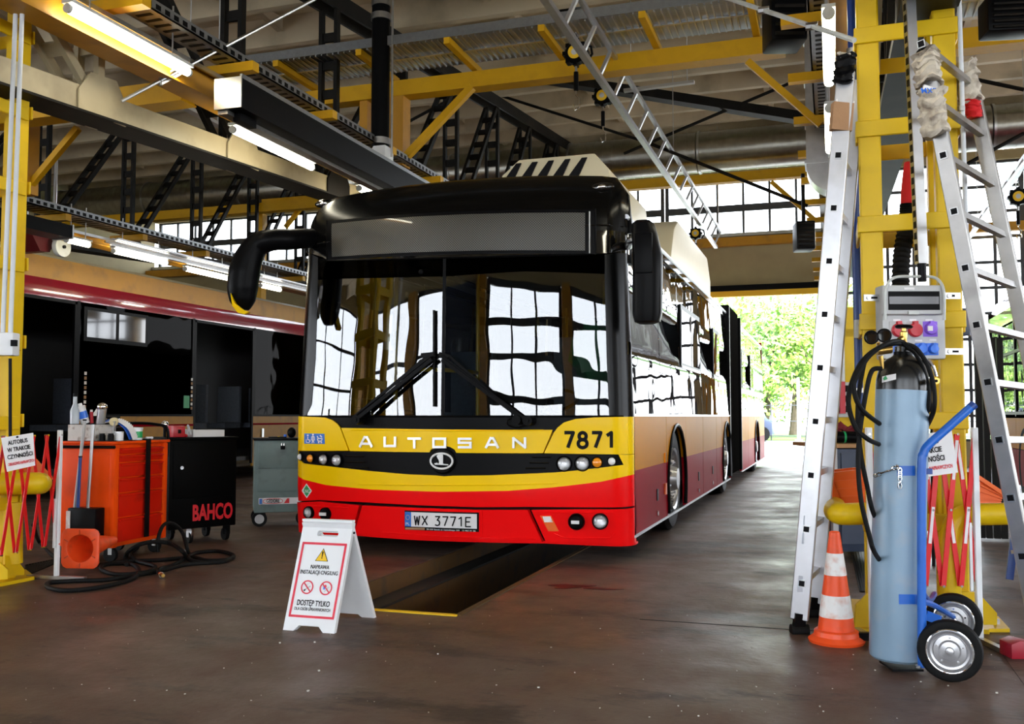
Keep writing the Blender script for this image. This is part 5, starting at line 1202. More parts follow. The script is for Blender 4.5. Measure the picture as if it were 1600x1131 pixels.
# ================================================================ YELLOW GUARD RAILS, BINS, BENCH
GY = YEL
gr = thing('pipe_guard', 'bent yellow pipe guard at the foot of the socket column', 'guard', D(1480, 986, 4.42))
B().tube(spline([D(1415, 802, 4.42), D(1360, 802, 4.42), D(1318, 803, 4.42), D(1306, 800, 4.52), D(1304, 796, 4.7), D(1307, 790, 5.1)], 8), .050, 18).build('pipe', GY, gr)
B().tube(spline([D(1590, 802, 4.40), D(1560, 803, 4.40), D(1520, 804, 4.40), D(1500, 810, 4.40), D(1488, 830, 4.40), D(1484, 870, 4.40), D(1484, 980, 4.40)], 8), .050, 18).build('pipe', GY, gr)
pbox(1452, 783, 1508, 812, 4.95, 5.05, 'rail_plate', GY, gr)
B().prism([D(1335, 1015 - 32, 4.55), D(1390, 983, 4.55), D(1390, 925, 4.55), D(1358, 925, 4.55), D(1338, 945, 4.55)], HF * .014).build('gusset_plate', GY, gr)
B().prism([D(1498, 976, 4.52), D(1558, 976, 4.52), D(1558, 958, 4.52), D(1528, 925, 4.52), D(1498, 925, 4.52)], HF * .014).build('gusset_plate', GY, gr)
for i, (a, c, e, f) in enumerate([(1338, 1578, 4.42, 5.0)]):
    q = [G(1330, 988), G(1578, 988), G(1560, 968), G(1330, 968)]; B().prism([v + V(0, 0, .001) for v in q], (0, 0, .016)).build('base_plate', GY, gr)
B().cyl(G(1557, 980) + V(0, 0, .015), G(1557, 980) + V(0, 0, .04), .016, n=6).build('anchor_bolt', GAL, gr)
g2 = thing('pipe_guard', 'yellow pipe guard at the foot of the column behind the left barrier', 'guard', D(15, 900, 5.9))
B().tube(spline([D(-60, 758, 5.75), D(0, 756, 5.75), D(50, 755, 5.75), D(62, 755, 5.85), D(63, 755, 6.1)], 8), .066, 18).build('pipe', GY, g2)
B().tube([D(20, 785, 5.85), D(20, 880, 5.85)], .055, 16).build('pipe', GY, g2)
B().prism([D(-30, 905, 5.6), D(12, 905, 5.6), D(12, 890, 5.6), D(-8, 872, 5.6), D(-30, 872, 5.6)], HF * .014).build('gusset_plate', GY, g2)
B().prism([D(8, 900, 5.75), D(36, 898, 5.9), D(36, 890, 5.9), D(22, 870, 5.85), D(8, 868, 5.75)], HF * .014).build('gusset_plate', GY, g2)
B().prism([G(-20, 915) + V(0, 0, .001), G(52, 902) + V(0, 0, .001), G(40, 893) + V(0, 0, .001), G(-20, 893) + V(0, 0, .001)], (0, 0, .014)).build('base_plate', GY, g2)
pbox(6, 790, 28, 868, 5.95, 6.02, 'upright_plate', GY, g2)
def obin(pf, d0, dep, lbl):
    t = thing('orange_bin', lbl, 'bin', D(*pf[0], d0)); b = B(); F = [D(x, y, d0) for x, y in pf]; c = sum(F, V(0, 0, 0)) / len(F)
    K = [p + HF * dep for p in F]; n = len(F)
    b.prism(F, HF * .012); b.prism(K, HF * .012)
    for i in range(n):
        if i == 0: continue
        j = (i + 1) % n; nn = ((F[i] + F[j]) / 2 - c).normalized() * -.01; b.prism([F[i], F[j], F[j] + nn, F[i] + nn], HF * dep)
    b.build('shell', BINO, t)
    for k in range(1, 5):
        u = k / 5; p0 = F[0].lerp(F[-1], u); p1 = F[1].lerp(F[2], u); B().bar(p0 - HF * .004, p1 - HF * .004, .008, .008, HF).build('rib', BINO, t)
    B().bar(F[0] - HF * .01, F[1] - HF * .01, .02, .02, HF).build('rim', BINO, t); return t
obin([(1298, 741), (1362, 734), (1362, 802), (1322, 800)], 4.95, .24, 'orange ribbed bin hanging left of the gas cylinder')
obin([(1516, 738), (1567, 772), (1562, 788), (1516, 798)], 5.0, .2, 'orange ribbed bin tilted behind the right barrier post')
obin([(-12, 722), (28, 716), (60, 752), (-12, 770)], 5.95, .2, 'yellow-orange ribbed bin behind the left warning sign')
wb = thing('workbench', 'workbench with wooden top and navy cabinet behind the leaning ladder', 'workbench', D(1330, 860, 7.2))
pbox(1284, 694, 1372, 700, 6.7, 7.4, 'worktop', WOOD, wb, .004)
cbn = pbox(1310, 701, 1366, 862, 6.75, 7.3, 'cabinet', NVY, wb, .006)
pbox(1316, 708, 1362, 770, 6.73, 6.755, 'cabinet_door', NVY, cbn); pbox(1316, 776, 1362, 850, 6.73, 6.755, 'cabinet_door', NVY, cbn)
for x in (1287, 1303): pbox(x, 700, x + 5, 864, 6.75, 6.8, 'leg', LGR, wb)
bk = thing('tool_case', 'black cylindrical case with a green ring lying on the workbench', 'case', D(1320, 692, 6.9)); B().cyl(D(1299, 683, 6.9), D(1342, 683, 6.9), .042, n=16).build('body', SBLK, bk); B().cyl(D(1317, 683, 6.9), D(1320, 683, 6.9), .043, n=16).build('ring', SIGG, bk)
rg = thing('dark_red_rag', 'crumpled dark red rag lying on the black case', 'rag', D(1318, 672, 6.9)); wrap([D(1300, 672, 6.95), D(1320, 669, 6.95), D(1335, 673, 6.95)], .03, 'cloth', mat('rag_red', (.16, .01, .015), .9), rg, .008)
for i, (x, w_) in enumerate(((1353, 4), (1362, 5))):
    bt_ = thing('spray_bottle', ['slim white bottle on the workbench beside the column', 'grey bottle on the workbench against the column'][i], 'bottle', D(x, 694, 6.9))
    B().lathe([(0, 0), (.022, 0), (.022, .09), (.01, .11), (.01, .13), (0, .13)], n=14, M=Matrix.Translation(D(x, 694, 6.9))).build('body', WHT if i == 0 else LGR, bt_)
# ================================================================ BARRIERS WITH SIGNS
def barrier(P, Q, z0, z1, n, lbl, foot=True, span=(0, 1)):
    P, Q = Vector(P), Vector(Q); P.z = Q.z = 0; t = thing('folding_barrier', lbl, 'barrier', P)
    d = (Q - P).normalized(); nn = d.cross(V(0, 0, 1)); Rb = Matrix((d, -nn, V(0, 0, 1))).transposed()
    for A, zt__ in ((P, z1 + .02), (Q, z1 + .02)):
        B().box(A + V(0, 0, zt__ / 2 + .01), (.026, .026, zt__), R=Rb).build('post', WHT if True else GAL, t, bevel=.003, bseg=1)
        B().box(A + V(0, 0, .012), (.028, .40, .02), R=Rb).build('foot', GAL, t)
        B().box(A + d * (.03 if A is P else -.03) + V(0, 0, (z0 + .13)), (.012, .012, .30), R=Rb).build('slide_rail', WHT, t)
    s = (Q - P).length / n
    for i in range(n):
        for (a, c, o) in ((i, i + 1, .006), (i + 1, i, -.006)):
            p0 = P + d * (s * a) + V(0, 0, z0) + nn * o; p1 = P + d * (s * c) + V(0, 0, z1) + nn * o
            st = B().bar(p0, p1, .022, .005, nn).build('strip', LRED, t)
            if i % 2 == (0 if o > 0 else 1): B().bar(p0.lerp(p1, .70) + nn * .004, p0.lerp(p1, .96) + nn * .004, .013, .003, nn).build('reflective_strip', PAP, st)
            else: B().bar(p0.lerp(p1, .28) + nn * .004, p0.lerp(p1, .52) + nn * .004, .013, .003, nn).build('reflective_strip', PAP, st)
        c = P + d * (s * (i + .5)) + V(0, 0, (z0 + z1) / 2); B().cyl(c - nn * .014, c + nn * .014, .006, n=8).build('rivet', CHR, t)
        for zz in (z0, z1): c = P + d * (s * i) + V(0, 0, zz); B().cyl(c - nn * .014, c + nn * .014, .006, n=8).build('rivet', CHR, t)
    return t
PL = G(88, 905); QL = D(-70, 650, 5.12)
barrier(PL, QL, .215, .885, 7, 'red and white folding barrier beside the red tool cabinet')
P1, P2 = G(1364, 1003), G(1531, 1003)
barrier(P1, P2, .246, .92, 6, 'red and white folding barrier behind the gas cylinder')
def sign(c4, lbl, lines, red, th=.003):
    t = thing('paper_sign', lbl, 'sign', c4[3]); a, b_, c, d = [Vector(q) for q in c4]; r = (b_ - a).normalized(); u = ((a - d).normalized()); n = r.cross(u).normalized()
    B().prism([a, b_, c, d], -n * th).build('sheet', PAP, t); W_ = (b_ - a).length; H_ = (a - d).length; m_ = (a + b_ + c + d) / 4 + n * .003
    for k, s in enumerate(lines): lettering(s, H_ * .17, 'lettering', INKK, t, m_ + u * (H_ * (.30 - k * .205)), r, u, .025, .0006, sx=.72)
    lettering(red, H_ * .12, 'lettering', INKR, t, m_ - u * (H_ * .32), r, u, .02, .0006, w=W_ * .82)
    B().cyl(m_ + u * H_ * .44, m_ + u * H_ * .44 + n * .006, .006, n=8).build('cable_tie', SBLK, t); return t
sign([D(2, 684, 5.32), D(52, 676, 5.45), D(55, 727, 5.45), D(11, 737, 5.32)], 'white notice hanging on the barrier beside the red tool cabinet', ['AUTOBUS', 'W TRAKCIE', 'CZYNNOŚCI'], 'OBSŁUGOWO-NAPRAWCZYCH')
sign([D(1404, 683, 4.22), D(1487, 672, 4.22), D(1497, 738, 4.22), D(1414, 750, 4.22)], 'white notice partly hidden behind the gas cylinder', ['AUTOBUS', 'W TRAKCIE', 'CZYNNOŚCI'], 'OBSŁUGOWO-NAPRAWCZYCH')
# ================================================================ GAS CYLINDER ON TROLLEY
gc = thing('gas_cylinder', 'grey gas cylinder with a black shoulder standing on the blue trolley', 'gas cylinder', D(1400, 1034, 3.87))
c0 = D(1400, 1030, 3.87); c1 = D(1410, 600, 3.87); ax = (c1 - c0).normalized(); M = Matrix.Translation(c0) @ frame_of(ax).to_4x4(); LB = (D(1410, 610, 3.87) - c0).length; r = .102
B().lathe([(0, .002), (r * .86, .002), (r * .97, .012), (r, .03), (r, LB * .3), (r, LB * .6), (r, LB)], n=40, M=M).build('body', CYG, gc)
sh = [(r, LB), (r, LB + .015)] + [(r * math.cos(t) ** .8 * .74 + r * .26, LB + .015 + .12 * math.sin(t)) for t in [k * math.pi / 16 for k in range(1, 8)]] + [(.033, LB + .145), (.033, LB + .175), (.028, LB + .178), (0, LB + .178)]
B().lathe(sh, n=40, M=M).build('shoulder', mat('cylinder_black', (.006, .006, .006), .25), gc)
B().lathe([(.030, LB + .128), (.036, LB + .13), (.036, LB + .155), (.030, LB + .157)], n=24, M=M).build('neck_ring', SBLK, gc)
vv = B().lathe([(0, LB + .175), (.016, LB + .175), (.018, LB + .19), (.013, LB + .2), (.015, LB + .235), (.009, LB + .24), (.009, LB + .252), (0, LB + .252)], n=16, M=M).build('valve', BRS, gc)
M2 = M @ Matrix.Translation((0, 0, LB + .252)); B().lathe([(0, 0), (.03, 0), (.036, .006), (.03, .013), (0, .014)], n=14, M=M2).build('handwheel', SBLK, vv)
vc = M @ V(0, 0, LB + .215); B().cyl(vc, D(1381, 545, 3.8), .010, n=10).build('outlet', BRS, vv)
reg = thing('pressure_regulator', 'brass pressure regulator with two black gauges on the cylinder valve', 'regulator', D(1377, 548, 3.8))
B().cyl(D(1370, 548, 3.8), D(1392, 545, 3.8), .018, n=14).build('body', BRS, reg); B().cyl(D(1376, 556, 3.8), D(1379, 576, 3.8), .010, .006, n=10).build('outlet', BRS, reg); B().cyl(D(1374, 552, 3.8), D(1372, 535, 3.78), .006, n=8).build('stem', BRS, reg); B().cyl(D(1380, 550, 3.8), D(1382, 532, 3.78), .006, n=8).build('stem', BRS, reg)
for px, py in ((1361.5, 527), (1381.5, 524)):
    gM = Matrix.Translation(D(px, py, 3.76)) @ frame_of((-HF - CR * .35 + V(0, 0, -.1)).normalized()).to_4x4()
    g_ = B().lathe([(0, -.015), (.025, -.015), (.028, -.008), (.028, .012), (.024, .015), (0, .013)], n=20, M=gM).build('gauge', SBLK, reg)
    B().lathe([(0, .0135), (.022, .0145), (.022, .016), (0, .0155)], n=20, M=gM).build('gauge_dial', BLK, g_)
# stickers
bq = [(1377, 587), (1399, 583), (1401, 592), (1377, 598)]
def oncyl(px, py, rr):      # point on the cylinder surface
    k = (px - 800) / 1500; cL = (1400 + (1030 - py) * 10 / 430 - 800) / 1500 * 3.87; A_ = 1 + k * k; B_ = -2 * (k * cL + 3.87); C_ = cL * cL + 3.87 ** 2 - rr * rr
    return D(px, py, (-B_ - math.sqrt(max(0, B_ * B_ - 4 * A_ * C_))) / (2 * A_))
bmq = B(); n = 8
for k in range(n):
    x0, x1 = 1378 + k * 22 / n, 1378 + (k + 1) * 22 / n; f = lambda x, y: oncyl(x, y, .1035)
    bmq.quad(f(x0, 598 - (x0 - 1378) * .25), f(x1, 598 - (x1 - 1378) * .25), f(x1, 588 - (x1 - 1378) * .2), f(x0, 588 - (x0 - 1378) * .2))
bmq.build('sticker', PAP, gc); bmq = B(); f = lambda x, y: oncyl(x, y, .1045); bmq.quad(f(1381, 594.5), f(1387, 592), f(1384, 586.5), f(1379.5, 591)); bmq.build('sticker', SIGG, gc)
# hoses of the cylinder
def hose(lbl, pts, r, m=RUB, name='rubber_hose'):
    return solo(B().tube(spline(pts, 8), r, 8), name, m, lbl, 'hose')
hs = lambda L, d: [D(x, y, d) for x, y in L]
hose('black hose looped over the cylinder in the outermost left loop', [D(1423, 545, 3.74), D(1412, 538, 3.74)] + hs([(1395, 537), (1370, 545), (1347, 565), (1331, 598), (1326, 632), (1337, 668), (1356, 686)], 3.70) + [D(1373, 694, 3.8)], .0095)
hose('black hose in the inner left loop beside the gas cylinder', [D(1418, 540, 3.72), D(1405, 533, 3.72)] + hs([(1385, 537), (1358, 556), (1340, 585), (1334, 606), (1345, 638)], 3.66) + [D(1374, 662, 3.8)], .0095)
hose('black hose hanging down left of the gas cylinder to the floor', hs([(1378, 576), (1362, 580), (1352, 620), (1343, 680), (1341, 730), (1346, 785), (1358, 835), (1366, 862)], 3.72) + [D(1385, 890, 4.05)], .0095)
hose('second black hose hanging beside the cylinder, running to the right rear', hs([(1352, 560), (1344, 600), (1340, 650), (1345, 710), (1355, 760), (1364, 800)], 3.84) + [D(1380, 830, 4.1)], .009)
hose('black hose looped down the right of the cylinder shoulder', hs([(1417, 538), (1432, 545), (1449, 570), (1459, 605), (1459, 640)], 3.74) + [D(1447, 668, 3.9)], .0095)
hose('inner black hose on the right of the cylinder shoulder', hs([(1415, 543), (1428, 550), (1442, 575), (1451, 610), (1450, 640)], 3.8) + [D(1444, 655, 3.92)], .0085)
hc = thing('hose_fitting', 'steel and brass hose fitting hanging right of the black shoulder', 'hose fitting', D(1463, 591, 3.76))
B().tube(spline(hs([(1449, 561), (1458, 572), (1463, 588)], 3.76)), .006, 8).build('ferrule', CHR, hc); B().cyl(D(1463, 595, 3.74), D(1463, 595, 3.79), .014, n=6).build('union_nut', BRS, hc); B().cyl(D(1463, 595, 3.735), D(1463, 595, 3.742), .006, n=8).build('bore', INKK, hc)
# trolley
ty = thing('cylinder_trolley', 'blue two-wheeled trolley holding the grey gas cylinder', 'trolley', D(1440, 1040, 3.8))
B().tube(spline([D(1441, 1042, 3.74), D(1440, 900, 3.74), D(1440, 735, 3.74), D(1443, 708, 3.74), D(1452, 694, 3.74), D(1480, 669, 3.74), D(1518, 635, 3.74)], 8), .0165, 14).build('frame_tube', BLU, ty)
B().cyl(D(1516, 637, 3.74), D(1522, 631.5, 3.74), .0175, n=14).build('end_plug', DBL, ty)
B().tube([D(1428, 1000, 4.05), D(1428, 720, 4.05)], .0165, 12).build('frame_tube', BLU, ty)
c = D(1404, 1041, 3.87); B().box(V(c.x, c.y, .012) + CR * .01, (.12, .14, .008), R=R).build('foot_plate', INKK, ty)
for y in (736, 937):
    bq = [oncyl(x, y + 7, .1045) for x in range(1402 if y < 800 else 1405, 1434, 4)]; bb = B()
    for a, c in zip(bq, bq[1:]): bb.prism([a, c, c + V(0, 0, .038), a + V(0, 0, .038)], HF * .003)
    bb.build('clamp_band', BLU, ty)
    B().bar(D(1432, y + .5, 3.775), D(1446, y + 1, 3.76), .036, .006, HF).build('clamp_bracket', BLU, ty)
pbox(1446, 732, 1457, 741, 3.8, 3.82, 'clamp_bracket', DBL, ty)
W1, W2 = D(1484, 1010, 3.69), D(1490, 963, 4.235); W1.z = .1157; W2.z = .1157; wn = (W1 - W2).normalized()
B().cyl(W1, W2, .009, n=10).build('axle', GAL, ty)
for W_ in (W1, W2):
    wM = Matrix.Translation(W_) @ frame_of(wn).to_4x4()
    wo = B().lathe([(.076, -.018), (.095, -.024), (.110, -.020), (.1155, -.008), (.1155, .008), (.110, .020), (.095, .024), (.076, .018)], n=40, M=wM).build('wheel', RUB, ty)
    B().lathe([(.080, .016), (.082, .021), (.078, .022), (.070, .008), (.062, .006), (.060, .010), (.057, .006), (.040, .008), (.034, .016), (.016, .018), (.014, .030), (0, .034)], n=40, M=wM).build('hub', ALU, wo)
    B().lathe([(.079, .022), (.084, .0235), (.081, .0245)], n=40, M=wM).build('rim_ring', CHR, wo)
    for k in range(5): a = k * 2 * math.pi / 5 + .3; q = wM @ V(.048 * math.cos(a), .048 * math.sin(a), .008); B().cyl(q, q + wn * .003, .004, n=8).build('rivet', CHR, wo)
    for k in range(4): a = k * math.pi / 2 + .78; B().bar(wM @ V(.017 * math.cos(a), .017 * math.sin(a), .017), wM @ V(.032 * math.cos(a), .032 * math.sin(a), .015), .007, .004, wn).build('hub_rib', ALU, wo)
B().tube(spline([D(1441, 940, 3.76), D(1456, 944, 3.9), D(1475, 955, 4.05), D(1489, 963, 4.2)]), .012, 8).build('axle_bracket', BLU, ty)
B().bar(D(1444, 960, 3.78), D(1466, 968, 3.85), .036, .02, HF).build('axle_bracket', BLU, ty)
B().tube(spline([D(1441, 925, 3.78), D(1452, 938, 4.0), D(1460, 928, 4.15)]), .012, 8).build('axle_bracket', DBL, ty)
B().cyl(D(1434, 1043, 3.72), D(1434, 1040, 3.72), .01, n=8).build('foot_bolt', GAL, ty)
# chain
ct = thing('safety_chain', 'steel chain hanging across the gas cylinder', 'chain', D(1406, 768, 3.75))
def link(c, d, s=.0085):
    d = d.normalized(); n = d.cross(HF).normalized() if random.random() < .5 else HF; e = d.cross(n).normalized(); pts = [c + d * (s * 1.4 * math.cos(t)) + n * (s * .8 * math.sin(t)) for t in [k * 2 * math.pi / 10 for k in range(10)]]
    return B().tube(pts, .0022, 5, closed=True).build('link', CHR, ct)
pth = [oncyl(x, y, .110) for x, y in ((1368, 743), (1374, 741), (1380, 738), (1386, 736), (1392, 734), (1398, 731), (1403, 730))] + [oncyl(1406, y, .110) for y in (735, 741, 747, 753, 759, 765)]
pf = []
for a, c in zip(pth, pth[1:]): 
    nL = max(1, round((c - a).length / .016))
    for k in range(nL): pf.append((a.lerp(c, k / nL), c - a))
for c, d in pf: link(c, d)
# ================================================================ CONES
def cone_prof(h, rb, rt): return [(rb, 0), (rt, h)]
cn = thing('traffic_cone', 'orange and white traffic cone standing at the ladder foot', 'traffic cone', D(1307, 1000, 4.33)); cc = D(1307, 995, 4.33); cc.z = 0; M = Matrix.Translation(cc)
H = .484
B().lathe([(0, .004), (.118, .0), (.122, .012), (.108, .022), (.098, .030), (.095, .05), (.088, .055), (.078, .056)], n=40, M=M).build('base', ORG, cn)
rr = lambda z: .080 - (z - .05) * (.080 - .023) / (H - .05)
for z0, z1, m, nm, o in ((.05, .112, ORG, 'body', 0), (.112, .208, REF, 'reflective_band', .0012), (.208, .295, ORG, 'body', 0), (.295, .392, REF, 'reflective_band', .0012), (.392, H, ORG, 'body', 0)):
    B().lathe([(rr(z0), z0), (rr(z0) + o, z0 + .001), (rr(z1) + o, z1 - .001), (rr(z1), z1)] + ([(.018, H + .003), (.016, H - .02)] if z1 == H else []), n=36, M=M).build(nm, m, cn)
pbox(1340, 989, 1362, 1001, 4.28, 4.31, 'strap', SBLK, cn)
cl_ = thing('traffic_cone', 'orange-red traffic cone lying on its side before the red tool cabinet', 'traffic cone', D(125, 887, 6.15)); cc = D(125, 857, 6.12)
fw = (HF + CR * .10).normalized(); RR = frame_of(fw).to_4x4(); M = Matrix.Translation(cc) @ RR; s = .124
cc.z = max(cc.z, s + .003); M = Matrix.Translation(cc) @ RR
b = B(); N = 40
def sqp(t, h_): 
    k = h_ / max(abs(math.cos(t)), abs(math.sin(t))); k = min(k, h_ * 1.28); return (k * math.cos(t), k * math.sin(t))
ro = [sqp(k * 2 * math.pi / N, s) for k in range(N)]
rings = [[(x, y, .012) for x, y in ro], [(x, y, .0) for x, y in ro], [(x * .9, y * .9, -.004) for x, y in ro], [(.088 * math.cos(k * 2 * math.pi / N), .088 * math.sin(k * 2 * math.pi / N), 0) for k in range(N)], [(.078 * math.cos(k * 2 * math.pi / N), .078 * math.sin(k * 2 * math.pi / N), .03) for k in range(N)], [(.022 * math.cos(k * 2 * math.pi / N), .022 * math.sin(k * 2 * math.pi / N), .42) for k in range(N)], [(.026 * math.cos(k * 2 * math.pi / N), .026 * math.sin(k * 2 * math.pi / N), .42) for k in range(N)], [(.088 * math.cos(k * 2 * math.pi / N), .088 * math.sin(k * 2 * math.pi / N), .014) for k in range(N)]]
vr = [[b.bm.verts.new(M @ Vector(p)) for p in rg_] for rg_ in rings]
for i in range(len(vr)):
    a, c = vr[i], vr[(i + 1) % len(vr)]
    for k in range(N): b.bm.faces.new((a[k], a[(k + 1) % N], c[(k + 1) % N], c[k]))
bmesh.ops.recalc_face_normals(b.bm, faces=b.bm.faces[:]); b.build('cone_shell', ORG, cl_)
for k in range(6): a = k * math.pi / 3 + .5; B().bar(M @ V(.09 * math.cos(a), .09 * math.sin(a), -.003), M @ V(.118 * math.cos(a), .118 * math.sin(a), -.006), .006, .004, fw).build('base_rib', mat('cone_rib_%d' % k, (.5, .05, .01), .5) if k == 0 else MT['cone_rib_0'], cl_)
# ================================================================ A-FRAME SIGN
fa, fb = G(442, 984), G(522, 990); wv_ = fb - fa; rcp = G(588, 964); rd = rcp - wv_
bk_ = (rcp - fb); mid = fb + bk_ * .42; ht_ = 1 - (815 - 650) * (mid.dot(HF)) / 1500 
ht_ = D(556, 816, mid.dot(HF)).z; up = V(0, 0, ht_)
sg = thing('folding_floor_sign', 'white folding floor sign with red border standing in front of the bus', 'sign', (fa + rcp) / 2)
tl, tr_ = fa + bk_ * .42 + up, fb + bk_ * .42 + up
rv = wv_.normalized(); uf = (tl - fa).normalized(); nf = rv.cross(uf).normalized(); Lf = (tl - fa).length; Wf = wv_.length
def fpt(u, v, o=0): return fa + rv * (u * Wf) + uf * (v * Lf) + nf * o
def board(P, side):
    b = B(); th = .022
    outl = [(0, 0), (.20, 0), (.30, .05), (.68, .05), (.78, 0), (1, 0), (1, 1), (0, 1)]
    hole = [(.34, .86), (.72, .86), (.74, .875), (.74, .895), (.72, .91), (.34, .91), (.32, .895), (.32, .875)]
    o2 = [P(u, v) for u, v in outl]; bm = b.bm
    e = []
    vs = [bm.verts.new(p) for p in o2]; es = [bm.edges.new((vs[i], vs[(i + 1) % len(vs)])) for i in range(len(vs))]
    if True:
        v2 = [bm.verts.new(P(u, v)) for u, v in hole]; es += [bm.edges.new((v2[i], v2[(i + 1) % len(v2)])) for i in range(len(v2))]
    bmesh.ops.triangle_fill(bm, use_beauty=True, use_dissolve=False, edges=es)
    n = (P(1, 0) - P(0, 0)).cross(P(0, 1) - P(0, 0)).normalized()
    r_ = bmesh.ops.extrude_face_region(bm, geom=bm.faces[:]); [setattr(v, 'co', v.co - n * (th if side == 0 else -th)) for v in [g for g in r_['geom'] if isinstance(g, bmesh.types.BMVert)]]
    bmesh.ops.recalc_face_normals(bm, faces=bm.faces[:]); return b
board(lambda u, v: fpt(u, v), 0).build('front_board', WHT, sg)
nr = None
tl2, tr2 = rd + (tl - rd), rcp
ub = (tl - rd).normalized(); Lb = (tl - rd).length
board(lambda u, v: rd + rv * (u * Wf) + ub * (v * Lb), 1).build('rear_board', WHT, sg)
B().bar(tl + V(0, 0, .004), tr_ + V(0, 0, .004), .03, .012, V(0, 0, 1)).build('hinge_cap', WHT, sg)
B().cyl(tr_ - V(0, 0, .05) + rv * .0 + bk_.normalized() * .003, tr_ - V(0, 0, .05) + rv * .003, .006, n=10).build('hinge_pin', INKK, sg)
for (u0, u1) in ((.0, .0),):
    for uu in (.98, .02):
        pass
def fbar(u0, v0, u1, v1, w, m, nm, o=.0015): return B().bar(fpt(u0, v0, o), fpt(u1, v1, o), w, .001, nf).build(nm, m, sg)
bw = .011; U0, U1, V0, V1 = .08, .93, .13, .79
fbar(U0, V0, U0, V1, bw, PINK, 'border'); fbar(U1, V0, U1, V1, bw, PINK, 'border'); fbar(U0 - .018, V0, U1 + .018, V0, bw, PINK, 'border'); fbar(U0 - .018, V1, U1 + .018, V1, bw, PINK, 'border')
def tri(cu, cv, s, m, o, nm): return B().prism([fpt(cu, cv, o) + uf * s * .62, fpt(cu, cv, o) - uf * s * .38 + rv * s * .56, fpt(cu, cv, o) - uf * s * .38 - rv * s * .56], nf * .0006).build(nm, m, sg)
tri(.505, .675, .062, INKK, .001, 'warning_triangle'); tri(.505, .673, .054, SIGY, .0018, 'warning_triangle')
B().prism([fpt(.505, .672, .0026) + uf * .024 + rv * .004, fpt(.505, .672, .0026) + uf * .024 - rv * .004, fpt(.505, .672, .0026) - uf * .004 - rv * .0015, fpt(.505, .672, .0026) - uf * .004 + rv * .0015], nf * .0006).build('exclamation', INKK, sg)
B().cyl(fpt(.505, .658, .0024), fpt(.505, .658, .003), .003, n=8).build('exclamation', INKK, sg)
def ft_(s, v, size, w, b_=.01): return lettering(s, size, 'lettering', INKK, sg, fpt(.5, v, .0015), rv, uf, b_, .0004, w=w)
ft_('NAPRAWA', .575, .026, Wf * .37); ft_('INSTALACJI CNG/LNG', .525, .026, Wf * .74)
ft_('DOSTĘP TYLKO', .248, .036, Wf * .64, .015); ft_('DLA OSÓB UPRAWNIONYCH', .195, .02, Wf * .70)
for cu in (.32, .69):
    M = Matrix.Translation(fpt(cu, .39, .0015)) @ frame_of(nf).to_4x4(); B().lathe([(.0265, 0), (.0325, 0), (.0325, .001), (.0265, .001), (.0265, 0)], n=32, M=M).build('prohibition_ring', PINK, sg)
    c = fpt(cu, .39, .0028); d = (rv * -.7 + uf * .7); B().bar(c - d * .028, c + d * .028, .0055, .0006, nf).build('prohibition_bar', PINK, sg)
c = fpt(.32, .39, .0018); B().bar(c - rv * .012 - uf * .015, c + rv * .016 + uf * .006, .006, .0006, nf).build('cigarette', LGR, sg); B().bar(c - rv * .014 - uf * .018, c - rv * .007 - uf * .011, .007, .0006, nf).build('cigarette', INKK, sg); B().tube(spline([c + uf * .0, c - rv * .006 + uf * .01, c + rv * .004 + uf * .016, c + rv * .012 + uf * .02]), .0008, 5).build('smoke_line', LGR, sg)
c = fpt(.69, .39, .0018); B().bar(c - rv * .006 - uf * .018, c + rv * .016 + uf * .008, .003, .0006, nf).build('match', LGR, sg); B().prism([c + V(0, 0, 0) - rv * .014 + uf * .008, c - rv * .004 + uf * .004, c - rv * .006 - uf * .008, c - rv * .013 - uf * .006], nf * .0006).build('flame', BPL, sg); B().prism([c - rv * .004 + uf * .018, c + rv * .003 + uf * .008, c - rv * .003 + uf * .002, c - rv * .009 + uf * .01], nf * .0008).build('flame', PINK, sg)
# ================================================================ TOOL CABINETS
def cabinet_frame(pc, dc, pr, dr):
    a = D(pc, 650, dc); b_ = D(pr, 650, dr); a.z = b_.z = 0; x = (b_ - a).normalized(); y = V(-x.y, x.x, 0); return a, x, y, (b_ - a).length
a, x, y, Wc = cabinet_frame(181, 6.6, 264, 7.2); yv = V(0, 0, 1)
Dc = .43; y = -V(x.y, -x.x, 0)
if (a + y * .3).dot(CR) > a.dot(CR): y = -y
RCb = Matrix((x, y, V(0, 0, 1))).transposed()
if RCb.determinant() < 0: RCb = Matrix((x, -y, V(0, 0, 1))).transposed()
def loc(u, v, z): return a + x * u + y * v + V(0, 0, z)
rc_ = thing('tool_cabinet', 'orange-red roller tool cabinet with drawers and a black strap', 'tool cabinet', loc(Wc / 2, Dc / 2, 0))
def lb(u0, u1, v0, v1, z0, z1, nm, m, par, bevel=0): return B().box(loc((u0 + u1) / 2, (v0 + v1) / 2, (z0 + z1) / 2), (abs(u1 - u0), abs(v1 - v0), abs(z1 - z0)), R=RCb).build(nm, m, par, bevel=bevel)
CZ0, CZ1 = .10, .828
lb(0, Wc, 0.03, Dc, CZ0, CZ1 - .02, 'body', CRED, rc_, .015); lb(0, .055, -.0, .05, CZ0, CZ1 - .02, 'corner_post', CRED, rc_, .015); lb(Wc - .055, Wc, -.0, .05, CZ0, CZ1 - .02, 'corner_post', CRED, rc_, .015)
lb(-.01, Wc + .01, -.01, Dc + .01, CZ1 - .02, CZ1, 'top_tray', CRED, rc_, .006); lb(0, Wc, 0, Dc, CZ1 - .001, CZ1 + .003, 'top_mat', INKK, rc_)
zd = [.13, .30, .47, .575, .68, .735, .785]
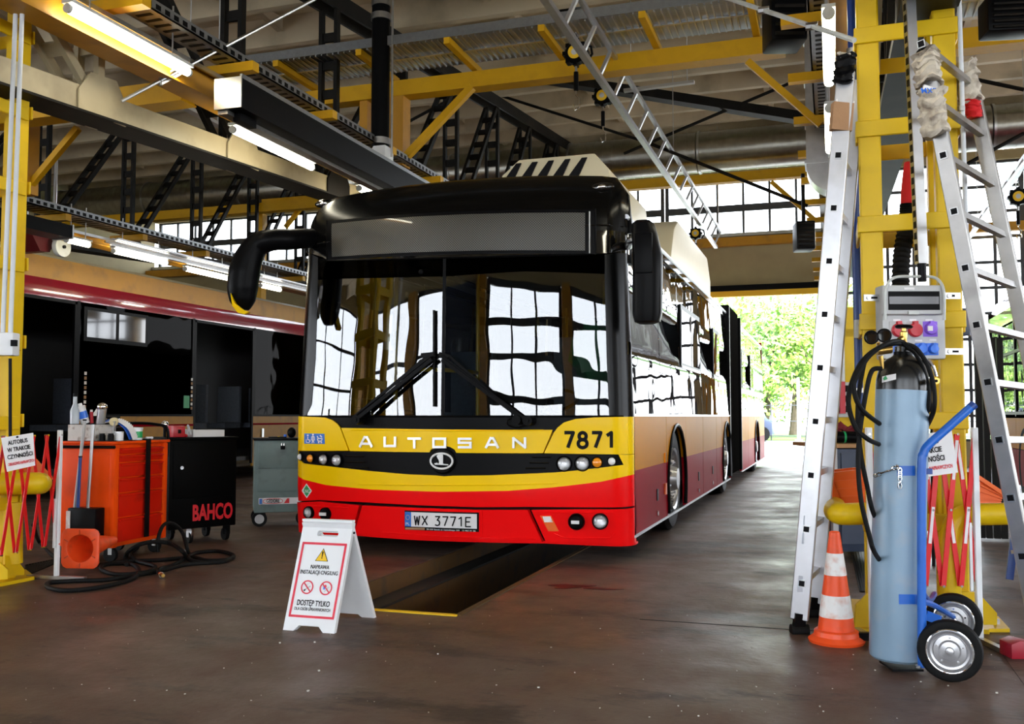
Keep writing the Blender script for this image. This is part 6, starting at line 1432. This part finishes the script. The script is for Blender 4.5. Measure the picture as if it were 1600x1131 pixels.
for z0, z1 in zip(zd, zd[1:]):
    dw = lb(.06, Wc - .06, .005, .05, z0 + .004, z1 - .006, 'drawer', DRED, rc_, .006); lb(.065, Wc - .065, -.01, .008, z1 - .022, z1 - .010, 'drawer_lip', DRED, dw, .003)
lb(Wc * .53, Wc * .53 + .045, -.022, -.012, .14, .84, 'strap', INKK, rc_); lb(Wc * .53, Wc * .53 + .045, -.02, Dc + .02, .832, .838, 'strap', INKK, rc_)
for u, v in ((.06, .06), (Wc - .06, .06), (.06, Dc - .06), (Wc - .06, Dc - .06)):
    c = loc(u, v, .05); cw = B().cyl(c - x * .014, c + x * .014, .049, n=18).build('caster', RUB, rc_); B().bar(c + V(0, 0, 0), c + V(0, 0, .055), .04, .03).build('caster_fork', GAL, cw)
# push handle loop behind
B().tube(spline([loc(Wc * .45, Dc, .86), loc(Wc * .5, Dc * .9, .93), loc(Wc * .75, Dc * .5, .95), loc(Wc * .98, .1, .94), loc(Wc + .03, .03, .90), loc(Wc + .03, .03, .70)], 8), .011, 8).build('push_handle', SBLK, rc_)
B().tube([loc(-.03, -.02, .79), loc(-.03, Dc + .02, .79)], .011, 8).build('side_rail', SBLK, rc_); 
# tools in a black holder on its side
def sideobj(nm, lbl, cat, pts, r, m): 
    t = thing(nm, lbl, cat, pts[-1]); return t
for i, (v0, v1, zt_, m, lb_) in enumerate(((.12, .17, .945, GAL, 'grey handled shovel handle leaning on the side of the red cabinet, nearest to the drawers'), (.20, .27, .97, LGR, 'long grey broom handle leaning on the side of the red cabinet, in the middle'), (.22, .23, .72, DBL, 'thin blue handle behind the broom on the red cabinet side'))):
    t = thing(['shovel', 'broom', 'scraper'][i], lb_, 'tool', loc(-.06, v1, .2)); B().tube([loc(-.05 - .01 * i, v1, .30), loc(-.05 - .01 * i, v0 + .02 * (i == 0), zt_)], .011, 8).build('handle', m, t)
    B().cyl(loc(-.05 - .01 * i, v0 + .02 * (i == 0), zt_), loc(-.05 - .01 * i, v0 + .02 * (i == 0), zt_ + .01), .013, n=8).build('handle_cap', SBLK, t)
    B().box(loc(-.05 - .01 * i, v1, .28), (.02, .06, .05), R=RCb).build('socket_head', SBLK, t)
dp_ = thing('dustpan', 'black dustpan with worn white edge on the side of the red cabinet', 'dustpan', loc(-.04, .2, .2)); 
B().box(loc(-.06, .17, .27), (.10, .22, .22), R=RCb).build('pan', SBLK, dp_, bevel=.01); B().box(loc(-.113, .27, .28), (.006, .03, .16), R=RCb).build('worn_edge', REF, dp_)
# objects on top of the red cabinet
TZ = CZ1 + .004
def topthing(nm, lbl, cat, u, v, z=TZ): return thing(nm, lbl, cat, loc(u, v, z))
def tm(u, v, z=TZ): return Matrix.Translation(loc(u, v, z))
bx = topthing('marbled_box', 'white and brown marbled box on the red tool cabinet', 'box', .03, .3); MRB = mat('marbled_card', (.62, .58, .55), .5, var=.2, dirt=(.2, .12, .09), dirt_amt=1, dirt_scale=22)
lb(-.0, .22, .16, .38, TZ, TZ + .11, 'box_body', MRB, bx); lb(.0 + .02, .2, .18, .36, TZ + .111, TZ + .114, 'box_opening', INKK, bx)
t = topthing('glass_bottle', 'clear bottle standing in the marbled box', 'bottle', .03, .38); B().lathe([(0, 0), (.03, 0), (.032, .09), (.014, .14), (.013, .19), (0, .19)], n=18, M=tm(.04, .36, TZ + .115)).build('body', mat('clear_bottle', (.45, .50, .55), .15), t); B().cyl(loc(.04, .36, TZ + .305), loc(.04, .36, TZ + .33), .014, n=12).build('cap', SBLK, t)
t = topthing('spray_can', 'blue and white spray can tilted in the marbled box', 'can', .08, .3); q0, q1 = loc(.1, .32, TZ + .12), loc(.07, .34, TZ + .24); B().cyl(q0, q1, .03, n=16).build('body', WHT, t); B().cyl(q0.lerp(q1, .3), q0.lerp(q1, .7), .031, n=16).build('label_band', BPL, t); B().cyl(q1, q1.lerp(q0, -.15), .015, n=12).build('nozzle', WHT, t)
t = topthing('spray_can', 'silver can with rounded top at the cabinet corner', 'can', .05, .2); B().cyl(loc(.13, .22, TZ + .115), loc(.12, .20, TZ + .22), .03, n=16).build('body', ALU, t); B().sph(loc(.12, .20, TZ + .235), .036, (1, 1, .8), 14).build('cap', CHR, t)
t = topthing('red_marker', 'short red tube standing in the marbled box', 'tube', .1, .2); B().cyl(loc(.12, .28, TZ + .115), loc(.11, .28, TZ + .2), .012, n=12).build('body', RPL, t); B().cyl(loc(.11, .28, TZ + .2), loc(.11, .28, TZ + .215), .009, n=10).build('cap', WHT, t)
t = topthing('paint_roller', 'yellow fleece paint roller lying on the marbled box', 'roller', .15, .15); B().cyl(loc(.14, .12, TZ + .13), loc(.22, .17, TZ + .13), .03, n=16).build('sleeve', mat('roller_fleece', (.7, .6, .35), .95, bump=.4), t); B().tube([loc(.14, .12, TZ + .13), loc(.1, .08, TZ + .13), loc(.08, .08, TZ + .05)], .005, 6).build('wire', GAL, t)
t = topthing('tin_can', 'small silver tin on the red cabinet top', 'tin', .1, .02); B().cyl(loc(.10, .02 + .03, TZ), loc(.10, .05, TZ + .055), .034, n=20).build('body', WHT, t); B().cyl(loc(.1, .05, TZ + .055), loc(.1, .05, TZ + .062), .036, n=20).build('lid', GAL, t)
t = topthing('cream_tub', 'white tub with green label on the red cabinet top', 'tub', .33, .04); B().cyl(loc(.31, .06, TZ), loc(.31, .06, TZ + .075), .045, n=24).build('body', WHT, t); B().cyl(loc(.31, .06, TZ + .015), loc(.31, .06, TZ + .06), .0455, n=24).build('label_band', SIGG, t); B().cyl(loc(.31, .06, TZ + .075), loc(.31, .06, TZ + .088), .048, n=24).build('lid', WHT, t)
t = topthing('folded_cloth', 'blue and white cloth draped over the edge of the red cabinet', 'cloth', .2, .03)
for m, dv in ((BPL, .03), (PAP, 0)):
    b = B(); pr = spline([loc(.14, .2 + dv, TZ + .12), loc(.17, .12 + dv, TZ + .13), loc(.2, .05 + dv, TZ + .08), loc(.22, .02 + dv, TZ + .0)], 6)
    for p0, p1 in zip(pr, pr[1:]): b.prism([p0, p1, p1 + x * .05 + V(0, 0, .01), p0 + x * .06 + V(0, 0, .02)], V(0, 0, .004))
    b.build('fold', m, t)
t = topthing('tool_case', 'black open tool case on the back of the red cabinet', 'case', .4, .3); lb(.22, Wc - .03, .22, .40, TZ, TZ + .09, 'case_body', SBLK, t, .01); lb(.22, Wc - .03, .395, .41, TZ + .09, TZ + .17, 'case_lid', SBLK, t, .004)
for u in (.4, .5): B().box(loc(u, .39, TZ + .14), (.04, .012, .03), R=RCb).build('case_latch', GAL, t)
t = topthing('folded_paper', 'white folded paper peak on the black tool case', 'paper', .4, .3); B().prism([loc(.26, .39, TZ + .172), loc(.36, .39, TZ + .172), loc(.31, .39, TZ + .225)], y * .003).build('sheet', PAP, t); B().prism([loc(.26, .38, TZ + .172), loc(.36, .38, TZ + .172), loc(.31, .39, TZ + .222)], y * .002).build('sheet', PAP, t)
t = topthing('screwdriver', 'white handled tool lying at the strap on the red cabinet', 'tool', .36, .02); B().cyl(loc(.36, .01, TZ + .012), loc(.42, -.0, TZ + .012), .009, n=8).build('handle', WHT, t); B().cyl(loc(.33, .015, TZ + .012), loc(.36, .01, TZ + .012), .003, n=6).build('blade', GAL, t)
for i, (u, v) in enumerate(((.02, .05), (.02, .12))):
    t = topthing('black_jar', ['small black jar at the cabinet corner beside the broom', 'small dark jar behind the broom on the red cabinet'][i], 'jar', u, v); B().cyl(loc(u, v, TZ), loc(u, v, TZ + .04), .022, n=14).build('body', SBLK, t); B().cyl(loc(u, v, TZ + .04), loc(u, v, TZ + .05), .018, n=14).build('lid', INKK, t)
# black cart
a, x, y0_, Wc = cabinet_frame(266, 7.46, 371, 7.86); y = HF - x * HF.dot(x); y.normalize(); RCb = Matrix((x, y, V(0, 0, 1))).transposed(); Dc = .45
bc = thing('tool_cabinet', 'black tool cabinet with large red lettering on its front', 'tool cabinet', loc(Wc / 2, Dc / 2, 0))
BKC = mat('cabinet_black', (.002, .002, .002), .5, spec=.05)
lb(0, Wc, 0, Dc, .12, .815, 'body', BKC, bc, .008); lb(-.005, Wc + .01, -.01, Dc, .815, .835, 'top', BKC, bc, .005); lb(.03, Wc - .03, -.006, 0, .36, .79, 'door', BKC, bc, .002)
lettering('BAHCO', .17, 'lettering', INKR, bc, loc(Wc * .645, -.004, .235), x, V(0, 0, 1), .035, .001, w=Wc * .60)
B().cyl(loc(.09, -.006, .60), loc(.09, -.03, .60), .014, n=12).build('lock', CHR, bc)
for u, v in ((.2, .06), (Wc - .06, .06), (.2, Dc - .06), (Wc - .06, Dc - .06)):
    c = loc(u, v, .05); cw = B().cyl(c - x * .014, c + x * .014, .049, n=18).build('caster', RUB, bc); B().bar(c + V(0, 0, 0) - y * .02, c + V(0, 0, .07) - y * .02, .05, .03).build('caster_fork', CHR if (u < .3 and v < .1) else SBLK, cw)
TZ = .836
t = topthing('red_power_box', 'small red box on the black cabinet beside the handle loop', 'box', .06, .1); lb(.05, .15, .05, .15, TZ, TZ + .09, 'case_body', RPL, t, .008); lb(.09, .11, .04, .05, TZ + .03, TZ + .06, 'switch', INKK, t)
t = topthing('white_carton', 'low white cardboard tray on the black cabinet', 'carton', .4, .1); lb(.22, .49, .06, .26, TZ, TZ + .055, 'tray_body', PAP, t); lb(.22, .235, .055, .26, TZ, TZ + .06, 'tray_flap', PAP, t)
t = topthing('grey_pump_handle', 'grey crooked hand tool between the red box and the carton', 'tool', .18, .1); B().tube(spline([loc(.17, .08, TZ + .01), loc(.19, .08, TZ + .06), loc(.185, .08, TZ + .09), loc(.21, .08, TZ + .02)]), .01, 8).build('handle', LGR, t); B().sph(loc(.17, .08, TZ + .012), .014).build('knob', RPL, t)
t = topthing('chrome_bulb', 'round chrome lamp reflector on the black cabinet', 'lamp', .05, .2); B().sph(loc(.05, .2, TZ + .1), .03).build('reflector', CHR, t); B().cyl(loc(.05, .2, TZ), loc(.05, .2, TZ + .08), .012, n=10).build('stand', SBLK, t)
# grey-green cart
a, x, y0_, Wc = cabinet_frame(399, 8.72, 485, 8.86); y = HF - x * HF.dot(x); y.normalize(); RCb = Matrix((x, y, V(0, 0, 1))).transposed(); Dc = .4
gc2 = thing('tool_cabinet', 'grey-green roller cabinet with a padlock beside the front corner of the yellow bus', 'tool cabinet', loc(Wc / 2, Dc / 2, 0))
lb(0, Wc, 0, Dc, .13, .78, 'body', TEAL, gc2, .008); lb(-.01, Wc + .01, -.012, Dc, .78, .80, 'top', SBLK, gc2, .003)
for z0, z1 in ((.53, .755), (.32, .52)): lb(.03, Wc - .03, -.01, .01, z0, z1, 'drawer', TEAL, gc2, .004)
pp_ = lb(.04, Wc - .01, -.012, -.004, .205, .262, 'plate', PAP, gc2); lettering('GEDORE', .045, 'lettering', INKK, pp_, loc(.165, -.014, .2335), x, V(0, 0, 1), .012, .0006, w=.115)
B().tube([loc(.165 + .085 * math.cos(t) , -.0145, .2335 + .022 * math.copysign(abs(math.sin(t)) ** .6, math.sin(t))) for t in [k * math.pi / 16 for k in range(32)]], .0025, 5, closed=True).build('plate_ring', INKR, pp_)
lb(.045, .07, -.0145, -.012, .21, .257, 'plate_mark', SIGB, pp_); B().prism([loc(.262, -.0145, .212), loc(.31, -.0145, .212), loc(.31, -.0145, .256), loc(.29, -.0145, .256)], y * .002).build('plate_mark', INKR, pp_)
lk = lb(.225, .265, -.04, -.015, .70, .735, 'padlock', SBLK, gc2, .004); B().tube([loc(.235, -.027, .735), loc(.235, -.027, .755), loc(.255, -.027, .755), loc(.255, -.027, .735)], .003, 6).build('shackle', CHR, lk)
for u, v in ((.05, .05), (Wc - .05, .05), (.05, Dc - .05)):
    c = loc(u, v, .07); cw = B().cyl(c - y * .016, c + y * .016, .068, n=22).build('caster', RUB, gc2); B().cyl(c - y * .018, c + y * .018, .042, n=20).build('caster_hub', LGR, cw)
TZ = .80
t = topthing('hand_grinder', 'small dark tool with a blue cap on the grey-green cabinet', 'tool', .35, .1); B().sph(loc(.33, .1, TZ + .05), .05, (.8, .8, 1), 12).build('body', SBLK, t); B().cyl(loc(.27, .06, TZ), loc(.27, .06, TZ + .035), .014, n=10).build('cap', BPL, t)
t = topthing('flat_tools', 'flat black tray with a yellow bit on the grey-green cabinet', 'tray', .2, .1); lb(.12, .28, .04, .12, TZ, TZ + .014, 'tray_body', SBLK, t); lb(.2, .22, .03, .05, TZ + .014, TZ + .02, 'yellow_bit', SIGY, t)
# ================================================================ FLOOR HOSES, GRATES, STAIN, CRUMBS
def fh(L, z=.012): return [G(px, py) + V(0, 0, z) for px, py in L]
hose('black hose looping in front of the lying cone', [D(52, 820, 6.6)] + fh([(62, 850), (90, 876), (125, 887), (170, 884), (204, 884), (217, 894), (206, 907), (165, 919), (110, 926), (78, 922), (76, 914), (110, 911), (165, 909), (205, 903), (250, 895), (290, 885), (330, 882)]), .014)
hose('black hose coiled flat behind the nozzle', fh([(365, 872), (352, 880), (318, 882), (295, 876), (305, 867), (340, 864), (364, 870), (358, 877), (325, 879), (300, 874), (250, 878), (200, 880), (162, 886), (160, 894), (185, 901), (230, 897), (242, 888), (215, 880), (205, 868), (215, 858)], .014), .014)
pq = fh([(198, 885), (196, 872)]) + [D(205, 858, 6.6), D(228, 848, 6.6), D(262, 848, 6.7), D(286, 862, 6.5)] + fh([(288, 876), (272, 887), (252, 893), (247, 898), (252, 903)], .02)
hose('black hose arching before the red cabinet, ending in a brass nozzle', pq, .014)
nz = thing('hose_nozzle', 'small brass nozzle at the end of the floor hose', 'nozzle', G(255, 905)); q = G(252, 903) + V(0, 0, .02); B().cyl(q, q + (G(258, 906) - G(252, 903)).normalized() * .04, .016, .011, n=10).build('nut', BRS, nz); B().cyl(q - (G(258, 906) - G(252, 903)).normalized() * .02, q, .017, n=10).build('ferrule', CHR, nz)
hose('black hose rising between the red and the black cabinet', [D(247, 862, 6.7), D(248, 838, 6.7), D(256, 820, 6.8), D(270, 818, 6.9), D(285, 832, 7.0), D(292, 856, 6.9)] + fh([(296, 868)]), .013)
def grate(q, n, lbl):
    t = thing('floor_grate', lbl, 'grate', (q[0] + q[2]) / 2); z = V(0, 0, .004)
    B().prism([p + V(0, 0, .0005) for p in q], (0, 0, .002)).build('channel', INKK, t)
    for k in range(n + 1): u = k / n; B().bar(q[0].lerp(q[1], u) + z, q[3].lerp(q[2], u) + z, .006, .008).build('bar', TRS, t)
    for u in (0, 1): B().bar(q[0].lerp(q[3], u) + z, q[1].lerp(q[2], u) + z, .012, .008).build('edge', TRS, t)
    return t
grate([G(40, 900), G(88, 880), G(100, 872), G(40, 884)], 14, 'dark floor grate beside the left pipe guard')
grate([G(1344, 925), G(1372, 925), G(1358, 838), G(1324, 838)], 8, 'dark floor grate between the traffic cone and the cylinder')
OIL = mat('oil_film', (.003, .003, .003), .35, var=.3, spec=.2)
b = B(); c = G(890, 916); pts = []
for k in range(26):
    t_ = k * 2 * math.pi / 26; rr_ = 1 + .3 * math.sin(3 * t_ + 1) + .15 * math.sin(5 * t_); pts.append(c + CR * (.115 * rr_ * math.cos(t_)) + HF * (.07 * rr_ * math.sin(t_)) + V(0, 0, .0006))
b.prism(pts, (0, 0, .0012)); pts = [G(910, 917), G(945, 919), G(975, 921), G(945, 922), G(912, 920)]; b.prism([p + V(0, 0, .0006) for p in pts], (0, 0, .0012)); o = solo(b, 'oil_puddle', OIL, 'small black oil puddle on the floor right of the pit', 'puddle'); o['kind'] = 'stuff'
CH = mat('pale_chips', (.6, .58, .52), .8, var=.3); b = B(); random.seed(3)
for k in range(150):
    px = random.uniform(20, 1590); py = random.uniform(930, 1125); p = G(px, py); s_ = random.uniform(.0015, .0045) * (1.8 if random.random() < .1 else 1); b.box(p + V(0, 0, s_ * .3), (s_, s_ * random.uniform(.5, 1.6), s_ * .6), rz=random.random() * 3)
o = b.build('floor_crumbs', CH); tag(o, 'tiny pale chips scattered over the concrete floor', 'debris', kind='stuff')
# ================================================================ OUTSIDE
o = B().mm((-60, YF + .2, -.3), (60, 95, -.02)).build('ground', PASP); o['kind'] = 'structure'
o = B().mm((-60, 42, -.02), (60, 70, .02)).build('lawn', mat('grass_green', (.12, .22, .04), .9, var=.3, scale=2)); o['kind'] = 'structure'
o = B().mm((-60, -40, -.3), (60, YB - .2, -.02)).build('ground', PASP); o['kind'] = 'structure'
def tree(x, y, h, r, lbl, m, n=5200):
    t = thing('tree', lbl, 'tree', (x, y, 0)); rnd = random.Random(int(x * 10 + y))
    b = B().tube(spline([(x, y, 0), (x + .2, y, h * .3), (x - .1, y + .2, h * .6)], 5), [.22] * 5 + [.17] * 5 + [.12], 9)
    for k in range(5): a_ = k * 1.3; b.tube([(x, y, h * .3), (x + r * .5 * math.cos(a_), y + r * .5 * math.sin(a_), h * .65)], [.09, .03], 6)
    b.build('trunk', BARK, t); vs, fs = [], []
    blobs = [(x + rnd.gauss(0, r * .45), y + rnd.gauss(0, r * .35), h * rnd.uniform(.28, .92), r * rnd.uniform(.25, .5)) for _ in range(26)]
    for i in range(n):
        cx, cy, cz, cr_ = blobs[i % len(blobs)]; d = Vector((rnd.gauss(0, 1), rnd.gauss(0, 1), rnd.gauss(0, 1))).normalized() * cr_ * rnd.uniform(.6, 1.05); p = Vector((cx, cy, cz)) + d
        s_ = rnd.uniform(.08, .2); a1_ = Vector((rnd.gauss(0, 1), rnd.gauss(0, 1), rnd.gauss(0, 1))).normalized(); a2_ = a1_.orthogonal().normalized(); k0 = len(vs)
        vs += [p - a1_ * s_, p + a2_ * s_ * .5, p + a1_ * s_, p - a2_ * s_ * .5]; fs.append((k0, k0 + 1, k0 + 2, k0 + 3))
    me = bpy.data.meshes.new('crown'); me.from_pydata([tuple(Vector(v) - Vector((x, y, 0))) for v in vs], [], fs); me.materials.append(m)
    o = bpy.data.objects.new('crown', me); COL.objects.link(o); o.parent = t; o['kind'] = 'stuff'
TL = [(-6.2, 46, 6.6, 3.2, 'bright leafy tree just beyond the bus tail outside the door', LEAF), (-3.2, 48, 7.2, 3.4, 'tall dense tree in the middle of the far doorway', LEAF2), (-.2, 46, 6.6, 3.2, 'lower bright tree at the right jamb of the far doorway', LEAF), (-5.2, 41.5, 4.6, 1.9, 'small grey-green tree in front of the tree row outside the door', LEAF2), (-9.6, 50, 7, 3.6, 'tree behind the yellow bus seen over its tail', LEAF), (-2, 53, 8.2, 4.6, 'broadest tree standing behind the other trees', LEAF), (-7, 54, 8.2, 4.6, 'broad background tree over the bus tail', LEAF2)]
for a_ in TL: tree(*a_)
sc_ = thing('parked_car', 'small dark car parked outside beyond the door', 'car', (-3.2, 38, 0)); q = (-3.25, 39.2)
B().prism([(q[0] - 1.0, q[1], .25), (q[0] + 1.0, q[1], .25), (q[0] + 1.0, q[1], .8), (q[0] + .7, q[1], .9), (q[0] + .5, q[1], 1.35), (q[0] - .6, q[1], 1.35), (q[0] - .95, q[1], .9)], (0, 1.6, 0)).build('body', NVY, sc_, bevel=.08)
B().prism([(q[0] + .62, q[1] - .02, .92), (q[0] + .44, q[1] - .02, 1.28), (q[0] - .52, q[1] - .02, 1.28), (q[0] - .8, q[1] - .02, .92)], (0, .03, 0)).build('window', BLK, sc_)
for dx in (-.6, .6): B().cyl((q[0] + dx, q[1] - .05, .3), (q[0] + dx, q[1] + .15, .3), .3, n=18).build('wheel', RUB, sc_)
lp_ = thing('lamp_post', 'slim grey post standing outside before the trees', 'post', (-1.45, 37, 0)); p = atY(1247, 600, 37); B().cyl((p.x, 37, 0), (p.x, 37, atY(1247, 590, 37).z), .07, .05, n=10).build('pole', LGR, lp_); B().cyl((p.x, 37, 0), (p.x, 37, .15), .14, n=12).build('foot', LGR, lp_)
fe = thing('mesh_fence', 'thin dark wire fence along the grass outside', 'fence', (-3, 41, 0))
for k in range(14): B().cyl((-12 + k * 1.6, 41, 0), (-12 + k * 1.6, 41, 1.5), .03, n=6).build('post', MULL, fe)
for z in (.2, .8, 1.45): B().cyl((-12, 41, z), (9, 41, z), .015, n=6).build('wire', MULL, fe)
